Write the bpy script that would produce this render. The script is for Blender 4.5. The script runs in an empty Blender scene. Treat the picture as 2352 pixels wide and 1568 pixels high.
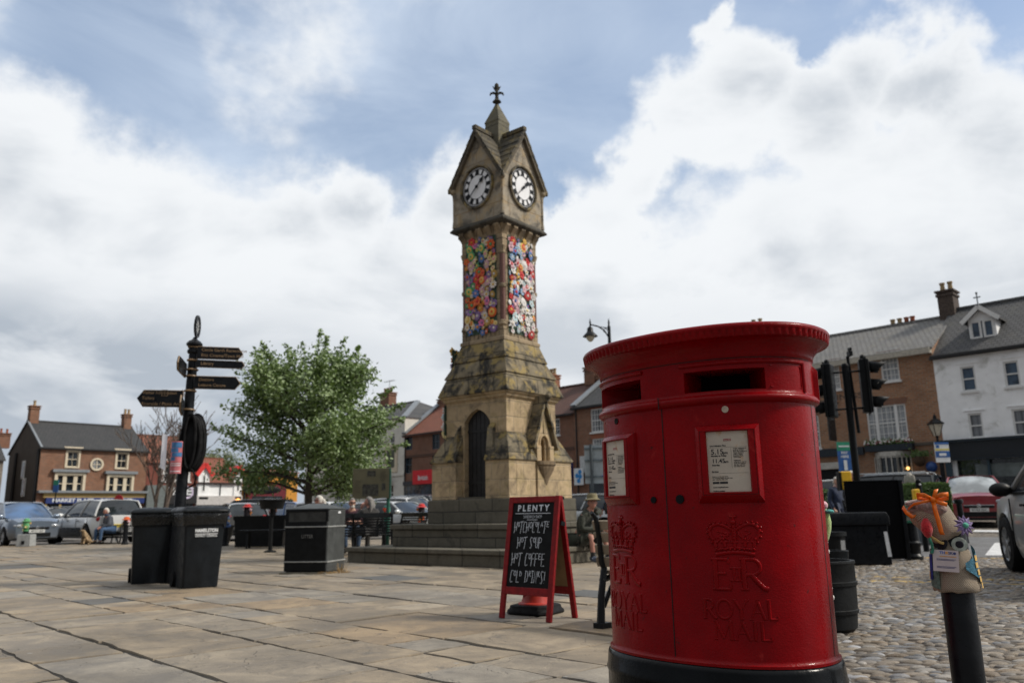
import bpy, bmesh, math, random
from math import sin, cos, pi, sqrt, radians, atan2
from mathutils import Vector, Matrix
random.seed(7)
SC = bpy.context.scene
COL = SC.collection

# ------------------------------------------------------------------ camera
FPX, PITCH, ROLL, EYE = 1829.0, radians(12.07), radians(1.0), 0.9      # focal length in px of a 2352 px wide frame
_r = Vector((1, 0, 0)); FWD = Vector((0, cos(PITCH), sin(PITCH))); _u = Vector((0, -sin(PITCH), cos(PITCH)))
RIGHT = cos(ROLL) * _r - sin(ROLL) * _u
UPV = cos(ROLL) * _u + sin(ROLL) * _r
cam = bpy.data.cameras.new('camera')
cam.sensor_width = 36.0; cam.lens = 36.0 * FPX / 2352.0
cam.clip_start = 0.05; cam.clip_end = 4000
cam.dof.use_dof = True; cam.dof.focus_distance = 3.05; cam.dof.aperture_fstop = 3.8
camo = bpy.data.objects.new('camera', cam); COL.objects.link(camo)
mw = Matrix((RIGHT, UPV, -FWD)).transposed().to_4x4(); mw.translation = (0, 0, EYE)
camo.matrix_world = mw
SC.camera = camo

def ray(x, y): return FWD + (x - 1176) / FPX * RIGHT + (784 - y) / FPX * UPV
def G(x, y, z=0.0):
    d = ray(x, y); t = (z - EYE) / d.z; return Vector((d.x * t, d.y * t, z))
def D(x, y, Y):
    d = ray(x, y); t = Y / d.y; return Vector((d.x * t, Y, EYE + d.z * t))

# ------------------------------------------------------------------ world, sun, exposure
SUN_EL, SUN_AZ = radians(44), radians(97)          # azimuth clockwise from +Y
SC.view_settings.view_transform = 'Standard'; SC.view_settings.look = 'None'
SC.view_settings.exposure = 0.0; SC.view_settings.gamma = 1.0; SC.view_settings.use_curve_mapping = False
W = bpy.data.worlds.new('World'); SC.world = W; W.use_nodes = True
nt = W.node_tree; nt.nodes.clear()
class NT:
    """tiny node-graph helper"""
    def __init__(s, tree): s.t = tree
    def n(s, typ, **kw):
        nd = s.t.nodes.new(typ)
        for k, v in kw.items():
            if k == 'inp':
                for kk, vv in v.items():
                    if hasattr(vv, 'links') or isinstance(vv, bpy.types.NodeSocket): s.t.links.new(vv, nd.inputs[kk])
                    else: nd.inputs[kk].default_value = vv
            else: setattr(nd, k, v)
        return nd
    def math(s, op, a, b=None, c=None, clamp=False):
        nd = s.t.nodes.new('ShaderNodeMath'); nd.operation = op; nd.use_clamp = clamp
        for i, v in enumerate((a, b, c)):
            if v is None: continue
            if isinstance(v, bpy.types.NodeSocket): s.t.links.new(v, nd.inputs[i])
            else: nd.inputs[i].default_value = v
        return nd.outputs[0]
    def vmath(s, op, a, b=None, scale=None):
        nd = s.t.nodes.new('ShaderNodeVectorMath'); nd.operation = op
        for i, v in enumerate((a, b)):
            if v is None: continue
            if isinstance(v, bpy.types.NodeSocket): s.t.links.new(v, nd.inputs[i])
            else: nd.inputs[i].default_value = v
        if scale is not None:
            if isinstance(scale, bpy.types.NodeSocket): s.t.links.new(scale, nd.inputs['Scale'])
            else: nd.inputs['Scale'].default_value = scale
        return nd.outputs['Value'] if op in ('DISTANCE', 'LENGTH', 'DOT_PRODUCT') else nd.outputs['Vector']
    def noise(s, vec, scale, detail=4, rough=.5, dist=0.0, out='Fac'):
        nd = s.t.nodes.new('ShaderNodeTexNoise')
        if vec is not None: s.t.links.new(vec, nd.inputs['Vector'])
        nd.inputs['Scale'].default_value = scale; nd.inputs['Detail'].default_value = detail
        nd.inputs['Roughness'].default_value = rough; nd.inputs['Distortion'].default_value = dist
        return nd.outputs[out]
    def ramp(s, fac, stops, interp='LINEAR'):
        nd = s.t.nodes.new('ShaderNodeValToRGB'); s.t.links.new(fac, nd.inputs['Fac'])
        cr = nd.color_ramp; cr.interpolation = interp
        while len(cr.elements) < len(stops): cr.elements.new(0.5)
        for e, (p, c) in zip(cr.elements, stops):
            e.position = p; e.color = c if len(c) == 4 else (*c, 1)
        return nd.outputs['Color']
    def mix(s, fac, a, b, blend='MIX'):
        nd = s.t.nodes.new('ShaderNodeMix'); nd.data_type = 'RGBA'; nd.blend_type = blend
        for k, v in ((0, fac), (6, a), (7, b)):
            if isinstance(v, bpy.types.NodeSocket): s.t.links.new(v, nd.inputs[k])
            else: nd.inputs[k].default_value = v if k == 0 else ((*v, 1) if len(v) == 3 else v)
        return nd.outputs[2]
    def mr(s, v, a, b, c=0.0, d=1.0, smooth=True):
        nd = s.t.nodes.new('ShaderNodeMapRange'); nd.interpolation_type = 'SMOOTHSTEP' if smooth else 'LINEAR'
        s.t.links.new(v, nd.inputs[0])
        for i, x in zip((1, 2, 3, 4), (a, b, c, d)): nd.inputs[i].default_value = x
        return nd.outputs[0]
    def xyz(s, vec):
        nd = s.t.nodes.new('ShaderNodeSeparateXYZ'); s.t.links.new(vec, nd.inputs[0]); return nd.outputs
    def comb(s, x, y, z):
        nd = s.t.nodes.new('ShaderNodeCombineXYZ')
        for i, v in enumerate((x, y, z)):
            if isinstance(v, bpy.types.NodeSocket): s.t.links.new(v, nd.inputs[i])
            else: nd.inputs[i].default_value = v
        return nd.outputs[0]

g = NT(nt)
dirn = g.n('ShaderNodeTexCoord').outputs['Generated']
sky = g.n('ShaderNodeTexSky', sky_type='NISHITA', sun_disc=False, sun_elevation=SUN_EL, sun_rotation=SUN_AZ,
          air_density=1.3, dust_density=1.5, ozone_density=1.0).outputs[0]
dx, dy, dz = g.xyz(dirn)
warp = g.vmath('SUBTRACT', g.noise(dirn, 5.0, 6, .58, out='Color'), (.5, .5, .5))
wdir = g.vmath('ADD', dirn, g.vmath('SCALE', warp, scale=.17))
warp2 = g.vmath('SUBTRACT', g.noise(dirn, 22.0, 5, .6, out='Color'), (.5, .5, .5))
wdir = g.vmath('ADD', wdir, g.vmath('SCALE', warp2, scale=.035))
# cumulus heads, each a direction on the sky and an angular radius
HEADS = [(-30, 380, 250), (150, 520, 210), (330, 560, 170), (520, 600, 165), (660, 560, 160), (775, 480, 130), (900, 580, 150),
         (1050, 500, 165), (1230, 560, 150), (1400, 560, 165), (1350, 620, 120), (1500, 430, 110), (1640, 300, 150), (1740, 190, 135),
         (1900, 280, 190), (2030, 150, 145), (2140, 220, 130), (2290, 330, 190), (2450, 420, 220), (2050, 480, 230), (1660, 60, 45),
         (1790, 640, 170), (-120, 200, 130), (2600, 300, 260), (1660, 90, 70)]
field = None
for (px, py, rad) in HEADS:
    c = ray(px, py).normalized()
    v = g.math('SUBTRACT', 1.0, g.math('DIVIDE', g.vmath('DISTANCE', wdir, tuple(c)), rad / FPX * .95))
    field = v if field is None else g.math('SMOOTH_MAX', field, v, .12)
low = g.math('MULTIPLY', g.math('SUBTRACT', .40, g.xyz(wdir)[2]), 5.0)       # solid bank towards the horizon
field = g.math('SMOOTH_MAX', field, low, .15)
away = g.math('MULTIPLY', g.math('SUBTRACT', .62, dy), 2.0)                 # the sky beyond the frame is mostly closed cloud
away = g.math('ADD', away, g.math('MULTIPLY', g.math('SUBTRACT', g.noise(dirn, 2.2, 5, .55), .5), 3.0))
field = g.math('MAXIMUM', field, g.math('MINIMUM', away, .8))
HOLES = [(1560, 600, 200, .20), (1530, 470, 120, .18), (1850, 540, 80, .22), (1650, 660, 150, .26), (1870, 110, 60, .6), (1290, 440, 80, .45), (1450, 690, 90, .25)]
for (px, py, rad, k) in HOLES:
    c = ray(px, py).normalized()
    v = g.mr(g.vmath('DISTANCE', wdir, tuple(c)), 0.0, rad / FPX, k, 0.0)
    field = g.math('SUBTRACT', field, v)
puff = g.math('SUBTRACT', g.noise(g.comb(dx, dy, g.math('MULTIPLY', dz, 1.4)), 13.0, 7, .6), .5)
field = g.math('ADD', field, g.math('MULTIPLY', puff, .62))
cover = g.mr(field, -.10, .32)
# thin streaky cirrus over the blue
sdir = g.comb(g.math('ADD', dx, g.math('MULTIPLY', dz, .5)), g.math('MULTIPLY', dy, .6), g.math('MULTIPLY', dz, 3.2))
veil = g.mr(g.noise(sdir, 2.6, 7, .60, .5), .28, .78, .26, .74)
veil2 = g.mr(g.noise(dirn, 2.3, 3, .5), .35, .65, .45, 1.15)
veil = g.math('MULTIPLY', veil, veil2, clamp=True)
blue = g.mix(1.0, sky, (1.34, 1.36, 1.42), 'MULTIPLY')
blue = g.mix(veil, blue, (6.7, 7.7, 9.1))
# cloud body: bright heads, greyer bellies
belly = g.mr(g.noise(g.comb(dx, dy, g.math('MULTIPLY', dz, 2.2)), 3.3, 5, .55, .3), .42, .70)
depth = g.mr(field, .15, .95)
shade = g.math('MULTIPLY', belly, depth)
lowgrey = g.mr(dz, .02, .34, .85, 0.0)
lowgrey = g.math('MULTIPLY', lowgrey, g.mr(g.noise(g.comb(dx, dy, g.math('MULTIPLY', dz, 3.0)), 2.6, 4, .5), .38, .62, .15, 1.0))
shade = g.math('MAXIMUM', g.math('MULTIPLY', shade, .70), g.math('MULTIPLY', lowgrey, .7))
leftdark = g.math('MULTIPLY', g.mr(dx, -.05, -.52), g.mr(dz, .10, .30, 1.0, 0.0))
leftdark = g.math('MULTIPLY', leftdark, g.mr(g.noise(g.comb(dx, dy, g.math('MULTIPLY', dz, 3.2)), 3.4, 5, .55, .4), .36, .62, .25, 1.25))
shade = g.math('ADD', shade, g.math('MULTIPLY', leftdark, 1.5), clamp=True)
cloud = g.mix(shade, (9.1, 9.35, 9.6), (4.6, 5.15, 5.85))
col = g.mix(cover, blue, cloud)
# unseen sky behind the camera dimmed on purpose to cut fill on camera-facing sides
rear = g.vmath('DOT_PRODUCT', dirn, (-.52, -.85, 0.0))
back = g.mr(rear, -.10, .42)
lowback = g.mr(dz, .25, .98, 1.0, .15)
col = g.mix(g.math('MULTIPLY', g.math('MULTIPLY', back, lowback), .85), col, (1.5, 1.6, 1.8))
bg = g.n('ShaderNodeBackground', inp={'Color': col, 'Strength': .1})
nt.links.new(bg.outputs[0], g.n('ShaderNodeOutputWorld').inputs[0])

sl = bpy.data.lights.new('sun', 'SUN'); sl.energy = 3.3; sl.angle = radians(9); sl.color = (1.0, .93, .82)
so = bpy.data.objects.new('sun', sl); COL.objects.link(so)
sd = Vector((sin(SUN_AZ) * cos(SUN_EL), cos(SUN_AZ) * cos(SUN_EL), sin(SUN_EL)))
so.rotation_euler = sd.to_track_quat('Z', 'Y').to_euler()

# ------------------------------------------------------------------ object helpers
def tag(o, label=None, cat=None, group=None, kind=None):
    if label: o['label'] = label
    if cat: o['category'] = cat
    if group: o['group'] = group
    if kind: o['kind'] = kind
    return o
def thing(name, label, cat, loc=(0, 0, 0), rz=0.0, group=None, rot=None, scale=None):
    o = bpy.data.objects.new(name, None); COL.objects.link(o)
    o.empty_display_size = .1
    o.location = loc; o.rotation_euler = rot if rot else (0, 0, rz)
    if scale: o.scale = (scale,) * 3
    return tag(o, label, cat, group)
def kids(o): return [c for c in bpy.data.objects if c.parent == o]
def dup(o, parent=None, **kw):
    c = o.copy(); COL.objects.link(c); c.parent = parent
    for k in kids(o): dup(k, c)
    for k, v in kw.items():
        if k in ('label', 'group', 'category'): c[k] = v
        else: setattr(c, k, v)
    return c

class MB:
    """collects geometry; build() links it as ONE mesh object"""
    def __init__(s): s.v = []; s.f = []; s.mi = []; s.cur = 0; s.col = {}
    def add(s, vs, fs, M=None, mi=None):
        b = len(s.v)
        s.v += [tuple(M @ Vector(v)) if M is not None else tuple(v) for v in vs]
        m = s.cur if mi is None else mi
        for f in fs: s.f.append(tuple(b + i for i in f)); s.mi.append(m)
        return s
    def box(s, c, d, rz=0.0, M=None, taper=1.0, mi=None):
        x, y, z = d[0] / 2, d[1] / 2, d[2] / 2
        vs = []
        for k, t in ((-1, 1.0), (1, taper)):
            for (i, j) in ((-1, -1), (1, -1), (1, 1), (-1, 1)): vs.append((i * x * t, j * y * t, k * z))
        T = Matrix.Translation(c) @ Matrix.Rotation(rz, 4, 'Z')
        if M is not None: T = M @ T
        return s.add(vs, [(3, 2, 1, 0), (4, 5, 6, 7), (0, 1, 5, 4), (1, 2, 6, 5), (2, 3, 7, 6), (3, 0, 4, 7)], T, mi)
    def bb(s, x0, x1, y0, y1, z0, z1, M=None, mi=None):
        return s.box(((x0 + x1) / 2, (y0 + y1) / 2, (z0 + z1) / 2), (abs(x1 - x0), abs(y1 - y0), abs(z1 - z0)), M=M, mi=mi)
    def beam(s, a, b, w, h, up=(0, 0, 1), mi=None, taper=1.0):
        a, b = Vector(a), Vector(b); d = (b - a); L = d.length; d.normalize()
        u = Vector(up); x = d.cross(u)
        if x.length < 1e-5: x = d.cross(Vector((1, 0, 0)))
        x.normalize(); y = x.cross(d)
        M = Matrix((x, y, d)).transposed().to_4x4(); M.translation = (a + b) / 2
        return s.box((0, 0, 0), (w, h, L), M=M, mi=mi, taper=taper)
    def rings(s, rs, close=True, cap0=True, cap1=True, M=None, mi=None):
        n = len(rs[0]); vs = [p for r in rs for p in r]; fs = []
        for i in range(len(rs) - 1):
            for j in range(n if close else n - 1):
                k = (j + 1) % n
                fs.append((i * n + j, i * n + k, (i + 1) * n + k, (i + 1) * n + j))
        if cap0 and close: fs.append(tuple(range(n - 1, -1, -1)))
        if cap1 and close: fs.append(tuple((len(rs) - 1) * n + j for j in range(n)))
        return s.add(vs, fs, M, mi)
    def lathe(s, prof, n=24, M=None, cap0=True, cap1=True, mi=None, sx=1.0, sy=1.0):
        rs = [[(r * cos(2 * pi * j / n) * sx, r * sin(2 * pi * j / n) * sy, z) for j in range(n)] for (r, z) in prof]
        return s.rings(rs, True, cap0, cap1, M, mi)
    def tube(s, pts, r, n=8, close=False, mi=None, flat=None, nrm=None):
        pts = [Vector(p) for p in pts]; m = len(pts); rs = []
        prev = None
        for i, p in enumerate(pts):
            if close: d = pts[(i + 1) % m] - pts[i - 1]
            else: d = pts[min(i + 1, m - 1)] - pts[max(i - 1, 0)]
            if d.length < 1e-9: d = Vector((0, 0, 1))
            d.normalize()
            ref = nrm[i] if nrm else (prev if prev is not None else (Vector((0, 0, 1)) if abs(d.z) < .9 else Vector((1, 0, 0))))
            x = ref - d * ref.dot(d)
            if x.length < 1e-6: x = d.orthogonal()
            x.normalize(); y = d.cross(x); prev = x
            rr = r[i] if isinstance(r, (list, tuple)) else r
            fl = flat or 1.0
            rs.append([tuple(p + (x * cos(2 * pi * j / n) * fl + y * sin(2 * pi * j / n)) * rr) for j in range(n)])
        if close: rs.append(rs[0])
        return s.rings(rs, True, not close, not close, None, mi)
    def cyl(s, a, b, r, n=16, r2=None, mi=None):
        return s.tube([a, b], [r, r if r2 is None else r2], n, mi=mi)
    def sphere(s, c, r, n=12, m=8, M=None, sc=(1, 1, 1), mi=None):
        rs = []
        for i in range(m + 1):
            t = pi * i / m; rr = max(sin(t), 1e-3)
            rs.append([(c[0] + r * rr * cos(2 * pi * j / n) * sc[0], c[1] + r * rr * sin(2 * pi * j / n) * sc[1], c[2] - r * cos(t) * sc[2]) for j in range(n)])
        return s.rings(rs, True, True, True, M, mi)
    def prism(s, poly, h, M=None, mi=None, z0=0.0):
        """extrude a 2-D polygon (x, y) from z0 to z0+h"""
        n = len(poly); vs = [(x, y, z0) for x, y in poly] + [(x, y, z0 + h) for x, y in poly]
        fs = [tuple(range(n - 1, -1, -1)), tuple(range(n, 2 * n))] + [(i, (i + 1) % n, n + (i + 1) % n, n + i) for i in range(n)]
        return s.add(vs, fs, M, mi)
    def grid(s, fn, nu, nv, mi=None):
        vs = [tuple(fn(i / nu, j / nv)) for i in range(nu + 1) for j in range(nv + 1)]
        fs = [(i * (nv + 1) + j, (i + 1) * (nv + 1) + j, (i + 1) * (nv + 1) + j + 1, i * (nv + 1) + j + 1) for i in range(nu) for j in range(nv)]
        return s.add(vs, fs, None, mi)
    def mesh(s, name, mats, smooth=False, auto=None):
        me = bpy.data.meshes.new(name); me.from_pydata(s.v, [], s.f)
        for m in (mats if isinstance(mats, (list, tuple)) else [mats]): me.materials.append(m)
        if any(s.mi): me.polygons.foreach_set('material_index', s.mi)
        if smooth:
            me.polygons.foreach_set('use_smooth', [True] * len(me.polygons))
            me.set_sharp_from_angle(angle=radians(auto if auto else 40))
        if s.col:
            at = me.color_attributes.new('tint', 'FLOAT_COLOR', 'CORNER'); k = 0; buf = []
            for i, f in enumerate(s.f):
                c = s.col.get(i, (1, 1, 1)); buf += [*c, 1.0] * len(f)
            at.data.foreach_set('color', buf)
        me.update(); return me
    def build(s, name, mats, parent=None, smooth=False, auto=None, bevel=0.0, label=None, loc=None, rz=None, bseg=2):
        me = s.mesh(name, mats, smooth, auto)
        o = bpy.data.objects.new(name, me); COL.objects.link(o)
        if parent: o.parent = parent
        if loc is not None: o.location = loc
        if rz is not None: o.rotation_euler = (0, 0, rz)
        if bevel:
            b = o.modifiers.new('bevel', 'BEVEL'); b.width = bevel; b.segments = bseg; b.limit_method = 'ANGLE'; b.angle_limit = radians(35)
            if smooth is False:
                me.polygons.foreach_set('use_smooth', [True] * len(me.polygons)); me.set_sharp_from_angle(angle=radians(35)); b.harden_normals = True
        if label: o['label'] = label
        return o

_tc = {}
def text_geo(txt, size=1.0, ext=0.0, bold=0.0, align='CENTER', space=1.0, shear=0.0, res=3):
    key = (txt, size, ext, bold, align, space, shear)
    if key not in _tc:
        cu = bpy.data.curves.new('tmp', 'FONT'); cu.body = txt; cu.size = size; cu.extrude = ext; cu.offset = bold
        cu.align_x = align; cu.align_y = 'CENTER'; cu.space_character = space; cu.shear = shear; cu.resolution_u = res
        o = bpy.data.objects.new('tmp', cu); COL.objects.link(o)
        dg = bpy.context.evaluated_depsgraph_get(); dg.update()
        me = bpy.data.meshes.new_from_object(o.evaluated_get(dg))
        _tc[key] = ([tuple(v.co) for v in me.vertices], [tuple(p.vertices) for p in me.polygons])
        bpy.data.objects.remove(o); bpy.data.curves.remove(cu); bpy.data.meshes.remove(me)
    return _tc[key]
def put_text(mb, txt, M, fit=None, mi=None, fn=None, **kw):
    vs, fs = text_geo(txt, **kw)
    if fit and vs:
        w = max(v[0] for v in vs) - min(v[0] for v in vs); k = fit / max(w, 1e-6)
        vs = [(v[0] * k, v[1], v[2]) for v in vs]
    if fn: vs = [tuple(fn(*v)) for v in vs]
    return mb.add(vs, fs, M, mi)
def face_M(o, xd, zd=(0, 0, 1)):
    """matrix putting text-plane x along xd, y along zd, facing xd x zd, at o"""
    x = Vector(xd).normalized(); z = Vector(zd).normalized(); n = x.cross(z)
    M = Matrix((x, z, n)).transposed().to_4x4(); M.translation = o
    return M

# ------------------------------------------------------------------ materials (all procedural)
_m = {}
def newmat(name):
    m = bpy.data.materials.new(name); m.use_nodes = True
    q = NT(m.node_tree); b = m.node_tree.nodes['Principled BSDF']
    return m, q, b
def setin(q, b, k, v):
    if isinstance(v, bpy.types.NodeSocket): q.t.links.new(v, b.inputs[k])
    else: b.inputs[k].default_value = (*v, 1) if isinstance(v, (tuple, list)) and len(v) == 3 else v
def bump(q, b, h, dist, st=1.0):
    nd = q.n('ShaderNodeBump', inp={'Height': h, 'Distance': dist, 'Strength': st}); q.t.links.new(nd.outputs[0], b.inputs['Normal'])
def M_(name, c, rough=.6, metal=0.0, var=.18, scale=9.0, bmp=0.0, bscale=60.0, coat=0.0, spec=.5, dirt=None, dirts=2.0, rvar=.12, tint=False, sheen=0):
    if name in _m: return _m[name]
    m, q, b = newmat(name)
    oc = q.n('ShaderNodeTexCoord').outputs['Object']
    n1 = q.noise(oc, scale, 5, .6)
    lo = tuple(x * (1 - var) for x in c); hi = tuple(min(1, x * (1 + var)) for x in c)
    col = q.mix(q.mr(n1, .3, .7), lo, hi)
    if dirt:
        col = q.mix(q.mr(q.noise(oc, dirts, 6, .65, .5), .52, .72, 0, .85), col, dirt)
    if tint:
        a = q.n('ShaderNodeAttribute', attribute_name='tint').outputs['Color']
        col = q.mix(1.0, col, a, 'MULTIPLY')
    setin(q, b, 'Base Color', col)
    setin(q, b, 'Roughness', q.mr(q.noise(oc, scale * 2.3, 4, .6), .3, .7, max(.03, rough - rvar), min(1, rough + rvar)))
    b.inputs['Metallic'].default_value = metal; b.inputs['Specular IOR Level'].default_value = spec
    if coat: b.inputs['Coat Weight'].default_value = coat; b.inputs['Coat Roughness'].default_value = .06
    if sheen: b.inputs['Sheen Weight'].default_value = sheen
    if bmp: bump(q, b, q.noise(oc, bscale, 4, .6), bmp)
    _m[name] = m; return m
def emit_(name, c, s):
    if name in _m: return _m[name]
    m, q, b = newmat(name); b.inputs['Base Color'].default_value = (*c, 1)
    b.inputs['Emission Color'].default_value = (*c, 1); b.inputs['Emission Strength'].default_value = s
    _m[name] = m; return m
def brick_mat(name, c1, c2, mortar, bw=.225, bh=.075, scale=1.0, ms=.012, stain=(.06, .05, .045), stam=.35, rough=.9, bmpd=.006, off=.5):
    if name in _m: return _m[name]
    m, q, b = newmat(name)
    oc = q.n('ShaderNodeTexCoord').outputs['Object']
    x, y, z = q.xyz(oc)
    v = q.comb(q.math('ADD', x, y), z, 0.0)
    br = q.n('ShaderNodeTexBrick', offset=off, inp={'Vector': v, 'Color1': (*c1, 1), 'Color2': (*c2, 1), 'Mortar': (*mortar, 1), 'Scale': scale,
             'Mortar Size': ms, 'Mortar Smooth': .3, 'Bias': 0.0, 'Brick Width': bw, 'Row Height': bh})
    col = q.mix(q.mr(q.noise(oc, 1.1, 6, .65), .35, .7, 0, .55), br.outputs['Color'], tuple(k * .55 for k in c1), 'MIX')
    col = q.mix(q.mr(q.noise(v, 14.0, 2, .5), .55, .75, 0, .6), col, tuple(min(1, k * 1.6) for k in c2))
    col = q.mix(q.mr(q.noise(oc, .45, 6, .7, .6), .5, .75, 0, stam), col, stain)
    setin(q, b, 'Base Color', col); b.inputs['Roughness'].default_value = rough
    h = q.math('ADD', q.math('MULTIPLY', br.outputs['Fac'], -1.0), q.math('MULTIPLY', q.noise(oc, 40, 3, .6), .5))
    bump(q, b, h, bmpd)
    _m[name] = m; return m
def tile_mat(name, c1, c2, gap, bw=.28, bh=.22, moss=(.12, .11, .06), mossa=.3, rough=.85):
    """roof tiles or slates laid in courses down the slope"""
    if name in _m: return _m[name]
    m, q, b = newmat(name)
    oc = q.n('ShaderNodeTexCoord').outputs['Object']
    x, y, z = q.xyz(oc)
    v = q.comb(x, q.math('MULTIPLY', z, 1.35), 0.0)
    br = q.n('ShaderNodeTexBrick', inp={'Vector': v, 'Color1': (*c1, 1), 'Color2': (*c2, 1), 'Mortar': (*gap, 1), 'Scale': 1.0,
             'Mortar Size': .018, 'Mortar Smooth': .2, 'Bias': 0.0, 'Brick Width': bw, 'Row Height': bh})
    col = q.mix(q.mr(q.noise(oc, 1.6, 6, .7), .45, .75, 0, mossa), br.outputs['Color'], moss)
    col = q.mix(q.mr(q.noise(oc, 7.0, 4, .7), .62, .72, 0, .55), col, tuple(min(1, k * 2.2 + .02) for k in c2))
    setin(q, b, 'Base Color', col); b.inputs['Roughness'].default_value = rough
    fr = q.math('FRACT', q.math('DIVIDE', q.math('MULTIPLY', z, 1.35), bh))
    h = q.math('ADD', q.math('MULTIPLY', fr, -.9), q.math('MULTIPLY', br.outputs['Fac'], -.7))
    bump(q, b, q.math('ADD', h, q.math('MULTIPLY', q.noise(oc, 9, 3, .6), .8)), .02)
    _m[name] = m; return m
def glass_mat(name, c=(.02, .028, .035), rough=.06, var=.5, scale=1.7, curtain=None):
    if name in _m: return _m[name]
    m, q, b = newmat(name)
    oc = q.n('ShaderNodeTexCoord').outputs['Object']
    col = q.mix(q.mr(q.noise(oc, scale, 3, .5), .35, .65), tuple(k * (1 - var) for k in c), tuple(k * (1 + var) for k in c))
    if curtain: col = q.mix(q.mr(q.noise(q.comb(q.xyz(oc)[0], 0.0, 0.0), 5.0, 3, .7), .35, .65, 0, 1), col, curtain)
    setin(q, b, 'Base Color', col); b.inputs['Roughness'].default_value = rough
    b.inputs['Specular IOR Level'].default_value = .8
    bump(q, b, q.noise(oc, 2.5, 2, .5), .01)
    _m[name] = m; return m
def stone_mat(name, c1, c2, joint, bw=.55, bh=.32, stain=(.035, .033, .028), sta=.8, lo=.5, moss=None, mossa=.6, rough=.92, jsize=.012, bmpd=.012):
    """coursed ashlar with soot stains and lichen patches"""
    if name in _m: return _m[name]
    m, q, b = newmat(name)
    oc = q.n('ShaderNodeTexCoord').outputs['Object']
    x, y, z = q.xyz(oc)
    wob = q.math('MULTIPLY', q.math('SUBTRACT', q.noise(oc, 3.0, 3, .5), .5), .03)
    v = q.comb(q.math('ADD', q.math('ADD', x, y), wob), q.math('ADD', z, wob), 0.0)
    br = q.n('ShaderNodeTexBrick', inp={'Vector': v, 'Color1': (*c1, 1), 'Color2': (*c2, 1), 'Mortar': (*joint, 1), 'Scale': 1.0,
             'Mortar Size': jsize, 'Mortar Smooth': .5, 'Bias': 0.0, 'Brick Width': bw, 'Row Height': bh})
    col = q.mix(q.mr(q.noise(oc, 5.0, 6, .7), .3, .75, 0, .6), br.outputs['Color'], tuple(k * .6 for k in c2))
    col = q.mix(q.mr(q.noise(oc, 2.1, 7, .72, .8), lo, lo + .22, 0, sta), col, stain)
    if moss: col = q.mix(q.mr(q.noise(oc, 3.7, 6, .7, .4), .5, .62, 0, mossa), col, moss)
    setin(q, b, 'Base Color', col); b.inputs['Roughness'].default_value = rough
    h = q.math('ADD', q.math('MULTIPLY', br.outputs['Fac'], -1.0), q.math('MULTIPLY', q.noise(oc, 16, 6, .7), 1.1))
    bump(q, b, h, bmpd)
    _m[name] = m; return m
BLACK = M_('black iron paint', (.007, .008, .010), .36, var=.3, bmp=.001, spec=.22)
BLACKPL = M_('black plastic', (.007, .009, .011), .42, var=.3, bmp=.0008, bscale=200, spec=.2)
WHITE = M_('white paint', (.72, .72, .70), .5, var=.08)
CREAM = M_('cream paint', (.62, .55, .42), .55, var=.08)
STEEL = M_('galvanised steel', (.35, .37, .39), .45, metal=.7, var=.15)
CHROME = M_('chrome', (.7, .72, .74), .14, metal=1.0, var=.05)
RUBBER = M_('tyre rubber', (.008, .008, .009), .7, var=.3, bmp=.002, spec=.15)
GOLD = M_('gold leaf paint', (.24, .155, .085), .45, var=.2)
# ------------------------------------------------------------------ ground, paving, cobbles, road
def gz(x, y):
    t = min(1, max(0, (x - 4) / 6)); t = t * t * (3 - 2 * t)
    return .03 * min(10, max(0, y - 19.5)) * t
def bound(y): return 1.15 + .33 * (y - 4.4)          # edge between the flagstones and the cobbles
def axis(vals): return vals
xs = [-1800, -500, -150, -80, -50, -30, -15, -5, 0, 4, 6, 8, 10, 14, 18, 24, 32, 45, 80, 200, 600, 1800]
ys = [-1800, -400, -60, -10, 0, 6, 12, 16, 19.5, 22, 24.5, 27, 29.5, 34, 42, 55, 75, 110, 200, 600, 1800]
mb = MB()
vs = [(x, y, gz(x, y) - .04) for x in xs for y in ys]; n = len(ys)
mb.add(vs, [(i * n + j, (i + 1) * n + j, (i + 1) * n + j + 1, i * n + j + 1) for i in range(len(xs) - 1) for j in range(n - 1)])
m, q, b = newmat('car park tarmac')
oc = q.n('ShaderNodeTexCoord').outputs['Object']
col = q.mix(q.mr(q.noise(oc, .6, 6, .65), .35, .65), (.085, .08, .075), (.16, .145, .13))
col = q.mix(q.mr(q.noise(oc, 60, 2, .5), .4, .7, 0, .5), col, (.2, .18, .16))
setin(q, b, 'Base Color', col); b.inputs['Roughness'].default_value = .95
bump(q, b, q.noise(oc, 70, 3, .6), .01)
tag(mb.build('ground', m), kind='structure')

# flagstones: every slab has its own outline and thickness, laid in courses at 45 degrees to the view
m, q, b = newmat('sandstone flag')
oc = q.n('ShaderNodeTexCoord').outputs['Object']
tint = q.n('ShaderNodeAttribute', attribute_name='tint').outputs['Color']
wv = q.comb(q.math('MULTIPLY', q.xyz(oc)[0], 1.0), q.math('MULTIPLY', q.xyz(oc)[1], 1.0), q.xyz(tint)[0])
lay = q.noise(wv, 2.2, 8, .68, .9)
col = q.mix(q.mr(lay, .34, .68), (.66, .63, .60), (1.18, 1.12, 1.03))
col = q.mix(1.0, tint, col, 'MULTIPLY')
col = q.mix(q.mr(q.noise(wv, 1.1, 5, .7, .4), .54, .74, 0, .45), col, (.20, .16, .115))
col = q.mix(q.mr(q.noise(wv, 3.1, 7, .75), .56, .72, 0, .75), col, (.09, .085, .08))
col = q.mix(q.mr(q.noise(oc, .55, 6, .65, .5), .46, .68, 0, .75), col, (.11, .095, .075))
col = q.mix(q.mr(q.n('ShaderNodeTexVoronoi', inp={'Vector': oc, 'Scale': 3.3}).outputs['Distance'], .05, .07, .8, 0), col, (.30, .29, .27))
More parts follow.
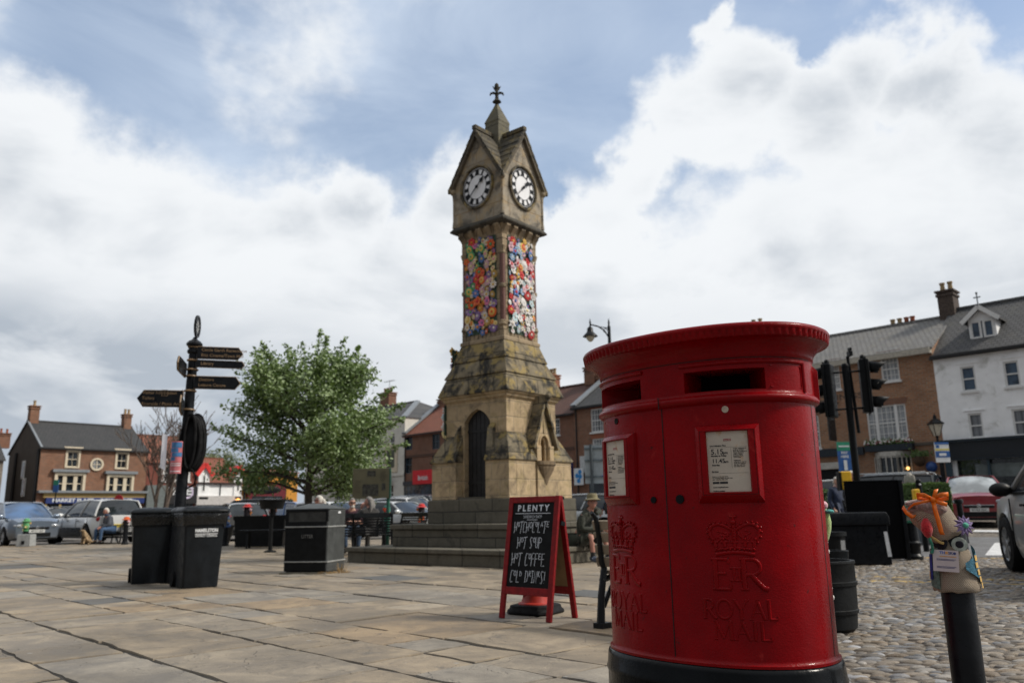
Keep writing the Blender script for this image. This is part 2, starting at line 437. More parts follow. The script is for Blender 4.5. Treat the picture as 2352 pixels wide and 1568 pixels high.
col = q.mix(q.mr(q.noise(wv, 45, 3, .6), .66, .74, 0, .6), col, (.42, .40, .36))
col = q.mix(q.mr(q.noise(wv, 120, 2, .6), .35, .7, 0, .3), col, (.12, .11, .10))
setin(q, b, 'Base Color', col)
setin(q, b, 'Roughness', q.mr(lay, .3, .7, .62, .9))
strata = q.math('FRACT', q.math('MULTIPLY', q.noise(wv, .95, 5, .6, .35), 7.0))
h = q.math('ADD', q.math('MULTIPLY', q.mr(strata, 0, .10), .55), q.math('MULTIPLY', q.noise(wv, 9, 6, .7), .9))
bump(q, b, q.math('ADD', h, q.math('MULTIPLY', q.noise(wv, 70, 3, .6), .22)), .009)
FLAG = m
rf = random.Random(11)
E1 = Vector((.698, -.716)); E2 = Vector((.716, .698)); O = Vector((-2.04, 5.11))
mb = MB(); t = -9.0
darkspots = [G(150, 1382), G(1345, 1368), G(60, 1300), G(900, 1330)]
cents = []
while t < 34:
    w = rf.choice([.45, .5, .58, .66, .74, .82, .9]); s = -34 + rf.random()
    t0 = t; t += w
    if abs(t0) < .5 and False: pass
    while s < 22:
        ln = w * rf.uniform(.8, 1.75); s0 = s; s += ln
        c = O + E1 * (s0 + ln / 2) + E2 * (t0 + w / 2)
        if not (2.6 < c.y < 30.5) or c.x < -.74 * c.y - 1.2 or c.x > bound(c.y) - .1: continue
        if c.x > .70 * c.y + 1: continue
        gap = rf.uniform(.006, .017) ; near = c.y < 13
        k = 5 if near else 1
        ring = []
        cs = [(s0 + gap, t0 + gap), (s0 + ln - gap, t0 + gap), (s0 + ln - gap, t0 + w - gap), (s0 + gap, t0 + w - gap)]
        cs = [(a + rf.uniform(-.013, .013), d + rf.uniform(-.013, .013)) for a, d in cs]
        for i in range(4):
            a, d = cs[i], cs[(i + 1) % 4]
            for j in range(k):
                f = j / k; jit = rf.uniform(-.016, .016) if j else 0
                ex, ey = d[0] - a[0], d[1] - a[1]; L = math.hypot(ex, ey)
                ring.append((a[0] + ex * f - ey / L * jit, a[1] + ey * f + ex / L * jit))
        mx = sum(p[0] for p in ring) / len(ring); my = sum(p[1] for p in ring) / len(ring)
        zt = rf.uniform(-.006, .006); tx, ty = rf.uniform(-.006, .006), rf.uniform(-.006, .006)
        def P(p, shr, z):
            a = mx + (p[0] - mx) * (1 - shr / max(.2, abs(p[0] - mx) + .2)); d = my + (p[1] - my) * (1 - shr / max(.2, abs(p[1] - my) + .2))
            v = O + E1 * a + E2 * d; return (v.x, v.y, z + (a - mx) * tx + (d - my) * ty)
        fb = len(mb.f)
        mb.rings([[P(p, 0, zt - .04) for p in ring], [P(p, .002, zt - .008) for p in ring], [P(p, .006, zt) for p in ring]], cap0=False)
        # colour of this stone
        u = rf.random()
        if u < .5: tc = (.305, .258, .195)
        elif u < .78: tc = (.285, .252, .205)
        elif u < .92: tc = (.265, .248, .22)
        else: tc = (.29, .225, .15)
        k2 = rf.uniform(.85, 1.12)
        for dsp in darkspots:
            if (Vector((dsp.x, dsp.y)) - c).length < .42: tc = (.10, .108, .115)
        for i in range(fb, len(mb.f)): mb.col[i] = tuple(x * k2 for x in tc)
tag(mb.build('paving', FLAG), kind='structure')
mb = MB(); poly = [(-26, 30.6), (-26, 2.4), (bound(2.4), 2.4), (bound(30.6), 30.6)]
mb.add([(x, y, -.010) for x, y in poly], [(0, 1, 2, 3)])
tag(mb.build('paving_bed', M_('joint grit', (.03, .026, .021), .95, var=.5, scale=6, bmp=.01, bscale=90)), kind='structure')

# cobbles: rounded river stones bedded in grit
rc = random.Random(5)
mb = MB()
RN = Vector((.47, .883))                                          # across the road
PAL = [(.17, .14, .108), (.20, .165, .125), (.135, .12, .105), (.23, .19, .145), (.16, .16, .165), (.11, .095, .08), (.19, .145, .10), (.26, .24, .215)]
y = 2.7
while y < 17:
    x = bound(y) - .08; rowh = rc.uniform(.045, .075)
    while x < .70 * y + 1.4:
        ln = rc.uniform(.065, .19); cx, cy = x + ln / 2, y + rc.uniform(-.022, .022)
        x += ln * .95
        if RN.dot(Vector((cx, cy))) > 16.45: continue
        near = cy < 8; nn, hh = (9, 3) if near else (7, 2)
        w = rowh * rc.uniform(.75, 1.0) / 2; l = ln / 2 * rc.uniform(.8, .98); a = rc.gauss(0, .22); H = rc.uniform(.008, .020)
        jit = [rc.uniform(.85, 1.12) for _ in range(nn)]
        rs = []
        for i in range(hh + 1):
            f = i / (hh + .35); rr = sqrt(max(0, 1 - f * f)); zz = H * f - .016
            rs.append([(cx + cos(a) * l * rr * jit[j] * cos(2 * pi * j / nn) - sin(a) * w * rr * jit[j] * sin(2 * pi * j / nn),
                        cy + sin(a) * l * rr * jit[j] * cos(2 * pi * j / nn) + cos(a) * w * rr * jit[j] * sin(2 * pi * j / nn), zz) for j in range(nn)])
        fb = len(mb.f); mb.rings(rs, cap0=False)
        c = rc.choice(PAL); k = rc.uniform(.75, 1.25)
        if rc.random() < .03: c = (.32, .32, .33)
        # worn double yellow line painted over the stones beside the road
        for yl in (11.15, 11.75):
            if abs(RN.dot(Vector((cx, cy))) - yl) < .07 and cx > 4.3 and rc.random() < .7: c = (.42, .29, .10)
        if abs(RN.dot(Vector((cx, cy))) - 16.2) < .1 and cx > 6.5: c = (.40, .27, .10)
        for i in range(fb, len(mb.f)): mb.col[i] = tuple(v * k for v in c)
    y += rowh * .93
STONE = M_('river cobble', (1, 1, 1), .62, var=.22, scale=14, bmp=.004, bscale=70, tint=True)
tag(mb.build('cobbles', STONE, smooth=True, auto=60), kind='stuff')
mb = MB(); mb.add([(bound(2.4), 2.4, -.016), (4.5, 2.4, -.016), (14, 17, -.016), (bound(17), 17, -.016)], [(0, 1, 2, 3)])
tag(mb.build('cobble_bed', M_('cobble grit', (.12, .10, .08), .95, var=.5, scale=8, bmp=.012, bscale=80)), kind='structure')
# road and the cobbled apron beyond it
DR = Vector((.883, -.47))
def road_pt(s, t, dz):
    p = RN * t + DR * s; return (p.x, p.y, gz(p.x, p.y) + dz)
mb = MB(); mb.grid(lambda u, v: road_pt(-14 + 28 * u, 16.45 + 8.2 * v, -.005), 20, 8)
tag(mb.build('road', M_('asphalt', (.135, .135, .138), .88, var=.2, scale=2.5, bmp=.006, bscale=120, dirt=(.09, .09, .09), dirts=.8)), kind='structure')
m, q, b = newmat('cobbled apron')
oc = q.n('ShaderNodeTexCoord').outputs['Object']
vo = q.n('ShaderNodeTexVoronoi', inp={'Vector': q.vmath('MULTIPLY', oc, (1.0, 1.9, 1.0)), 'Scale': 5.5})
setin(q, b, 'Base Color', q.mix(q.mr(vo.outputs['Distance'], .3, .6), q.mix(.55, vo.outputs['Color'], (.24, .20, .15), 'MIX'), (.07, .06, .05)))
setin(q, b, 'Base Color', q.mix(q.mr(vo.outputs['Distance'], .3, .6), q.mix(q.xyz(vo.outputs['Color'])[0], (.17, .145, .115), (.30, .25, .19)), (.06, .052, .045)))
b.inputs['Roughness'].default_value = .85; bump(q, b, q.math('MULTIPLY', vo.outputs['Distance'], -1.0), .05)
mb = MB(); mb.grid(lambda u, v: road_pt(-14 + 30 * u, 24.65 + 12 * v, -.012), 22, 12)
tag(mb.build('cobbled_apron', m), kind='structure')
mb = MB()
wl = [G(2262, 1275), G(2304, 1275), G(2312, 1246), G(2285, 1246)]
mb.add([(p.x, p.y, gz(p.x, p.y) + .003) for p in wl], [(0, 1, 2, 3)])
wl = [G(2234, 1221, .12), G(2300, 1221, .12), G(2302, 1217, .14), G(2240, 1217, .14)]
mb.add([(p.x, p.y, gz(p.x, p.y) + .012) for p in wl], [(0, 1, 2, 3)])
tag(mb.build('road_marking', M_('road paint', (.55, .55, .55), .8, var=.25, scale=5)), kind='structure')
# ------------------------------------------------------------------ double post box
BA, BB, BNEXP = .46, .322, 2.2
BOXC = Vector((.814, 3.402)); BAL = .758
def _plan(n=360, off=0.0):
    """counter-clockwise oval in local coords: +x along the long side (towards the near end), -y the front"""
    pts = []
    for i in range(n):
        t = 2 * pi * i / n; c, s = cos(t), sin(t)
        x = BA * math.copysign(abs(c) ** (2 / BNEXP), c); y = BB * math.copysign(abs(s) ** (2 / BNEXP), s)
        pts.append(Vector((x, y)))
    if off:
        out = []
        for i in range(n):
            tg = (pts[(i + 1) % n] - pts[i - 1]).normalized(); out.append(pts[i] + Vector((tg.y, -tg.x)) * off)
        return out
    return pts
PL = _plan(720)
# arc length from the middle of the front (t = 270 deg), positive towards +x
_s = [0.0]
for i in range(720): _s.append(_s[-1] + (PL[(540 + i + 1) % 720] - PL[(540 + i) % 720]).length)
PERIM = _s[-1]
import bisect
def surf(s, z, off=0.0):
    """point on the box surface: s metres along the oval from the front seam, height z, pushed out by off"""
    s = s % PERIM; k = min(719, max(0, bisect.bisect_right(_s, s) - 1)); f = (s - _s[k]) / (_s[k + 1] - _s[k])
    a, b2 = PL[(540 + k) % 720], PL[(540 + k + 1) % 720]; p = a.lerp(b2, f)
    tg = (PL[(540 + k + 2) % 720] - PL[(540 + k - 1) % 720]).normalized(); nrm = Vector((tg.y, -tg.x))
    return Vector((p.x + nrm.x * off, p.y + nrm.y * off, z))
def snorm(s): return (surf(s, 0, 1.0) - surf(s, 0, 0)).normalized()
m, q, b = newmat('post office red gloss')
oc = q.n('ShaderNodeTexCoord').outputs['Object']
c = q.mix(q.mr(q.noise(oc, 3.0, 5, .6), .35, .65), (.185, .0006, .0024), (.26, .0009, .003))
c = q.mix(q.mr(q.noise(oc, 26, 5, .7), .66, .70, 0, .8), c, (.05, .010, .010))
c = q.mix(q.mr(q.noise(q.vmath('MULTIPLY', oc, (30.0, 30.0, 1.4)), 1.0, 4, .6), .58, .80, 0, .5), c, (.13, .010, .010))
c = q.mix(q.mr(q.noise(oc, 5.5, 6, .7, .6), .62, .70, 0, .35), c, (.42, .03, .025))
setin(q, b, 'Base Color', c)
setin(q, b, 'Roughness', q.mr(q.noise(oc, 9, 4, .6), .35, .7, .20, .36))
b.inputs['Coat Weight'].default_value = .10; b.inputs['Coat Roughness'].default_value = .07; b.inputs['Specular IOR Level'].default_value = .09
mp = q.vmath('MULTIPLY', oc, (1.0, 1.0, 1.9))
bump(q, b, q.math('ADD', q.noise(mp, 85, 4, .65, .4), q.math('MULTIPLY', q.noise(oc, 7, 3, .6), 1.6)), .0016)
REDP = m
BLKG = M_('black gloss paint', (.004, .005, .006), .25, var=.3, scale=5, bmp=.0015, bscale=45, coat=.08, spec=.12)
SEAM = M_('dark joint', (.006, .003, .003), .9, var=.2)
pb = thing('post_box', 'large oval red double post box with two posting slots and black base', 'post box', (BOXC.x, BOXC.y, 0), -BAL)
NS = 240
SS = [PERIM * i / NS for i in range(NS)]
def oring(z, off): return [tuple(surf(s, z, off)) for s in SS]
# base
mb = MB()
mb.rings([oring(z, o) for z, o in ((0, .030), (.13, .030), (.145, .024), (.250, .022), (.258, .026), (.268, .028), (.278, .024), (.322, .020), (.335, .016), (.341, .006), (.341, -.05))])
mb.build('base', BLKG, pb, smooth=True, auto=50)
# red body: a shell with the two posting slots and notice recesses left open
WIN, WW = .259, .120
AP_Z0, AP_Z1 = 1.341, 1.422
prof = [(.341, .010), (.350, .010), (.356, .002), (.365, 0), (1.290, 0), (1.295, .010), (1.302, .018), (1.312, .020), (1.320, .016), (1.326, .009), (1.332, .004)]
zs = [p[0] for p in prof] + [1.341, 1.38, 1.422, 1.458]
offs = dict((round(z, 4), o) for z, o in prof)
mb = MB(); rows = []
ap = [(-.43, -.095), (.108, .416)]                               # posting slots, as stretches of arc
cuts = sorted(set([round(PERIM * i / NS, 5) for i in range(NS)] + [round(v % PERIM, 5) for a in ap for v in a]))
nc = len(cuts)
V = [[tuple(surf(s, z, offs.get(round(z, 4), 0.004))) for s in cuts] for z in zs]
vs = [p for r in V for p in r]; fs = []
def in_ap(s):
    s = (s + PERIM / 2) % PERIM - PERIM / 2
    return any(a < s < b2 for a, b2 in ap)
for i in range(len(zs) - 1):
    for j in range(nc):
        k = (j + 1) % nc; s0 = cuts[j]; s1 = cuts[k] if k else PERIM
        zm = (zs[i] + zs[i + 1]) / 2
        if AP_Z0 < zm < AP_Z1 and in_ap((s0 + s1) / 2): continue
        fs.append((i * nc + j, i * nc + k, (i + 1) * nc + k, (i + 1) * nc + j))
mb.add(vs, fs)
# slot reveals
for a, b2 in ap:
    nn = 24
    for (za, flip, dz) in ((1.341, 0, .012), (1.422, 1, 0.0)):
        mb.grid(lambda u, v: surf(a + (b2 - a) * u, za + (dz * v), .004 - .17 * v), nn, 2)
    for sx in (a, b2): mb.grid(lambda u, v: surf(sx, 1.341 + (.081) * u, .004 - .17 * v), 2, 2)
body = mb.build('body', REDP, pb, smooth=True, auto=50)
for a, b2 in ap:
    mb = MB(); mb.grid(lambda u, v: surf(a + (b2 - a) * u, 1.33 + .10 * v, -.165), 24, 1)
    mb.build('slot_shade', M_('slot shade black', (.006, .005, .005), .95, spec=.0), pb)  # near-black sheet painted in for the shade inside the slot
# mouldings round each slot: a raised frame that runs past it
for a, b2, end in ((-.60, -.085, 1), (.09, .60, 1)):
    mb = MB()
    for (za, zb) in ((1.345, 1.448),):
        loop = [surf(a + (b2 - a) * i / 30, zb, .004) for i in range(31)]
        mb.tube(loop, .009, 8)
        if a > 0: mb.tube([surf(b2, zb, .004), surf(b2, za - .012, .004)], .009, 8)
        else: mb.tube([surf(a, zb, .004), surf(a, za - .012, .004)], .009, 8)
        ia, ib = a + .018, b2 - .018
        if a > 0: mb.tube([surf(.435, zb - .016, .004), surf(ib, zb - .016, .004), surf(ib, za + .004, .004), surf(.435, za + .004, .004)], .004, 6)
    mb.build('slot_moulding', REDP, pb, smooth=True, auto=60)
# door joints
for s0, zz in ((0.0, (.352, 1.482)), (.655, (.352, 1.482)), (-.655, (.352, 1.482))):
    mb = MB()
    mb.grid(lambda u, v: surf(s0 - .0022 + .0044 * v, zz[0] + (zz[1] - zz[0]) * u, .0012 + offs.get(0, 0)), 20, 1)
    if abs(s0) < .01: mb.grid(lambda u, v: surf(-.0022 + .0044 * v, 1.288 + .045 * u, .0215), 2, 1)
    mb.build('door_joint', SEAM, pb)
mb = MB(); mb.grid(lambda u, v: surf(-.66 + 1.32 * u, 1.462 + .003 * v, .0055), 60, 1); mb.build('door_joint', SEAM, pb)
# end plate
mb = MB()
mb.grid(lambda u, v: surf(.71 + .07 * u, 1.29 + .17 * v, .022 if 0 < u < 1 and 0 < v < 1 else .0), 6, 6); mb.build('end_plate', REDP, pb, smooth=True)
# cap: neck, cove, fluted rim, shallow dome
mb = MB()
pr = [(1.458, .004), (1.468, .005), (1.471, .009), (1.480, .010), (1.490, .013), (1.502, .020), (1.514, .030), (1.525, .043), (1.532, .056), (1.533, .058)]
mb.rings([oring(z, o) for z, o in pr], cap0=False, cap1=False)
mb.build('neck', REDP, pb, smooth=True, auto=50)
mb = MB(); NF = 720
def frink(z, o, amp):
    out = []
    for i in range(NF):
        s = PERIM * i / NF; ph = (i / NF * 104) % 1.0
        fl = -abs(2 * ph - 1) ** 2.2 + .3
        out.append(tuple(surf(s, z, o + amp * fl)))
    return out
rim = [(1.533, .056, 0), (1.534, .068, 0), (1.536, .072, .002), (1.540, .074, .007), (1.558, .077, .008), (1.563, .079, .002), (1.566, .081, 0), (1.574, .082, 0), (1.582, .078, 0), (1.587, .070, 0), (1.589, .04, 0), (1.591, -.02, 0), (1.592, -.12, 0), (1.593, -.20, 0)]
mb.rings([frink(z, o, a) for z, o, a in rim], cap0=False, cap1=False)
last = [surf(PERIM * i / NF, 1.593, -.20) for i in range(NF)]
mb.add([tuple(p) for p in last], [tuple(range(NF))])
mb.build('cap', REDP, pb, smooth=True, auto=55)
# small spy holes
for s0 in (.26, -.26):
    mb = MB(); c0 = surf(s0, 1.268, .002); nr = snorm(s0)
    mb.cyl(c0 - nr * .004, c0 + nr * .001, .013, 16)
    mb.build('tablet_hole', SEAM if s0 < 0 else M_('aged tablet', (.42, .34, .26), .6, var=.3, scale=60), pb, smooth=True)
# notice frames
PAPER = M_('aged notice card', (.52, .45, .37), .6, var=.10, scale=7, dirt=(.45, .25, .10), dirts=14)
INK = M_('notice ink', (.02, .02, .022), .7); INKR = M_('notice red', (.32, .02, .04), .6)
NLINES = [(-.062, .060, 'Last Collection Time', .0068), (-.060, .037, '5.15', .027), (-.016, .033, 'pm', .0135), (-.060, .0225, 'Monday to Friday', .0078),
          (-.058, .003, '11.45', .0215), (-.014, .0, 'am', .0125), (-.058, -.012, 'Saturday', .0078), (-.060, -.036, 'Services', .0072)]
SMALL = ['A later collection is', 'made at 5.30pm', 'from the Postbox at', 'Thirsk Delivery', 'Office, Thirsk', 'Industrial Park,', 'York Road', '', 'Additional', 'collections may be', 'made throughout', 'the day until the', 'last time shown.']
FIND = ['Find us on the app store.', 'For locating other services near', 'you - scan the QR code']
for sgn in (1, -1):
    sc_ = WIN * sgn; z0, z1 = .934, 1.198
    mb = MB()
    # bevelled raised surround: outer edge -> flat face -> inner window opening -> recess
    def loop(hw, za, zb, off):
        pts = []
        for i in range(12): pts.append(surf(sc_ - hw + 2 * hw * i / 12, za, off))
        for i in range(8): pts.append(surf(sc_ + hw, za + (zb - za) * i / 8, off))
        for i in range(12): pts.append(surf(sc_ + hw - 2 * hw * i / 12, zb, off))
        for i in range(8): pts.append(surf(sc_ - hw, zb - (zb - za) * i / 8, off))
        return [tuple(p) for p in pts]
    mb.rings([loop(WW, z0 - .015, z1 + .012, .0), loop(WW - .004, z0 - .008, z1 + .008, .012), loop(WW - .020, z0 + .012, z1 - .008, .026), loop(WW - .024, z0 + .015, z1 - .011, .0265)], cap0=False, cap1=False)
    fr = mb.build('notice_frame', REDP, pb, smooth=True, auto=25)
    mb = MB(); mb.rings([loop(WW - .0236, z0 + .0146, z1 - .0106, .0255), loop(WW - .0262, z0 + .0172, z1 - .0132, .0255)], cap0=False, cap1=False); mb.build('frame_joint', SEAM, fr)
    mb = MB(); mb.rings([loop(WW - .026, z0 + .017, z1 - .013, .022), loop(WW - .026, z0 + .017, z1 - .013, .027), loop(.076, .957, 1.186, .0275), loop(.073, .960, 1.183, .015)], cap0=False, cap1=False)
    mb.build('notice_door', REDP, fr, smooth=True, auto=25)
    hw = .0735
    mb = MB(); mb.grid(lambda u, v: surf(sc_ - hw + 2 * hw * u, .958 + .227 * v, .016), 12, 6); card = mb.build('notice_card', PAPER, fr, smooth=True)
    fn = lambda x, y, z: surf(sc_ + x, 1.0705 + y, .0166)
    mb = MB(); mr_ = MB()
    for (x, y, t, sz) in NLINES: put_text(mb, t, None, fn=lambda a, b2, c, x=x, y=y: fn(a + x, b2 + y, 0), size=sz, align='LEFT', bold=.0004)
    for i, t in enumerate(SMALL):
        if t: put_text(mb, t, None, fn=lambda a, b2, c, i=i: fn(a + .020, b2 + .0485 - i * .0056, 0), size=.0058, align='LEFT', bold=.0002)
    for i, t in enumerate(FIND): put_text(mb, t, None, fn=lambda a, b2, c, i=i: fn(a - .060, b2 - .0545 - i * .0055, 0), size=.0056, align='LEFT', bold=.0002)
    put_text(mb, 'www.royalmail.com', None, fn=lambda a, b2, c: fn(a - .060, b2 - .0935, 0), size=.0068, align='LEFT', bold=.0003)
    put_text(mb, 'Postbox number', None, fn=lambda a, b2, c: fn(a - .060, b2 - .1075, 0), size=.0062, align='LEFT', bold=.0003)
    def bar(x0, x1, y0, y1, t): t.grid(lambda u, v: fn(x0 + (x1 - x0) * u, y0 + (y1 - y0) * v, 0), 6, 1)
    bar(-.064, .068, .0535, .0541, mb); bar(-.062, .068, -.0425, -.0419, mb); bar(.0125, .0132, -.024, .051, mb)
    bar(-.060, -.036, -.081, -.073, mb); bar(-.034, -.006, -.081, -.073, mb)
    bar(-.012, .015, .077, .085, mr_)
    mb.build('notice_print', INK, card)
    mr_.build('notice_emblem', INKR, card)
    mw_ = MB(); put_text(mw_, 'Royal Mail', None, fn=lambda a, b2, c: surf(sc_ + a + .0015, 1.0705 + b2 + .081, .0170), size=.0058, bold=.0002); mw_.build('notice_lettering', PAPER, card)
# keyholes
for s0, big in ((.060, 1), (-.060, 0)):
    mb = MB(); c0 = surf(s0, .937, .001); nr = snorm(s0)
    mb.cyl(c0 - nr * .003, c0 + nr * .004, .017 if big else .013, 18); mb.build('key_escutcheon', BLKG, pb, smooth=True)
# cast lettering: strokes laid on the curved door
def relief(mb, s0, z0, pts, w, hgt=.6, n=8, wob=0):
    P_ = [surf(s0 + x, z0 + y, 0.0) for x, y in pts]; N_ = [snorm(s0 + x) for x, y in pts]
    mb.tube(P_, w, n, flat=hgt, nrm=N_)
def dens(pts, k=5):
    out = []
    for a, b2 in zip(pts, pts[1:]):
        for i in range(k): out.append((a[0] + (b2[0] - a[0]) * i / k, a[1] + (b2[1] - a[1]) * i / k))
    return out + [pts[-1]]
def arcp(cx, cy, rx, ry, a0, a1, n=14): return [(cx + rx * cos(radians(a0 + (a1 - a0) * i / n)), cy + ry * sin(radians(a0 + (a1 - a0) * i / n))) for i in range(n + 1)]
SER = {  # letter: (width, [(stroke, weight)], [serif centre x, y])
 'R': (.72, [([(.16, 0), (.16, 1)], 1), ([(.16, 1), (.36, 1)] + arcp(.36, .74, .24, .26, 90, -90) + [(.16, .48)], .75), ([(.36, .48), (.5, .25), (.66, .04), (.78, 0)], 1)], [(.16, 0), (.16, 1)]),
 'O': (.92, [(arcp(.46, .5, .38, .5, 0, 360, 26), .85)], []),
 'Y': (.80, [([(.08, 1), (.40, .48)], 1), ([(.72, 1), (.40, .48)], .6), ([(.40, .48), (.40, 0)], 1)], [(.08, 1), (.72, 1), (.40, 0)]),
 'A': (.84, [([(.10, 0), (.42, 1)], .6), ([(.42, 1), (.76, 0)], 1), ([(.22, .36), (.63, .36)], .55)], [(.10, 0), (.76, 0)]),
 'L': (.62, [([(.16, 1), (.16, 0)], 1), ([(.16, 0), (.56, 0), (.58, .16)], .7)], [(.16, 1)]),
 'M': (1.0, [([(.12, 0), (.16, 1)], .6), ([(.16, 1), (.50, .06)], 1), ([(.50, .06), (.84, 1)], .6), ([(.84, 1), (.90, 0)], 1)], [(.12, 0), (.90, 0), (.14, 1), (.86, 1)]),
 'I': (.34, [([(.17, 0), (.17, 1)], 1)], [(.17, 0), (.17, 1)]),
 'E': (.66, [([(.16, 0), (.16, 1)], 1), ([(.16, 1), (.56, 1), (.57, .86)], .7), ([(.16, .52), (.48, .52)], .6), ([(.16, 0), (.58, 0), (.60, .15)], .7)], [(.16, 0), (.16, 1)]),
}
def cast_text(mb, txt, s0, zb, h, w, ser=.10, kx=1.0):
    tot = sum(SER[c][0] for c in txt) * h * kx; x = -tot / 2
    for c in txt:
        wd, strokes, ss = SER[c]
        for pts, k in strokes: relief(mb, s0, zb, dens([(x + a * h * kx, d * h) for a, d in pts], 3), w * k)
        for a, d in ss: relief(mb, s0, zb, dens([(x + (a * kx - ser) * h, d * h), (x + (a * kx + ser) * h, d * h)], 3), w * .55)
        x += wd * h * kx
CR = random.Random(3)
def crel(mb, s0, z0, pts, w, hgt=.7): relief(mb, s0, z0, [(x * 1.26, y) for x, y in pts], w * 1.1, hgt)
for sgn in (1, -1):
    s0 = WIN * sgn
    mb = MB(); cast_text(mb, 'ROYAL', s0, .508, .066, .0064, kx=1.06); cast_text(mb, 'MAIL', s0 + .005, .437, .063, .0064, kx=1.18)
    mb.build('cast_lettering', REDP, pb, smooth=True, auto=70)
    mb = MB()
    cast_text(mb, 'E', s0 - .056, .611, .106, .0095, .13, 1.15); cast_text(mb, 'R', s0 + .052, .611, .106, .0095, .13, 1.25)
    cast_text(mb, 'II', s0 + .0, .642, .044, .0055, .2, 1.2); relief(mb, s0, .642, dens([(-.024, 0), (.024, 0)], 4), .0045); relief(mb, s0, .642, dens([(-.024, .044), (.024, .044)], 4), .0045)
    mb.build('royal_cypher', REDP, pb, smooth=True, auto=70)
    # crown
    mb = MB(); cz = .746; CX = 1.26
    band = [(x, .002 * cos(x * 30) * 4 - .01) for x in [(-.055 + .11 * i / 16) for i in range(17)]]
    crel(mb, s0, cz - .002, band, .0075, .9); crel(mb, s0, cz + .013, [(x * 1.06, y) for x, y in band], .0045, .9)
    for i in range(9):
        x = -.052 + .104 * i / 8; p = surf(s0 + x * CX, cz + .006 - .012 * (x / .055) ** 2 * -.2, .006); mb.sphere(p, .0042, 8, 6)
    for x in (-.054, -.028, 0, .028, .054):                      # crosses and lilies on the band
        crel(mb, s0, cz, dens([(x, .014), (x * 1.08, .04)], 3), .006, .9)
        crel(mb, s0, cz, dens([(x * 1.05 - .010, .032), (x * 1.05 + .010, .032)], 3), .0045, .9)
        mb.sphere(surf(s0 + x * 1.09 * CX, cz + .043, .005), .0052, 8, 6)
    for k in (-1, 1):                                             # arches with pearls
        arch = [(.056, .03), (.068, .052), (.072, .074), (.062, .092), (.044, .098), (.024, .090), (.008, .078), (0, .072)]
        sm = []
        for i in range(len(arch) - 1):
            for f in (0, .33, .66): sm.append((k * (arch[i][0] * (1 - f) + arch[i + 1][0] * f), arch[i][1] * (1 - f) + arch[i + 1][1] * f))
        sm.append((0, .072)); crel(mb, s0, cz, sm, .0062, .8)
        for i in range(1, len(sm) - 2, 2):
            x, y = sm[i]; cx_, cy_ = k * .036, .062; d = math.hypot(x - cx_, y - cy_) or 1
            mb.sphere(surf(s0 + x * CX + (x - cx_) / d * .009, cz + y + (y - cy_) / d * .009, .004), .0046, 8, 6)
        for i in range(14):                                       # cap folds inside
            crel(mb, s0, cz, dens([(k * CR.uniform(.008, .05), CR.uniform(.03, .07)), (k * CR.uniform(.008, .05), CR.uniform(.03, .075))], 3), CR.uniform(.002, .0036), .8)
    crel(mb, s0, cz, dens([(0, .03), (0, .10)], 5), .0075, .9)
    for i in range(5): mb.sphere(surf(s0, cz + .045 + i * .010, .009), .0036, 8, 6)
    mb.sphere(surf(s0, cz + .104, .005), .010, 10, 8)
    crel(mb, s0, cz, dens([(0, .110), (0, .134)], 3), .0045, .9); crel(mb, s0, cz, dens([(-.011, .124), (.011, .124)], 3), .0045, .9)
    mb.build('cast_crown', REDP, pb, smooth=True, auto=70)
# ------------------------------------------------------------------ clock tower
TW = thing('clock_tower', 'tall sandstone market clock tower with gabled head and stepped base', 'clock tower', (-.245, 16.3, 0), radians(-39.2)); TW.scale = (.935, .935, 1)
ST_DARK = stone_mat('sooty step stone', (.145, .13, .10), (.11, .10, .075), (.03, .028, .024), .9, .46, (.025, .025, .022), .6, .5)
ST_WARM = stone_mat('warm tower ashlar', (.58, .43, .255), (.45, .34, .21), (.46, .37, .25), .46, .30, (.09, .072, .05), .75, .48, moss=(.30, .235, .11), mossa=.5)
ST_SHAFT = stone_mat('tower shaft stone', (.38, .29, .185), (.32, .25, .165), (.15, .11, .07), .5, .32, (.045, .038, .03), .8, .48)
ST_ROOF = stone_mat('mossy weathering stone', (.30, .24, .15), (.22, .185, .125), (.06, .055, .04), .7, .5, (.022, .021, .019), 1.0, .40, moss=(.34, .25, .085), mossa=.75)
ST_HEAD = stone_mat('grey tower head stone', (.42, .36, .275), (.345, .30, .235), (.38, .27, .16), .5, .34, (.07, .066, .058), .85, .43, moss=(.42, .30, .15), mossa=.5)
def sq(h, z): return [(-h, -h, z), (h, -h, z), (h, h, z), (-h, h, z)]
def sqm(mb, seq, cap=True): return mb.rings([sq(h, z) for h, z in seq], True, cap, cap)
mb = MB(); sqm(mb, [(2.30, 0), (2.30, .20)]); sqm(mb, [(2.34, .203), (2.34, .285)])
mb.build('step', ST_DARK, TW, bevel=.018)
mb = MB(); sqm(mb, [(1.65, .285), (1.65, .60)]); sqm(mb, [(1.69, .603), (1.69, .70)]); mb.build('step', ST_DARK, TW, bevel=.018)
mb = MB(); sqm(mb, [(1.135, .70), (1.135, 1.15)]); mb.build('plinth', ST_DARK, TW, bevel=.02)
# wall block: four walls, with a door recess in the -y face and a niche in the +x face
mb = MB()
H = .845
DX0, DX1, DZ = -.32, .40, 2.68                                      # door recess
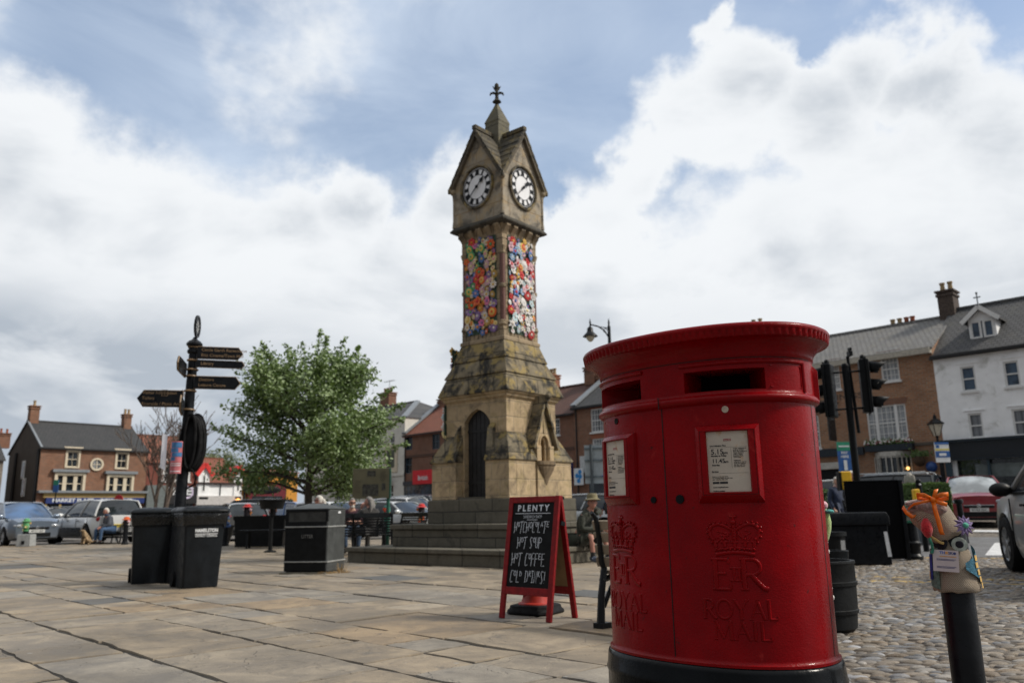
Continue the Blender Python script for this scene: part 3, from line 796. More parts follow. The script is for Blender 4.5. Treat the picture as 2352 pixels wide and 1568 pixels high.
# -y face split round the door
mb.bb(-H, DX0, -H, -H + .30, 1.15, 3.10); mb.bb(DX1, H, -H, -H + .30, 1.15, 3.10)
pl = [(DX0, 2.62)] + [(DX0 + (DX1 - DX0) * f, 2.64 + .15 * (1 - abs(2 * f - 1) ** 3) + .11 * (1 - abs(2 * f - 1))) for f in [i / 16 for i in range(17)]] + [(DX1, 2.62), (DX1, 3.10), (DX0, 3.10)]
Mxz = Matrix(((1, 0, 0, 0), (0, 0, -1, 0), (0, 1, 0, 0), (0, 0, 0, 1)))  # (x, y) -> x, z ; extrusion towards -y
mb.prism(pl[1:], .30, M=Matrix.Translation((0, -H + .30, 0)) @ Mxz)
mb.bb(-H, H, -H + .301, H, 1.15, 3.10)
mb.build('lower_wall', ST_WARM, TW)
# battered base with sloping set-offs either side of door and niche
def setoff(x0, x1, y0, y1, cx0, cx1, cy0, cy1, mb):
    mb.add([(x0, y0, 1.15), (x1, y0, 1.15), (x1, y1, 1.15), (x0, y1, 1.15), (x0, y0, 1.86), (x1, y0, 1.86), (x1, y1, 1.86), (x0, y1, 1.86)],
           [(3, 2, 1, 0), (4, 5, 6, 7), (0, 1, 5, 4), (1, 2, 6, 5), (2, 3, 7, 6), (3, 0, 4, 7)])
BH = 1.07
mb = MB()
for (x0, x1, y0, y1) in ((-BH, -.37, -BH, -H + .02), (.45, BH, -BH, -H + .02), (H - .02, BH, -H + .019, -.20), (H - .02, BH, .42, BH), (-BH, H - .021, H - .02, BH), (-BH, -H + .02, -H + .021, H - .019)):
    mb.bb(x0, x1, y0, y1, 1.15, 1.88)
mb.build('base_block', ST_WARM, TW, bevel=.012)
mb = MB(); o = .035
def slope(a, b_, ai, bi, ax, sgn, mb, zt=2.42):
    """weathering course along one face: outer run a..b_, inner run ai..bi (mitred at the corners)"""
    out, inn = (BH + o) * sgn, (H - .01) * sgn
    def P(t, r, z): return (t, r, z) if ax == 'x' else (r, t, z)
    vs = [P(a, out, 1.862), P(b_, out, 1.862), P(b_, out, 1.905), P(a, out, 1.905), P(ai, inn, zt), P(bi, inn, zt), P(ai, inn, 1.862), P(bi, inn, 1.862)]
    mb.add(vs, [(0, 1, 2, 3), (3, 2, 5, 4), (0, 3, 4, 6), (1, 7, 5, 2), (0, 6, 7, 1), (6, 4, 5, 7)])
B_ = BH + o; h_ = H - .01
slope(-B_, -.36, -h_, -.36, 'x', -1, mb, 2.42); slope(.44, B_, .44, h_, 'x', -1, mb, 2.42)
slope(-B_, -.19, -h_, -.19, 'y', 1, mb, 2.42); slope(.41, B_, .41, h_, 'y', 1, mb, 2.42); slope(-B_, B_, -h_, h_, 'x', 1, mb, 2.42); slope(-B_, B_, -h_, h_, 'y', -1, mb, 2.42)
for xx in (-.385, .45):                                             # weathered upstands beside the door
    mb.add([(xx - .02, -BH + .02, 1.90), (xx + .15 * (1 if xx > 0 else -1), -BH + .02, 1.90), (xx + .15 * (1 if xx > 0 else -1), -H, 1.9), (xx - .02, -H, 1.9),
            (xx - .02, -BH + .10, 2.50), (xx + .10 * (1 if xx > 0 else -1), -BH + .10, 2.42), (xx + .10 * (1 if xx > 0 else -1), -H, 2.6), (xx - .02, -H, 2.62)],
           [(3, 2, 1, 0), (4, 5, 6, 7), (0, 1, 5, 4), (1, 2, 6, 5), (2, 3, 7, 6), (3, 0, 4, 7)])
mb.build('weathering', ST_ROOF, TW, bevel=.012)
# door
mb = MB(); mb.bb(DX0, DX1, -H + .13, -H + .17, 1.19, 2.95)
for i in range(6): mb.bb(DX0 + .01 + i * .118, DX0 + .116 + i * .118, -H + .115, -H + .13, 1.20, 2.92)
for z in (1.45, 2.45): mb.bb(DX0, DX1 - .05, -H + .102, -H + .116, z, z + .045)
dr = mb.build('door', M_('blackened oak', (.012, .012, .013), .55, var=.4, bmp=.004), TW)
mb = MB(); mb.tube(arcp(0, 0, .03, .03, 0, 360, 16) and [(.08 + .028 * cos(a * .4), -H + .10, 1.95 + .028 * sin(a * .4)) for a in range(16)], .005, 6, close=True); mb.build('door_ring', BLACK, dr)
mb = MB(); mb.bb(DX0 - .02, DX1 + .02, -BH + .02, -H + .2, 1.15, 1.19); mb.build('threshold', ST_DARK, TW)
# drinking niche on the +x face
NY0, NY1 = -.17, .41; NYC = .12
Myz = Matrix(((0, 0, 1, 0), (1, 0, 0, 0), (0, 1, 0, 0), (0, 0, 0, 1)))   # (x, y) -> y, z ; extrusion towards +x
mb = MB()
mb.bb(H - .03, BH + .03, NY0, NY0 + .14, 1.15, 2.16); mb.bb(H - .03, BH + .03, NY1 - .14, NY1, 1.15, 2.16); mb.bb(H - .03, BH + .03, NY0 + .14, NY1 - .14, 1.15, 1.86)
# gable front with a trefoil-headed opening
half = .155
arch = [(NYC + half * cos(radians(a)), 2.16 + half * 1.35 * sin(radians(a)) ** .85) for a in range(0, 181, 12)]
left = [(NY0, 2.16)]; 
outer = [(NY0, 2.16), (NYC, 2.94), (NY1, 2.16)]
lo_ = [(NY0, 2.16), (NYC, 2.94)] ; 
mb.prism([(NYC, 2.94), (NY0, 2.16)] + [(y_, z_) for y_, z_ in arch[::-1] if y_ <= NYC + 1e-6], .24, M=Matrix.Translation((H - .03, 0, 0)) @ Myz)
mb.prism([(NY1, 2.16), (NYC, 2.94)] + [(y_, z_) for y_, z_ in arch[::-1] if y_ >= NYC - 1e-6], .24, M=Matrix.Translation((H - .03, 0, 0)) @ Myz)
nic = mb.build('drinking_niche', ST_WARM, TW)
mb = MB(); mb.tube([(H + .215, y_, z_) for y_, z_ in [(NYC + half, 1.86)] + arch + [(NYC - half, 1.86)]], .022, 8); mb.tube([(H + .15, NYC + (y_ - NYC) * .72, z_ - .03) for y_, z_ in [(NYC + half, 1.9)] + arch + [(NYC - half, 1.9)]], .03, 8)
mb.build('niche_moulding', ST_WARM, nic, smooth=True)
mb = MB(); mb.bb(H - .005, H + .004, NYC - half, NYC + half, 1.86, 2.4); mb.build('niche_back', ST_SHAFT, nic)
mb = MB(); mb.sphere((H + .04, NYC - .06, 1.97), .022, 8, 6); mb.build('spout', BLACK, nic)
mb = MB()                                                            # basin on a tapering corbel
bs = [(.30, .17, 1.86), (.30, .17, 1.79), (.27, .14, 1.76), (.26, .13, 1.72), (.17, .08, 1.60), (.10, .05, 1.53), (.07, .03, 1.46), (.01, .01, 1.38)]
mb.rings([[(BH + .02 + r * 1.0 * max(0, sin(a)) * .9, NYC + w * cos(a) , z) for a in [pi * i / 8 for i in range(9)]] for (w, r, z) in bs])
mb.build('basin', stone_mat('stained basin stone', (.24, .17, .10), (.2, .15, .09), (.2, .15, .1), 2, 2, (.04, .035, .03), .8, .46), nic)
mb = MB()                                                            # steep coped roof over the niche
for k in (-1, 1):
    e = NY0 - .10 if k < 0 else NY1 + .10
    a = (NYC, 3.02); d = (e, 2.08)
    L = math.hypot(a[0] - d[0], a[1] - d[1]); nx, nz = -(a[1] - d[1]) / L * k * -1, abs(a[0] - d[0]) / L
    p = [a, d, (d[0] + k * .055, d[1] + .03), (a[0], a[1] + .13)]
    mb.prism(p if k > 0 else p[::-1], .34, M=Matrix.Translation((H - .04, 0, 0)) @ Myz)
mb.bb(H - .04, H + .36, NYC - .05, NYC + .05, 3.03, 3.16); mb.sphere((H + .37, NYC, 3.13), .06, 8, 6)
mb.build('niche_roof', ST_ROOF, nic)
# eave moulding and the tiered stone roof
mb = MB(); sqm(mb, [(H + .002, 3.06), (.90, 3.10), (.90, 3.135), (.945, 3.16), (.955, 3.20)]); mb.build('eave_moulding', ST_WARM, TW)
mb = MB()
sqm(mb, [(.985, 3.19), (.985, 3.225), (.855, 3.56)]); sqm(mb, [(.885, 3.56), (.885, 3.585), (.72, 3.895)]); sqm(mb, [(.745, 3.895), (.745, 3.92), (.62, 4.27)])
bmx = mb.build('tiered_roof', ST_ROOF, TW, bevel=.012)
# shaft with angle columns
SHF = .60
mb = MB(); sqm(mb, [(.635, 4.27), (.635, 4.33), (.60, 4.36), (.60, 4.62)], True)
cc = .10
def octo(z, h=SHF, c=cc): return [(-h + c, -h, z), (h - c, -h, z), (h, -h + c, z), (h, h - c, z), (h - c, h, z), (-h + c, h, z), (-h, h - c, z), (-h, -h + c, z)]
mb.rings([octo(4.62), octo(6.22)]); sqm(mb, [(.60, 6.22), (.60, 6.56)])
mb.build('shaft', ST_SHAFT, TW)
for ax in 'xy':
    mb = MB()
    for i in range(9):
        t = -.48 + .12 * i
        if ax == 'x': mb.bb(t - .012, t + .012, -.604, -.598, 4.37, 4.56)
        else: mb.bb(.598, .604, t - .012, t + .012, 4.37, 4.56)
    mb.build('fluted_band', ST_ROOF, TW)
PORPH = M_('red granite', (.14, .062, .048), .35, var=.25, scale=40)
for (sx, sy) in ((1, -1), (-1, -1), (1, 1), (-1, 1)):
    x, y = sx * (SHF - .055), sy * (SHF - .055)
    mb = MB(); mb.lathe([(.062, 4.66), (.062, 5.36)], 14, Matrix.Translation((x, y, 0))); mb.lathe([(.062, 5.44), (.062, 6.10)], 14, Matrix.Translation((x, y, 0)))
    cl = mb.build('angle_column', PORPH, TW, smooth=True)
    for pr in ([(.06, 4.56), (.095, 4.585), (.095, 4.62), (.075, 4.64), (.085, 4.66), (.06, 4.68)], [(.06, 5.35), (.085, 5.37), (.09, 5.40), (.085, 5.43), (.06, 5.45)], [(.06, 6.07), (.075, 6.09), (.068, 6.12), (.10, 6.20), (.11, 6.24), (.06, 6.26)]):
        mb = MB(); mb.lathe(pr, 14, Matrix.Translation((x, y, 0)))
        mb.build('column_ring', ST_SHAFT, cl, smooth=True)
# corbelled cornice
mb = MB(); sqm(mb, [(.601, 6.50), (.615, 6.54), (.615, 6.585)], True)
for i in range(5):
    t = -.52 + .26 * i
    for k in range(4):
        M = Matrix.Rotation(k * pi / 2, 4, 'Z')
        mb.add([(t - .065, -.60, 6.50), (t + .065, -.60, 6.50), (t + .065, -.64, 6.56), (t - .065, -.64, 6.56), (t - .065, -.735, 6.66), (t + .065, -.735, 6.66), (t - .065, -.735, 6.70), (t + .065, -.735, 6.70), (t - .065, -.60, 6.70), (t + .065, -.60, 6.70)],
               [(0, 3, 2, 1), (3, 4, 5, 2), (4, 6, 7, 5), (6, 8, 9, 7), (0, 8, 6, 4, 3), (1, 2, 5, 7, 9)], M)
sqm(mb, [(.60, 6.585), (.66, 6.70)], True)
mb.build('corbel_course', ST_SHAFT, TW)
mb = MB(); sqm(mb, [(.70, 6.70), (.75, 6.72), (.79, 6.745), (.795, 6.775), (.735, 6.85)]); mb.build('cornice', stone_mat('blackened cornice', (.10, .09, .07), (.08, .07, .055), (.05, .045, .04), 1, 1, (.02, .02, .018), .8, .45), TW)
# clock head: four gabled walls
HH = .725
GZ0, GZ1 = 7.80, 8.93
mb = MB(); sqm(mb, [(HH, 6.85), (HH, GZ0)], True)
for k in range(4):
    M = Matrix.Rotation(k * pi / 2, 4, 'Z') @ Matrix.Translation((0, -HH + .12, 0)) @ Mxz
    mb.prism([(-HH, GZ0), (HH, GZ0), (0, GZ1 - .06)], .12, M=M)
    mb.prism([(-HH + .07, GZ0), (HH - .07, GZ0), (0, GZ1 - .20)], .05, M=Matrix.Rotation(k * pi / 2, 4, 'Z') @ Matrix.Translation((0, -HH + .06, 0)) @ Mxz)
mb.build('clock_head', ST_HEAD, TW)
for k in range(4):                                                   # raised gable tympanum stones and roll at the angles
    mb = MB(); M = Matrix.Rotation(k * pi / 2, 4, 'Z')
    pts = [M @ Vector((HH - .005, -HH + .005, z)) for z in (6.86, 7.0, 7.2, 7.45, 7.62)]
    mb.tube(pts, [.05, .035, .035, .035, .05], 8)
    mb.sphere(M @ Vector((HH + .02, -HH - .02, 7.68)), .075, 10, 7); mb.sphere(M @ Vector((HH + .06, -HH - .06, 7.72)), .05, 8, 6)
    mb.build('angle_carving', ST_HEAD, TW, smooth=True)
# gable roofs: two ridges crossing, stone slates overhanging the walls
mb = MB(); ov = HH + .10; rz_ = GZ1; ez = GZ0 - .08; eh = HH + .085
th = .07
for k in range(4):
    M = Matrix.Rotation(k * pi / 2, 4, 'Z')
    for sgn in (-1, 1):
        # slope of the ridge running in -y from the centre: from (0,*,rz) down to (sgn*eh,*,ez); trimmed at the valley x=|y|
        n = 7
        for i in range(n):
            f0, f1 = i / n, (i + 1) / n
            x0, x1 = eh * f0, eh * f1 + .02
            z0, z1 = rz_ - (rz_ - ez) * f0, rz_ - (rz_ - ez) * (f1 + .02)
            lift = .018 * (1 if i % 2 else .6)
            def q4(x, z, dz): return [(sgn * x, -ov, z + dz), (sgn * x, -max(x * .93, 0.0), z + dz)]
            a, b2 = q4(x0, z0, lift), q4(x1, z1, lift + .025)
            c_, d_ = q4(x0, z0, -th), q4(x1, z1, -th + .02)
            vs = [a[0], a[1], b2[1], b2[0], c_[0], c_[1], d_[1], d_[0]]
            mb.add(vs, [(0, 1, 2, 3), (7, 6, 5, 4), (0, 3, 7, 4), (1, 5, 6, 2), (3, 2, 6, 7), (0, 4, 5, 1)], M)
    mb.beam(M @ Vector((0, -ov - .01, rz_ + .03)), M @ Vector((0, -.1, rz_ + .03)), .11, .09)
mb.build('gable_roof', stone_mat('dark roofing stone', (.105, .09, .065), (.085, .075, .055), (.03, .027, .022), .6, .4, (.02, .019, .017), .9, .45, moss=(.20, .15, .06), mossa=.6), TW)
mb = MB()                                                            # verge mouldings on the four gables
for k in range(4):
    M = Matrix.Rotation(k * pi / 2, 4, 'Z')
    for sgn in (-1, 1):
        mb.beam(M @ Vector((0, -HH - .045, rz_ - .10)), M @ Vector((sgn * (eh - .03), -HH - .045, ez - .04)), .085, .07, up=(0, 0, 1))
mb.build('verge', stone_mat('verge stone', (.15, .125, .09), (.13, .11, .08), (.06, .05, .04), .4, .4, (.03, .03, .026), .8, .48), TW)
# central turret, pyramid and finial
ST_TUR = stone_mat('green weathered stone', (.17, .155, .11), (.15, .14, .105), (.10, .09, .07), .6, .4, (.06, .06, .05), .6, .5, moss=(.20, .17, .08), mossa=.6)
mb = MB(); sqm(mb, [(.205, 8.15), (.205, 9.30), (.215, 9.31), (.215, 9.34), (.03, 9.80), (.025, 9.82)]); mb.build('turret', ST_TUR, TW, bevel=.01)
mb = MB(); mb.lathe([(.05, 9.74), (.045, 9.80), (.05, 9.83), (.11, 9.86), (.085, 9.89), (.05, 9.92), (.04, 10.0), (.038, 10.06), (.05, 10.08), (.03, 10.10), (.045, 10.16), (.055, 10.22), (.05, 10.28), (.03, 10.31), (.005, 10.33)], 10)
for k in range(4):
    M = Matrix.Rotation(k * pi / 2 + radians(39.2), 4, 'Z')
    mb.tube([M @ Vector(p) for p in ((.02, 0, 10.06), (.08, 0, 10.085), (.14, 0, 10.07), (.165, 0, 10.02))], [.03, .034, .028, .012], 6)
    mb.tube([M @ Vector(p) for p in ((.02, 0, 10.14), (.06, 0, 10.20), (.095, 0, 10.25))], [.025, .022, .006], 6)
mb.build('finial', stone_mat('dark finial stone', (.05, .045, .03), (.04, .035, .028), (.03, .03, .03), 1, 1, (.12, .09, .03), .5, .55), TW, smooth=True)
# clocks
DIALW = M_('opal dial', (.82, .82, .84), .4, var=.04)
ROM = ['XII', 'I', 'II', 'III', 'IIII', 'V', 'VI', 'VII', 'VIII', 'IX', 'X', 'XI']
for k in range(4):
    M = Matrix.Rotation(k * pi / 2, 4, 'Z') @ Matrix.Translation((0, -HH, 7.62)) @ Matrix(((1, 0, 0, 0), (0, 0, -1, 0), (0, 1, 0, 0), (0, 0, 0, 1)))
    R = .44
    def disc(r0, r1, z0, z1, mb, n=48, mi=None): mb.lathe([(r0, z0), (r1, z1)], n, M, False, False, mi)
    mb = MB(); mb.lathe([(R, .006), (.005, .006)], 48, M, False, True); dl = mb.build('clock_dial', DIALW, TW)
    mb = MB(); mb.lathe([(R + .05, 0), (R + .05, .05), (R + .015, .06), (R, .03), (R - .002, .0)], 48, M, False, False); mb.build('dial_surround', ST_ROOF if k in (0, 1) else ST_HEAD, dl, smooth=True)
    mb = MB()
    for r0, r1 in ((R - .002, R - .018), (R - .05, R - .062), (R - .165, R - .178)):
        mb.lathe([(r0, .012), (r1, .012)], 64, M, False, False)
    for i in range(60):
        a = 2 * pi * i / 60; mb.box((0, R - .034, .012), (.012, .034, .004), M=M @ Matrix.Rotation(a, 4, 'Z'))
    for i in range(12):
        T = M @ Matrix.Rotation(-2 * pi * i / 12, 4, 'Z') @ Matrix.Translation((0, R - .114, .012)) @ Matrix.Diagonal((.80, 1.25, 1, 1))
        put_text(mb, ROM[i], T, size=.115, bold=.006, ext=.002)
        # heavy ground behind the numerals, as on a skeleton dial
        wdt = .028 + .020 * len(ROM[i])
        mb.box((0, R - .114, .010), (wdt, .105, .003), M=M @ Matrix.Rotation(-2 * pi * i / 12, 4, 'Z'))
    mb.build('chapter_ring', BLACK, dl)
    for (ang, ln, w, nm) in ((-radians(49), .22, .020, 'hour_hand'), (-radians(228), .34, .012, 'minute_hand')):
        mb = MB(); T = M @ Matrix.Rotation(ang, 4, 'Z')
        mb.box((0, ln / 2 - .05, .035), (w, ln + .10, .008), M=T)
        if nm == 'hour_hand': mb.prism([(-.01, ln - .10), (.01, ln - .10), (.052, ln - .05), (.03, ln), (0, ln + .06), (-.03, ln), (-.052, ln - .05)], .01, M=T @ Matrix.Translation((0, 0, .03)))
        else: mb.prism([(-w, .02), (w, .02), (w * .4, ln), (-w * .4, ln)], .008, M=T @ Matrix.Translation((0, 0, .038)))
        mb.lathe([(.035, .028), (.035, .05), (.01, .055)], 16, M)
        mb.build(nm, BLACK, dl)

# ---- crocheted flower covers hung on the shaft
YARN = [(.62, .03, .03), (.70, .12, .02), (.72, .26, .03), (.75, .47, .10), (.80, .66, .33), (.78, .70, .62), (.72, .45, .50), (.55, .12, .22), (.30, .04, .10),
        (.28, .16, .38), (.14, .10, .30), (.05, .07, .28), (.10, .20, .50), (.32, .48, .68), (.55, .70, .74), (.03, .22, .18), (.10, .36, .14), (.34, .50, .30), (.76, .74, .72), (.50, .30, .18), (.78, .20, .38), (.64, .40, .10)]
_ym = {}
def yarn(c):
    k = tuple(c)
    if k not in _ym:
        _ym[k] = M_('yarn %.2f %.2f %.2f' % k, c, .95, var=.22, scale=60, bmp=.006, bscale=140, sheen=.3)
    return _ym[k]
rfl = random.Random(21)
def flower_mesh(kind, c1, c2):
    mb = MB()
    if kind == 0:                                                    # open petals
        n = rfl.choice([5, 6, 6, 8])
        for i in range(n):
            a = 2 * pi * i / n
            M = Matrix.Rotation(a, 4, 'Z') @ Matrix.Translation((.62, 0, .22)) @ Matrix.Rotation(-.25, 4, 'Y')
            mb.sphere((0, 0, 0), 1, 8, 5, M, (.42, 2.2 / n, .17))
        mb.cur = 1; mb.sphere((0, 0, .30), .30, 8, 5, None, (1, 1, .75))
    elif kind == 1:                                                  # rosette of stacked rings
        mb.sphere((0, 0, .16), 1, 12, 5, None, (1, 1, .22)); mb.cur = 1; mb.sphere((0, 0, .28), .66, 12, 5, None, (1, 1, .3)); mb.cur = 0; mb.sphere((0, 0, .42), .30, 8, 5, None, (1, 1, .5))
    elif kind == 2:                                                  # pompom / bobble
        mb.sphere((0, 0, .55), .8, 10, 7); 
        for i in range(26):
            a = i * 2.4; z = 1 - 2 * (i + .5) / 26; r = sqrt(1 - z * z)
            mb.sphere((r * cos(a) * .72, r * sin(a) * .72, .55 + z * .72), .2, 5, 3)
    elif kind == 3:                                                  # pointed star flower
        n = rfl.choice([5, 6]); pts = []
        for i in range(2 * n):
            r = 1.08 if i % 2 == 0 else .46; pts.append((r * cos(pi * i / n), r * sin(pi * i / n)))
        mb.prism(pts, .28, z0=.08); mb.cur = 1; mb.sphere((0, 0, .36), .34, 8, 5, None, (1, 1, .6))
    elif kind == 4:                                                  # many thin petals
        n = 12
        for i in range(n):
            M = Matrix.Rotation(2 * pi * i / n, 4, 'Z') @ Matrix.Translation((.62, 0, .2 + .06 * (i % 2)))
            mb.sphere((0, 0, 0), 1, 6, 4, M, (.44, .15, .13))
        mb.cur = 1; mb.sphere((0, 0, .28), .30, 8, 5, None, (1, 1, .7))
    else:                                                            # leaf
        mb.prism([(-1, 0), (-.4, .36), (.3, .34), (1, 0), (.3, -.34), (-.4, -.36)], .18, z0=.05); mb.cur = 1; mb.beam((-.9, 0, .25), (.9, 0, .25), .07, .05)
    return mb.mesh('flower', [yarn(c1), yarn(c2)], smooth=True, auto=50)
def flower_cover(name, label, M, x0, x1, z0, z1, palette, seed, centre=(0, 0), n=97):
    """M maps (x along the face, y up the face, z outwards)"""
    r = random.Random(seed)
    cov = thing(name, label, 'yarn cover', (0, 0, 0), group='crocheted flower covers on the clock tower')
    cov.matrix_world = M
    mb = MB()
    rows = int((z1 - z0) / .05); cols = int((x1 - x0) / .05) + 1
    wob = [[r.uniform(.006, .02) for _ in range(rows + 1)] for _ in range(cols + 1)]
    mb.grid(lambda u, v: (x0 + (x1 - x0) * u, z0 + (z1 - z0) * v, wob[min(cols, int(u * cols + .5))][min(rows, int(v * rows + .5))]), cols, rows)
    mb.build('netting', M_('green crochet net', (.05, .085, .06), .95, var=.6, scale=30, bmp=.01, bscale=80), cov, smooth=True)
    meshes = [flower_mesh(r.choice([0, 0, 0, 0, 1, 3, 3, 4, 4]), r.choice(palette), r.choice(palette + [(.75, .5, .1), (.76, .74, .72)])) for _ in range(34)]
    pts = []; tries = 0
    radii = [r.uniform(.08, .118) for _ in range(n // 2)] + [r.uniform(.05, .075) for _ in range(n - n // 2)]
    radii.sort(reverse=True)
    for rad in radii:
        for tr in range(160):
            x, z = r.uniform(x0 + rad * .4, x1 - rad * .4), r.uniform(z0 + rad * .3, z1 - rad * .3)
            if all(math.hypot(x - a, z - b2) > (rad + c) * .66 for a, b2, c in pts): break
        else: continue
        pts.append((x, z, rad))
        o = bpy.data.objects.new('flower', r.choice(meshes)); COL.objects.link(o); o.parent = cov
        o.location = (x, z, .012 + r.uniform(0, .02)); o.scale = (rad, rad, rad * .9)
        o.rotation_euler = (r.uniform(-.25, .25), r.uniform(-.25, .25), r.uniform(0, 6.3))
    return cov
TM = Matrix.Translation((-.245, 16.3, 0)) @ Matrix.Rotation(radians(-39.2), 4, 'Z') @ Matrix.Diagonal((.935, .935, 1, 1))
warm = [YARN[i] for i in (0, 1, 2, 2, 3, 3, 4, 4, 4, 6, 7, 9, 21, 12, 2, 1, 20, 16, 6, 5, 9, 3)]
cool = [YARN[i] for i in (0, 3, 3, 18, 18, 13, 14, 18, 14, 18, 5, 6, 0, 12, 13, 14, 18, 18, 4, 6)]
def fM(k, off): return TM @ Matrix.Rotation(k * pi / 2, 4, 'Z') @ Matrix.Translation((0, -off, 0)) @ Mxz
flower_cover('flower_cover', 'warm coloured crocheted flower cover on the tower face above the door', fM(0, .60), -.46, .43, 4.46, 6.50, warm, 4)
flower_cover('flower_cover', 'pastel and white crocheted flower cover on the tower face above the drinking niche', fM(1, .60), -.43, .46, 4.44, 6.50, cool, 9)
# the end of a third cover, seen edge-on beyond the left corner of the lower stage
flower_cover('flower_cover', 'narrow crocheted flower strip hanging down the left edge of the tower base', TM @ Matrix.Rotation(-pi / 2, 4, 'Z') @ Matrix.Translation((0, -.86, 0)) @ Mxz, .45, .90, 2.35, 3.05, warm + cool, 14, n=34)
flower_cover('flower_cover', 'small crocheted flower patch peeping over the left slope of the tower roof', TM @ Matrix.Rotation(-pi / 2, 4, 'Z') @ Matrix.Translation((0, -.90, 0)) @ Mxz, .30, .60, 3.55, 4.25, warm, 15, n=16)
# ------------------------------------------------------------------ stroke lettering for chalk
CH = {'H': [[(.02, 1.0), (.10, .2), (.0, -.12)], [(.0, .42), (.42, .52)], [(.40, 1.0), (.34, .1)]], 'O': [arcp(.22, .68, .18, .28, 90, 450, 14)], 'o': [arcp(.15, .74, .13, .22, 90, 450, 12)],
      'T': [[(.0, .98), (.5, 1.02)], [(.26, 1.0), (.22, .4), (.14, -.15)]], 'C': [[(.40, .96), (.16, 1.0), (.08, .7), (.04, .1), (.10, -.08), (.34, .0)]],
      'U': [[(.02, 1.0), (.04, .1), (.16, -.02), (.30, .1), (.33, 1.0)]], 'L': [[(.10, 1.0), (.06, .3), (.02, -.06), (.36, -.02)]], 'A': [[(.0, .5), (.16, 1.0), (.30, .5)], [(.04, .66), (.28, .66)]],
      'E': [[(.34, 1.0), (.06, .98), (.0, -.08), (.38, -.06)], [(.04, .5), (.28, .52)]], 'e': [[(.30, 1.0), (.04, .98), (.02, .5), (.30, .5)], [(.04, .74), (.24, .74)]],
      'S': [[(.34, .92), (.16, 1.02), (.04, .8), (.14, .5), (.24, .2), (.14, -.08), (.0, .0)]], 'P': [[(.06, 1.0), (.0, -.08)], [(.06, 1.0), (.34, .9), (.32, .55), (.04, .46)]],
      'F': [[(.36, 1.02), (.06, 1.0), (.0, -.1)], [(.04, .52), (.28, .54)]], 'D': [[(.06, 1.0), (.02, -.04), (.26, .08), (.36, .5), (.26, .94), (.0, 1.0)]], 'd': [[(.06, .96), (.04, .5), (.22, .54), (.26, .76), (.04, .96)]],
      'R': [[(.04, .52), (.06, 1.0), (.26, .94), (.24, .78), (.06, .74), (.28, .5)]], 'I': [[(.0, 1.0), (.28, 1.0)], [(.14, 1.0), (.12, .0)], [(.0, .0), (.26, .0)]],
      'N': [[(.0, -.04), (.04, 1.0), (.28, -.06), (.34, 1.0)]], 'K': [[(.04, 1.0), (.02, .5)], [(.24, 1.0), (.04, .76), (.26, .5)]], '!': [[(.12, 1.0), (.07, .22)], [(.06, .02), (.065, .0)]], ' ': []}
CW = {'H': .5, 'O': .44, 'o': .34, 'T': .5, 'C': .46, 'U': .42, 'L': .42, 'A': .38, 'E': .46, 'e': .38, 'S': .42, 'P': .42, 'F': .44, 'D': .46, 'd': .36, 'R': .36, 'I': .36, 'N': .44, 'K': .36, '!': .24, ' ': .38}
def chalk(mb, txt, x, y, h, w, M, r=.006, kx=1.0):
    tot = sum(CW[c] for c in txt); s = w / tot; cx = x - w / 2
    for c in txt:
        for st in CH[c]:
            mb.tube([M @ Vector((cx + px * s * kx, y + py * h, .003)) for px, py in st], r, 5, nrm=[M.to_3x3() @ Vector((0, 0, 1))] * len(st), flat=.35)
        cx += CW[c] * s

# ------------------------------------------------------------------ A-board and cone
pL, pR = G(1148, 1417), G(1283, 1430)
ax_ = (pR - pL); ab_w = .575; rz_ab = atan2(ax_.y, ax_.x); ab_c = (pL + pR) / 2
ab = thing('sandwich_board', 'red framed pavement blackboard chalked with hot drinks and soup', 'sandwich board', (ab_c.x - .03, ab_c.y, 0), rz_ab)
REDW = M_('red stained wood', (.20, .006, .008), .45, spec=.25, var=.25, scale=20, bmp=.002, bscale=50)
CHALKB = M_('chalkboard', (.005, .0055, .006), .55, var=.35, scale=12, spec=.15)
CHALK = M_('chalk', (.62, .66, .72), .9, var=.15, scale=60)
TAN = M_('hardboard', (.26, .17, .08), .8, var=.2)
def leaf(sgn, name):
    """one leaf of the board: leans back towards the ridge at the top"""
    th = radians(9.4) * sgn; Ht = 1.045
    M = Matrix.Translation((0, -.0 if sgn > 0 else .36, 0)) @ Matrix.Rotation(-th, 4, 'X')
    hw = ab_w / 2; mb = MB()
    for x in (-hw + .025, hw - .025): mb.bb(x - .025, x + .025, -.015, .015, 0, Ht, M)
    mb.bb(-hw + .05, hw - .05, -.0148, .0148, Ht - .055, Ht - .001, M); mb.bb(-hw + .05, hw - .05, -.0148, .0148, .20, .265, M)
    fr = mb.build(name, REDW, ab, bevel=.004)
    mb = MB(); mb.bb(-hw + .05, hw - .05, -.006, .006, .265, Ht - .055, M)
    return fr, mb, M, hw, Ht
fr, mb, M, hw, Ht = leaf(1, 'front_frame')
pn = mb.build('blackboard', CHALKB, fr)
F = M @ Matrix(((1, 0, 0, 0), (0, 0, -1, -.007), (0, 1, 0, 0), (0, 0, 0, 1)))
mb = MB(); put_text(mb, 'PLENTY', F @ Matrix.Translation((0, .94, .002)), size=.075, bold=.0022, space=1.45, fit=.36)
mb.bb(-.20, .20, .893, .898, .001, .003, F); put_text(mb, 'SANDWICH SHOP', F @ Matrix.Translation((0, .865, .002)), size=.038, bold=-.0003, fit=.21); mb.bb(-.06, .06, .838, .842, .001, .003, F)
mb.build('shop_lettering', CHALK, pn)
mb = MB()
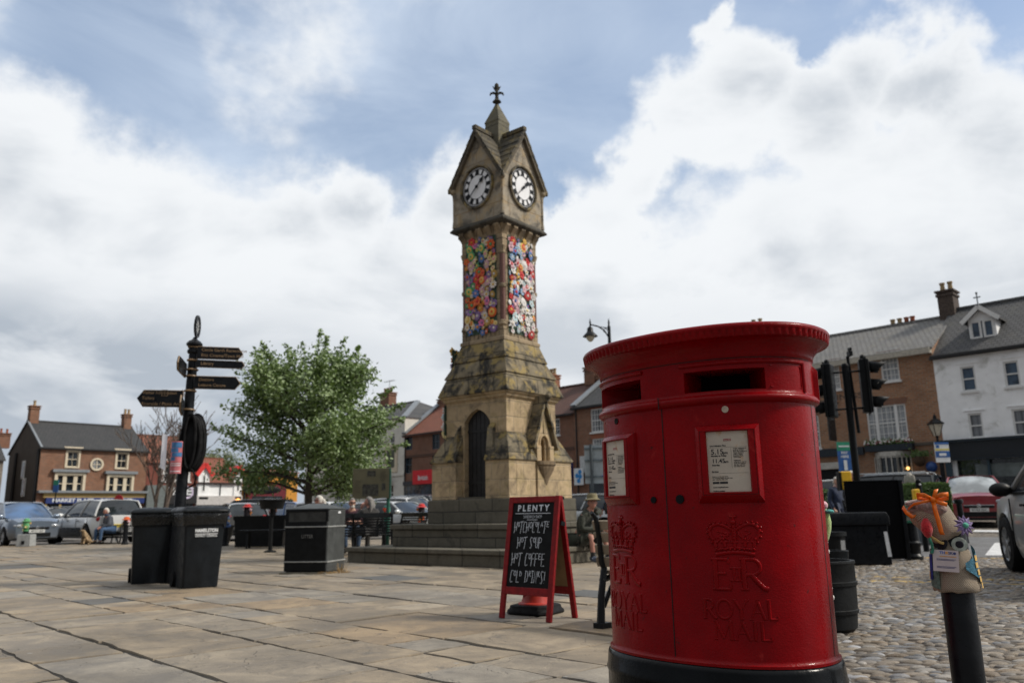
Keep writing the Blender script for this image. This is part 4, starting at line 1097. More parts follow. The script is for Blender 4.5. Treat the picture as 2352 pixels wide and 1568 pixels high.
chalk(mb, 'HoTCHOCoLATe', 0, .735, .088, .40, F, .0026); chalk(mb, 'HoT SoUP', -.01, .600, .088, .28, F, .0026); chalk(mb, 'HoT CoFFeE', -.01, .455, .096, .38, F, .0026); chalk(mb, 'CoLd DRINKS!', .0, .310, .094, .40, F, .0026)
mb.build('chalk_menu', CHALK, pn)
fr2, mb, M2, _, _ = leaf(-1, 'rear_frame'); mb.build('rear_board', TAN, fr2)
mb = MB()
for x in (-hw + .03, hw - .03): mb.bb(x - .02, x + .02, .175, .24, Ht - .045, Ht - .02)
mb.build('hinge', BLACK, ab)
mb = MB(); mb.beam((hw + .002, .165, .80), (hw + .002, .22, .79), .01, .035); mb.build('strap', BLACK, ab)
# cone under the board
cn = thing('traffic_cone', 'stubby red traffic cone weighting the blackboard from underneath', 'traffic cone', tuple(G(1222, 1410) + Vector((.035, .09, 0))), rz_ab + .15)
CONE = M_('faded cone plastic', (.36, .028, .018), .42, var=.18, scale=8)
mb = MB(); rs = []
for (h_, z) in ((.205, 0), (.215, .012), (.21, .035), (.195, .05), (.19, .075), (.16, .082)):
    c_ = .06; rs.append([(-h_ + c_, -h_, z), (h_ - c_, -h_, z), (h_, -h_ + c_, z), (h_, h_ - c_, z), (h_ - c_, h_, z), (-h_ + c_, h_, z), (-h_, h_ - c_, z), (-h_, -h_ + c_, z)])
mb.rings(rs); mb.build('cone_base', RUBBER, cn, bevel=.004)
mb = MB(); mb.lathe([(.158, .080), (.155, .092), (.128, .10), (.118, .13), (.09, .25), (.062, .42), (.04, .58), (.03, .60), (.02, .60)], 24); mb.build('cone_body', CONE, cn, smooth=True)

# ------------------------------------------------------------------ wooden slat bench half hidden by the post box
bw = G(1372, 1443)
bn = thing('slatted_bench', 'weathered wooden slat bench with black iron ends beside the post box', 'bench', (bw.x + .05, bw.y + .02, 0), radians(-43))
WOOD = M_('grey weathered timber', (.25, .20, .145), .8, var=.3, scale=3, bmp=.004, bscale=30)
for k, xx in ((0, 0), (1, 1.5)):
    mb = MB()
    mb.tube([(xx, -.03, .03), (xx, -.01, .25), (xx, .04, .45), (xx, .09, .62), (xx, .04, .84), (xx, -.01, .90)][:3] + [(xx, .01, .50), (xx, -.01, .68), (xx, -.045, .84), (xx, -.10, .885)], [.034, .028, .026, .024, .022, .02, .016], 8)
    mb.tube([(xx, .0, .36), (xx, .25, .40), (xx, .46, .38), (xx, .52, .2), (xx, .56, .03)], .024, 8)
    mb.tube([(xx, .02, .16), (xx, .12, .30), (xx, .30, .38)], .018, 8)
    mb.bb(xx - .045, xx + .045, -.07, .05, 0, .045); mb.bb(xx - .045, xx + .045, .50, .62, 0, .045)
    mb.build('iron_end', BLACK, bn, smooth=True)
for i in range(4):
    mb = MB(); z = .50 + i * .095; y = .0 - (z - .5) * .12; mb.beam((-.06, y + .03, z), (1.56, y + .03, z), .075, .026, up=(0, .97, .25)); mb.build('back_slat', WOOD, bn, bevel=.006)
for i in range(5):
    mb = MB(); y = .06 + i * .095; mb.bb(-.06, 1.56, y, y + .075, .405, .435); mb.build('seat_slat', WOOD, bn, bevel=.006)
mb = MB(); mb.tube([(-.03, -.02, .66), (-.03, .06, .70), (-.03, .22, .69), (-.03, .40, .66), (-.03, .47, .55), (-.03, .46, .40)], .022, 8); mb.build('armrest', BLACK, bn, smooth=True)

# ------------------------------------------------------------------ wheelie bins
BINM = M_('wheelie bin plastic', (.007, .0095, .0125), .42, var=.25, scale=5, bmp=.002, bscale=120, dirt=(.014, .018, .022), dirts=3, spec=.25)
BAG = M_('bin liner', (.006, .007, .008), .22, var=.3, bmp=.02, bscale=16)
LETW = M_('white print', (.72, .74, .76), .6)
def wheelie(loc, rz, label, letters, flip=1):
    t = thing('wheelie_bin', label, 'wheelie bin', loc, rz, group='black wheelie bins beside the signpost')
    mb = MB(); n = 6
    def ring(hx, y0, y1, z, c=.035):
        pts = []
        for (cx, cy, a0) in ((hx - c, y1 - c, 0), (-hx + c, y1 - c, 90), (-hx + c, y0 + c, 180), (hx - c, y0 + c, 270)):
            pts += [(cx + c * cos(radians(a0 + 30 * i)), cy + c * sin(radians(a0 + 30 * i)), z) for i in range(4)]
        return pts
    mb.rings([ring(.225, -.235, .20, .0), ring(.23, -.24, .21, .03), ring(.238, -.27, .26, .35), ring(.262, -.315, .315, .86), ring(.266, -.32, .32, .90), ring(.285, -.34, .34, .915), ring(.288, -.343, .343, .965), ring(.278, -.33, .33, .97)])
    mb.build('bin_body', BINM, t, smooth=True, auto=35)
    mb = MB(); rr = random.Random(3)
    rs = []
    for z, o in ((.985, .012), (.955, .028), (.90, .024), (.85, .012), (.79, .006)):
        r0 = ring(.27 + o, -.325 - o, .325 + o, z, .05); rs.append([(x + rr.uniform(-.004, .004), y + rr.uniform(-.004, .004), zz + (rr.uniform(-.025, .025) if z < .86 else rr.uniform(-.006, .006))) for x, y, zz in r0])
    mb.rings(rs, cap0=False, cap1=False); mb.build('bin_liner', BAG, t, smooth=True, auto=80)
    mb = MB(); rs = []
    for hx, y0, y1, z in ((.305, -.375, .36, .968), (.308, -.38, .362, .985), (.300, -.37, .36, 1.005), (.27, -.32, .33, 1.035), (.14, -.2, .2, 1.05)): rs.append(ring(hx, y0, y1, z, .05))
    mb.rings(rs)
    mb.box((0, -.378, .985), (.30, .03, .02)); mb.build('bin_lid', BINM, t, smooth=True, auto=40)
    mb = MB(); mb.tube([(-.22, .33, .98), (-.22, .40, 1.02), (-.2, .42, 1.035), (.2, .42, 1.035), (.22, .40, 1.02), (.22, .33, .98)], .017, 8); mb.build('handle', BINM, t, smooth=True)
    for sx in (-1, 1):
        mb = MB(); M = Matrix.Translation((sx * .235, .22, .10)) @ Matrix.Rotation(pi / 2, 4, 'Y'); mb.lathe([(.03, -.03), (.10, -.03), (.102, 0), (.10, .03), (.03, .03)], 20, M); mb.build('wheel', RUBBER, t, smooth=True)
    if letters:
        F = Matrix(((1, 0, 0, 0), (0, 0, -1, -.302), (0, 1, 0, 0), (0, 0, 0, 1))) @ Matrix.Rotation(-.085, 4, 'X')
        F = Matrix.Translation((0, -.302, .70)) @ Matrix.Rotation(radians(90 + 5), 4, 'X')
        mb = MB(); put_text(mb, letters[0], F @ Matrix.Translation((.02, .03, .004)), size=.064, bold=.0025, fit=.29, ext=.001); mb.bb(-.125, .165, -.016, -.008, .003, .005, F)
        put_text(mb, letters[1], F @ Matrix.Translation((.02, -.038, .004)), size=.04, bold=.0008, fit=.28, ext=.001); mb.build('lettering', LETW, t)
    return t
b1 = G(437, 1351); wheelie((b1.x - .06, b1.y + .32, 0), radians(36), 'black wheelie bin printed HAMBLETON DISTRICT COUNCIL in white', ('HAMBLETON', 'DISTRICT COUNCIL'))
b2 = G(336, 1342); wheelie((b2.x - .12, b2.y + .33, 0), radians(26), 'plain black wheelie bin left of the lettered one', None)

# ------------------------------------------------------------------ cast litter bin on a slab
lb = G(751, 1317); lrz = radians(-12)
GREYB = M_('weathered bin plastic', (.055, .060, .060), .6, var=.25, scale=4, bmp=.003, bscale=60, dirt=(.03, .032, .034), dirts=3.5)
BINBLK = M_('bin front black', (.008, .009, .010), .5, var=.3, spec=.2)
SILV = M_('worn silver band', (.40, .41, .40), .5, metal=.3, var=.2)
LB = thing('litter_bin', 'square grey and black litter bin with two silver bands on a stone slab', 'litter bin', tuple(lb + Vector((-.293, .40, -.05))), lrz); LB.scale = (1, 1, .95)
hx, hy = .37, .33
mb = MB(); mb.bb(-hx - .05, hx + .0, -hy - .07, hy + .05, 0, .075); mb.build('slab', ST_DARK, LB, bevel=.01)
mb = MB(); mb.bb(-hx + .012, hx, -hy, hy, .075, 1.10); mb.build('bin_body', GREYB, LB, bevel=.03, bseg=3)
mb = MB(); mb.bb(-hx - .004, hx - .03, -hy - .006, -hy + .05, .09, .80); mb.bb(-hx - .004, hx - .03, -hy - .006, -hy + .05, .80, .90); mb.build('front_door', BINBLK, LB, bevel=.008)
mb = MB(); mb.bb(-hx - .004, -hx + .05, -hy - .012, -hy + .2, .90, 1.06); mb.bb(hx - .05, hx - .004, -hy - .012, -hy + .05, .90, 1.06); mb.bb(-hx - .004, hx - .004, -hy - .016, -hy + .06, 1.06, 1.11); mb.build('hood', BINBLK, LB, bevel=.01)
mb = MB(); mb.bb(-hx + .05, hx - .05, -hy - .002, -hy + .01, .90, 1.06); mb.build('aperture_flap', M_('dark flap', (.035, .036, .034), .6, var=.5, scale=6), LB)
mb = MB(); mb.bb(-hx - .01, hx + .01, -hy - .012, hy + .012, .805, .825); b_1 = mb.build('band', SILV, LB, bevel=.004)
mb = MB(); mb.bb(-hx - .01, hx + .01, -hy - .012, hy + .012, .235, .255); mb.build('band', SILV, LB, bevel=.004)
mb = MB(); mb.rings([[(-hx, -hy, 1.10), (hx, -hy, 1.10), (hx, hy, 1.10), (-hx, hy, 1.10)], [(-hx + .0, -hy + .0, 1.115), (hx - .0, -hy + .0, 1.115), (hx, hy, 1.115), (-hx, hy, 1.115)], [(-.10, -.08, 1.20), (.10, -.08, 1.20), (.10, .08, 1.20), (-.10, .08, 1.20)]]); mb.build('lid', GREYB, LB, bevel=.012)
mb = MB(); mb.bb(-.115, .145, -hy - .012, -hy, .60, .71); pq = mb.build('plaque', BINBLK, LB)
mb = MB(); put_text(mb, 'LITTER', Matrix.Translation((.015, -hy - .013, .655)) @ Matrix.Rotation(pi / 2, 4, 'X'), size=.078, bold=.001, fit=.20); mb.build('lettering', M_('worn silver letters', (.16, .16, .155), .6), pq)
mb = MB(); mb.bb(hx, hx + .004, .02, .12, 1.03, 1.065); mb.build('sticker', LETW, LB)
# dry grass tuft at its foot
rg = random.Random(4); mb = MB()
for i in range(260):
    a = rg.random(); bx = lb.x - .12 + a * .42 + rg.gauss(0, .02); by = lb.y - .06 + a * .30 + rg.gauss(0, .02)
    tall = .17 if (a > .62 and a < .78 and rg.random() < .75) else .04
    L = rg.uniform(.4, 1.0) * tall; ang = rg.uniform(0, 6.3); ln = rg.uniform(.2, .9)
    p = Vector((bx, by, 0)); q_ = p + Vector((cos(ang) * L * ln, sin(ang) * L * ln, L)); w = Vector((-sin(ang), cos(ang), 0)) * .003
    mb.add([p - w, p + w, q_ + w * .3, q_ - w * .3], [(0, 1, 2, 3)])
tag(mb.build('dry_grass', M_('dry grass', (.36, .22, .07), .8, var=.3, scale=20)), kind='stuff')

# ------------------------------------------------------------------ fingerpost
fp = thing('fingerpost', 'tall black fingerpost with gold edged arms leaning a little right', 'signpost', (-4.86, 11.72, 0), 0, rot=(0, radians(1.3), 0))
mb = MB(); mb.lathe([(.10, 0), (.10, .9), (.088, .95), (.080, 1.0), (.072, 2.5), (.066, 3.30)], 20); mb.build('pole', BLACK, fp, smooth=True)
mb = MB(); mb.lathe([(.075, 3.30), (.095, 3.32), (.095, 3.35), (.078, 3.37), (.08, 3.40), (.115, 3.43), (.118, 3.455), (.09, 3.49), (.04, 3.52), (.02, 3.56)], 20); mb.build('post_cap', BLACK, fp, smooth=True)
Mf = Matrix.Translation((.02, 0, 3.72)) @ Matrix.Rotation(radians(100), 4, 'Z') @ Matrix.Rotation(pi / 2, 4, 'X')
mb = MB(); mb.lathe([(.14, -.012), (.17, -.016), (.175, 0), (.17, .016), (.14, .012)], 32, Mf, False, False); mb.rings([[tuple(Mf @ Vector((r * cos(2 * pi * i / 24), r * sin(2 * pi * i / 24), z))) for i in range(24)] for r, z in ((.115, -.008), (.09, -.009), (.09, .009), (.115, .008), (.115, -.008))], cap0=False, cap1=False)
for a in range(0, 360, 45): mb.beam(Mf @ Vector((0, 0, 0)), Mf @ Vector((.15 * cos(radians(a)), .15 * sin(radians(a)), 0)), .012, .012)
fn_ = mb.build('finial_disc', BLACK, fp, smooth=True); mb = MB(); mb.lathe([(.10, -.004), (.10, .004)], 24, Mf, True, True); mb.build('disc_plate', M_('pale crest plate', (.45, .46, .46), .5), fn_)
for z in (3.40, 3.20, 3.06, 2.96, 2.74, 2.46):
    mb = MB(); mb.lathe([(.086, z - .012), (.092, z), (.086, z + .012)], 20); mb.build('band_ring', GOLD, fp, smooth=True)
def arm(z, hgt, length, yaw, lines, left=False, tilt=0, size=.085, icon=False):
    M = Matrix.Translation((0, 0, z)) @ Matrix.Rotation(yaw, 4, 'Z') @ Matrix.Rotation(tilt, 4, 'Y')
    s = -1 if left else 1
    def poly(o): 
        hh = hgt / 2 + o; tip = length + o * 1.2; nk = length - hgt * .36
        p = [(.07, -hh), (nk, -hh), (tip, 0), (nk, hh), (.07, hh)]
        return [(s * x, y) for x, y in p][:: s]
    Mx = M @ Mxz
    mb = MB(); mb.prism(poly(0), .034, M=Mx @ Matrix.Translation((0, 0, .083 if not False else 0)), z0=-.017); a_ = mb.build('arm', BLACK, fp, bevel=.003)
    mb = MB(); pts = [tuple(Mx @ Vector((x, y, .083))) for x, y in poly(.0)]; mb.tube(pts, .0195, 4, close=True, flat=1.0) if False else mb.tube([Vector(p) for p in pts], .010, 6, close=True); mb.build('arm_edge', GOLD, a_)
    mb = MB(); n = len(lines)
    for i, t in enumerate(lines):
        y = (n - 1) / 2 * size * 1.28 - i * size * 1.28
        x = .13 if not left else -length + hgt * .30
        put_text(mb, t, Mx @ Matrix.Translation((x, y, .103)), size=size, bold=.0008, align='LEFT', shear=.0)
    if icon:
        T = Mx @ Matrix.Translation((-.33, size * 1.28, .103)); 
        ib = MB()
        for (a, b_, c, d) in ((-.045, .045, .040, .046), (-.045, .045, -.046, -.040), (-.046, -.040, -.046, .046), (.040, .046, -.046, .046)): ib.bb(a, b_, c, d, 0, .002, T)
        ib.build('symbol_border', GOLD, a_)
        mi2 = MB(); put_text(mi2, 'i', T, size=.085, bold=.002); mi2.build('information_symbol', GOLD, a_)
    if lines: mb.build('arm_lettering', GOLD, a_)
    # the other side carries the same bar of black
    return a_
arm(3.31, .175, .72, radians(10), ['Castle Garth Racecourse', 'Ritz Cinema/Town Hall'], size=.064)
arm(3.145, .10, .75, radians(12), ['Library'], size=.064)
arm(2.86, .18, .72, radians(8), ['Doctors', 'Leisure Centre'], size=.064)
arm(2.61, .235, .72, radians(4), ['Visitor Information', 'Toilets', 'Riverside / Picnic Area'], left=True, size=.064, icon=True)
arm(3.03, .20, .78, radians(-76), [], size=.07)
arm(2.47, .21, .78, radians(-70), [], size=.07)
# cable coil and notices on the pole
cl = thing('cable_coil', 'coil of thick black cable hung on the fingerpost', 'cable', (-4.70, 11.70, 1.97), 0)
mb = MB(); rr = random.Random(8)
for k in range(9):
    ox, oz, yy = rr.uniform(-.02, .03), rr.uniform(-.02, .02), -.10 + k * .022; R1, R2 = .12 + rr.uniform(-.05, .03), .37 + rr.uniform(-.03, .04)
    mb.tube([(ox + R1 * cos(2 * pi * i / 30), yy + rr.uniform(-.01, .01), oz + R2 * sin(2 * pi * i / 30)) for i in range(30)], .022, 7, close=True)
mb.build('loops', RUBBER, cl, smooth=True)
mb = MB(); mb.sphere((-.02, 0, 0), 1, 16, 10, None, (.16, .11, .36)); mb.build('bundle', RUBBER, cl, smooth=True)
mb = MB(); mb.tube([(-.05, -.1, -.33), (.05, -.09, -.40), (.10, -.05, -.50), (.06, 0, -.60), (-.06, .02, -.66)], .014, 7); mb.build('loose_end', RUBBER, cl, smooth=True)
nt_ = thing('paper_notice', 'blank white paper curling off the left side of the fingerpost', 'notice', (-5.02, 11.62, 1.60))
mb = MB(); mb.grid(lambda u, v: (-.13 * u + .02, -.10 + .12 * u * u, .50 * v - .03 + .05 * u), 6, 4); PM, q, b = newmat('thin white paper'); b.inputs['Base Color'].default_value = (.85, .85, .9, 1); tr_ = q.n('ShaderNodeBsdfTranslucent', inp={'Color': (.85, .85, .92, 1)}); mx_ = q.n('ShaderNodeMixShader', inp={0: .55, 1: b.outputs[0], 2: tr_.outputs[0]}); q.t.links.new(mx_.outputs[0], PM.node_tree.nodes['Material Output'].inputs[0]); mb.build('sheet', PM, nt_, smooth=True)
po = thing('poster', 'small pink and blue event poster taped to the fingerpost', 'poster', (-4.87, 11.60, 1.52))
PINK = M_('poster pink', (.55, .16, .18), .6, var=.25, scale=12); PBLUE = M_('poster blue', (.05, .17, .36), .6, var=.3, scale=12)
mb = MB(); mb.grid(lambda u, v: (.10 * sin((u - .5) * 1.9), -.10 * cos((u - .5) * 1.9) + .02, .46 * v), 8, 1); ps = mb.build('poster_sheet', PINK, po, smooth=True)
def pst(u, v): return (.101 * sin((u - .5) * 1.9), -.101 * cos((u - .5) * 1.9) + .02, .46 * v)
mb = MB()
for (u0, u1, v0, v1) in ((.08, .95, .80, .97), (.05, .70, .66, .79), (.2, .98, .52, .65), (.1, .5, .40, .51)): mb.grid(lambda a, b_: pst(u0 + (u1 - u0) * a, v0 + (v1 - v0) * b_), 8, 1)
mb.build('printed_shapes', PBLUE, ps)
mb = MB()
for v in (.30, .24, .06): mb.grid(lambda a, b_: pst(.08 + .84 * a, v + .022 * b_), 8, 1)
mb.build('printed_lines', LETW, ps)
# ------------------------------------------------------------------ people and the dog
def skin_geo(chain, radii, sub=1, root=0):
    """chain: {name: (pos, parent)}; grows one continuous tapered surface over the skeleton"""
    names = list(chain); idx = {k: i for i, k in enumerate(names)}
    me = bpy.data.meshes.new('tmp'); me.from_pydata([chain[k][0] for k in names], [(idx[k], idx[chain[k][1]]) for k in names if chain[k][1]], [])
    o = bpy.data.objects.new('tmp', me); COL.objects.link(o)
    sm = o.modifiers.new('s', 'SKIN'); sm.use_smooth_shade = True
    for i, k in enumerate(names):
        r = radii[k]; me.skin_vertices[0].data[i].radius = r if isinstance(r, tuple) else (r, r)
        me.skin_vertices[0].data[i].use_root = (i == root)
    ss = o.modifiers.new('ss', 'SUBSURF'); ss.levels = sub; ss.render_levels = sub
    dg = bpy.context.evaluated_depsgraph_get(); dg.update()
    ev = bpy.data.meshes.new_from_object(o.evaluated_get(dg))
    r = ([tuple(v.co) for v in ev.vertices], [tuple(p.vertices) for p in ev.polygons])
    bpy.data.objects.remove(o); bpy.data.meshes.remove(me); bpy.data.meshes.remove(ev)
    return r
SKIN = M_('light skin', (.46, .26, .19), .55, var=.12, scale=12)
SKINP = M_('ruddy skin', (.42, .20, .15), .55, var=.15, scale=12)
HAIRW = M_('white hair', (.58, .55, .50), .8, var=.2, scale=30, bmp=.006, bscale=80)
HAIRG = M_('grey hair', (.20, .19, .18), .8, var=.35, scale=25, bmp=.006, bscale=80)
EYE_ = M_('dark eye', (.02, .018, .016), .3)
LIP = M_('lip', (.30, .11, .09), .6)
def head_geo(mb, hc, yaw, pitch=0.0):
    """head with brow, nose, chin, jaw and ears; faces -y before yaw"""
    M = Matrix.Translation(hc) @ Matrix.Rotation(yaw, 4, 'Z') @ Matrix.Rotation(pitch, 4, 'X')
    n, m_ = 20, 14; rs = []
    for i in range(m_ + 1):
        t = pi * i / m_; z = -cos(t); r = max(sin(t), .02); row = []
        for j in range(n):
            a = 2 * pi * j / n; x, y = r * cos(a), r * sin(a)
            sx, sy, sz = .076, .098, .122
            f = max(0, -y)                                          # front of the face
            if z < 0: sx *= 1 - .26 * (-z) ** 1.3; sy *= 1 - .10 * (-z)
            yy = y * sy
            if z < -.1 and y < 0: yy -= .012 * f * (1 - abs(z + .65))
            if abs(z - .18) < .16 and y < -.5: yy += .007 * (1 if abs(abs(x) - .42) < .25 else -.3)
            row.append((x * sx, yy, z * sz))
        rs.append(row)
    mb.rings(rs, M=M)
    mb.add([(-.013, -.085, .026), (.013, -.085, .026), (.020, -.088, -.028), (-.020, -.088, -.028), (0, -.122, -.020), (0, -.098, .028)], [(0, 5, 4, 3), (5, 1, 2, 4), (3, 4, 2)], M)
    for s in (-1, 1): mb.sphere((s * .078, .012, -.005), .03, 8, 6, M, (.35, .6, 1))
    return M
def hand_geo(mb, w, d, side, curl=.6):
    """palm, four unequal bent fingers and a thumb leaving the side of the palm"""
    d = Vector(d).normalized(); up = Vector((0, 0, 1)); x = d.cross(up)
    if x.length < .1: x = Vector((1, 0, 0))
    x.normalize(); nrm = x.cross(d); w = Vector(w)
    mb.tube([w, w + d * .045, w + d * .088], [.022, .036, .038], 8, flat=1.0)
    for i, L in enumerate((.066, .074, .070, .054)):
        b0 = w + d * .085 + x * (-.028 + .019 * i)
        b1 = b0 + d * L * .5 - nrm * L * .12 * curl; b2 = b1 + d * L * .32 - nrm * L * .42 * curl
        mb.tube([b0, b1, b2], [.0095, .009, .007], 6)
    t0 = w + d * .03 + x * side * .03; t1 = t0 + d * .03 + x * side * .03 - nrm * .01; mb.tube([t0, t1, t1 + d * .03 - nrm * .012], [.012, .011, .008], 6)
def person(name, label, loc, rz, J, look=0.0, nod=0.0, top=None, legs=None, skin=None, hair='short', hairm=None, shoes=None, build=1.0, bare_leg=False, sleeve='wrist', coat=0.0, extra=None, group=None):
    """J: joint positions; the body is one mesh, clothing and hair are its children"""
    t = thing(name, label, 'person', loc, rz, group=group)
    k = build
    ch = {'pel': (J['pel'], None), 'sp': (J['sp'], 'pel'), 'ch': (J['ch'], 'sp'), 'nk': (J['nk'], 'ch'), 'hd': (J['hd'], 'nk')}
    R = {'pel': (.11 * k, .09 * k), 'sp': (.10 * k, .08 * k), 'ch': (.115 * k, .08 * k), 'nk': .052, 'hd': .05}
    for s in 'LR':
        ch['sh' + s] = (J['sh' + s], 'ch'); ch['el' + s] = (J['el' + s], 'sh' + s); ch['wr' + s] = (J['wr' + s], 'el' + s)
        ch['hp' + s] = (J['hp' + s], 'pel'); ch['kn' + s] = (J['kn' + s], 'hp' + s); ch['an' + s] = (J['an' + s], 'kn' + s)
        R.update({'sh' + s: .046, 'el' + s: .038, 'wr' + s: .027, 'hp' + s: .075 * k, 'kn' + s: .058, 'an' + s: .038})
    mb = MB(); mb.add(*skin_geo(ch, R))
    HM = head_geo(mb, Vector(J['hd']) + Vector((0, 0, .05)), look, nod)
    for s, sd in (('L', -1), ('R', 1)):
        d = Vector(J['wr' + s]) - Vector(J['el' + s]); hand_geo(mb, J['wr' + s], J.get('hand' + s, d), sd)
        a = Vector(J['an' + s]); f = Vector(J.get('toe' + s, (0, -1, 0))); 
        mb.tube([a + Vector((0, 0, -.02)), a + f * .09 + Vector((0, 0, -.055)), a + f * .17 + Vector((0, 0, -.062))], [.036, .034, .022], 8)
    body = mb.build('body', skin or SKIN, t, smooth=True, auto=80)
    mb = MB()
    for s in (-1, 1): mb.sphere((s * .031, -.083, .018), .011, 8, 5, HM, (1.2, .6, .7))
    mb.build('eyes', EYE_, body, smooth=True)
    mb = MB(); mb.sphere((0, -.093, -.062), .02, 8, 5, HM, (1.1, .35, .3)); mb.build('mouth', LIP, body, smooth=True)
    # clothing, grown over the same skeleton
    g_ = .014
    tc = {q_: ch[q_] for q_ in ('pel', 'sp', 'ch')}; tr = {'pel': (.150 * k + g_, .125 * k + g_), 'sp': (.145 * k + g_, .115 * k + g_), 'ch': (.165 * k + g_, .118 * k + g_)}
    nkp = Vector(J['ch']).lerp(Vector(J['nk']), .95); tc['col'] = (tuple(nkp), 'ch'); tr['col'] = .066
    for s in 'LR':
        for j, r in (('sh', .082), ('el', .058)): tc[j + s] = ch[j + s]; tr[j + s] = r
        if sleeve == 'wrist': e = Vector(J['el' + s]).lerp(Vector(J['wr' + s]), .95); tc['wr' + s] = (tuple(e), 'el' + s); tr['wr' + s] = .040
        if coat:                                                     # skirts of a long coat hang over the thighs
            c_ = Vector(J['hp' + s]).lerp(Vector(J['kn' + s]), coat); tc['ct' + s] = (tuple(c_), 'pel'); tr['ct' + s] = (.125 * k, .125 * k)
    mb = MB(); mb.add(*skin_geo(tc, tr)); mb.build('top', top, body, smooth=True, auto=80)
    lc = {'pel': (J['pel'], None)}; lr = {'pel': (.148 * k, .125 * k)}
    for s in 'LR':
        for j, r in (('hp', .105 * k), ('kn', .076)): lc[j + s] = (J[j + s], 'pel' if j == 'hp' else 'hp' + s); lr[j + s] = r
        if not bare_leg: e = Vector(J['an' + s]) + Vector((0, 0, .02)); lc['an' + s] = (tuple(e), 'kn' + s); lr['an' + s] = .056
    mb = MB(); mb.add(*skin_geo(lc, lr)); mb.build('trousers' if not bare_leg else 'shorts', legs, body, smooth=True, auto=80)
    for s in 'LR':
        a = Vector(J['an' + s]); f = Vector(J.get('toe' + s, (0, -1, 0))); mb = MB()
        fl = a.z - .088
        mb.tube([Vector((a.x, a.y, fl + .075)) - f * .055, Vector((a.x, a.y, fl + .062)) + f * .02, Vector((a.x, a.y, fl + .048)) + f * .11, Vector((a.x, a.y, fl + .042)) + f * .19, Vector((a.x, a.y, fl + .036)) + f * .215], [.036, .052, .047, .040, .012], 10)
        mb.build('shoe', shoes or RUBBER, body, smooth=True)
    if hair:
        mb = MB(); n, m_ = 18, 8; rs = []
        lim = {'short': .05, 'bob': -.75, 'bald': .1}.get(hair, .0)
        for i in range(m_ + 1):
            th = (i / m_) * (pi * (.62 if hair != 'bob' else .80)); row = []
            for j in range(n):
                a = 2 * pi * j / n; x, y, z = sin(th) * cos(a), sin(th) * sin(a), cos(th)
                kx = 1.10 if hair != 'bob' else 1.28
                if y < -.15 and z < .55: x, y, z = x * .75, y * .45, max(z, .50)     # keep the face clear
                zz = z * .122 * 1.12
                row.append((x * .076 * kx, y * .098 * (1.10 if y > 0 else 1.04) + .006, zz + .002))
            rs.append(row)
        mb.rings(rs[::-1], M=HM, cap0=False, cap1=True)
        if hair == 'tail': mb.tube([HM @ Vector(p) for p in ((0, .09, .03), (.0, .13, -.03), (.01, .12, -.12), (.02, .09, -.22), (.02, .08, -.30))], [.05, .05, .045, .035, .012], 10)
        if hair == 'long':
            for i in range(9):
                x = -.085 + .17 * i / 8; mb.tube([HM @ Vector(p) for p in ((x * .9, .06, .06), (x * 1.1, .095, -.06), (x * 1.15, .085, -.17), (x * 1.0, .075, -.28))], [.035, .038, .03, .012], 7)
        mb.build('hair', hairm or HAIRG, body, smooth=True, auto=80)
    if extra: extra(body, HM, J)
    return t
def sit(seat=.45, lean=.0, spread=.10, knee=.0, shin=0.0):
    """default seated pose facing -y"""
    z = seat + .09
    J = {'pel': (0, 0, z), 'sp': (0, -.02 - lean * .4, z + .20), 'ch': (0, -.02 - lean, z + .40), 'nk': (0, -.04 - lean * 1.15, z + .535), 'hd': (0, -.07 - lean * 1.25, z + .60)}
    for s, k in (('L', -1), ('R', 1)):
        J['sh' + s] = (k * .185, -.02 - lean, z + .43); J['el' + s] = (k * .25, -.08 - lean, z + .16); J['wr' + s] = (k * .10, -.30 - lean * .4, z + .10)
        J['hp' + s] = (k * .10, -.03, z - .01); J['kn' + s] = (k * (.10 + spread), -.45 - knee, z + .01); J['an' + s] = (k * (.09 + spread * .7), -.46 - knee + shin, .09)
        J['toe' + s] = (k * .2, -.98, 0)
    return J
def stand(step=0.0, lean=0.0, h=1.72):
    f = h / 1.72
    J = {'pel': (0, 0, .92 * f), 'sp': (0, -.01 - lean * .4, 1.12 * f), 'ch': (0, -lean, 1.33 * f), 'nk': (0, -.01 - lean * 1.2, 1.475 * f), 'hd': (0, -.03 - lean * 1.3, 1.54 * f)}
    for s, k in (('L', -1), ('R', 1)):
        st = step * k
        J['sh' + s] = (k * .19, -lean, 1.38 * f); J['el' + s] = (k * .25, .05 + st * .4, 1.09 * f); J['wr' + s] = (k * .24, -.08 + st * .7, .85 * f)
        J['hp' + s] = (k * .09, 0, .90 * f); J['kn' + s] = (k * .10, -.03 - st * .5, .48 * f); J['an' + s] = (k * .10, .02 - st * 1.0, .09 + max(0, -st) * .12)
        J['toe' + s] = (k * .1, -.99, 0)
    return J
def cloth(n, c, var=.2): return M_(n, c, .9, var=var, scale=8, bmp=.006, bscale=26, sheen=.15)
OLIVE = cloth('dark olive parka', (.028, .032, .022)); KHAKI = cloth('khaki hat cotton', (.17, .145, .075)); DENIM = cloth('blue denim', (.04, .085, .17)); DKDEN = cloth('dark denim', (.03, .055, .10))
GREYJ = cloth('slate jacket', (.075, .085, .105)); NAVY = cloth('navy coat', (.016, .026, .060)); BLKJ = cloth('black jacket', (.010, .011, .014)); ORNG = cloth('orange jumper', (.66, .22, .015)); MAROON = cloth('maroon shirt', (.055, .018, .03))
BLKT = cloth('black top', (.02, .018, .018)); PINKB = cloth('pink cotton', (.42, .25, .27)); CHAR = cloth('charcoal trousers', (.025, .025, .028)); JEANLT = cloth('mid denim', (.07, .16, .32))
TRAIN = M_('trainer mesh', (.09, .11, .16), .7, var=.8, scale=22)
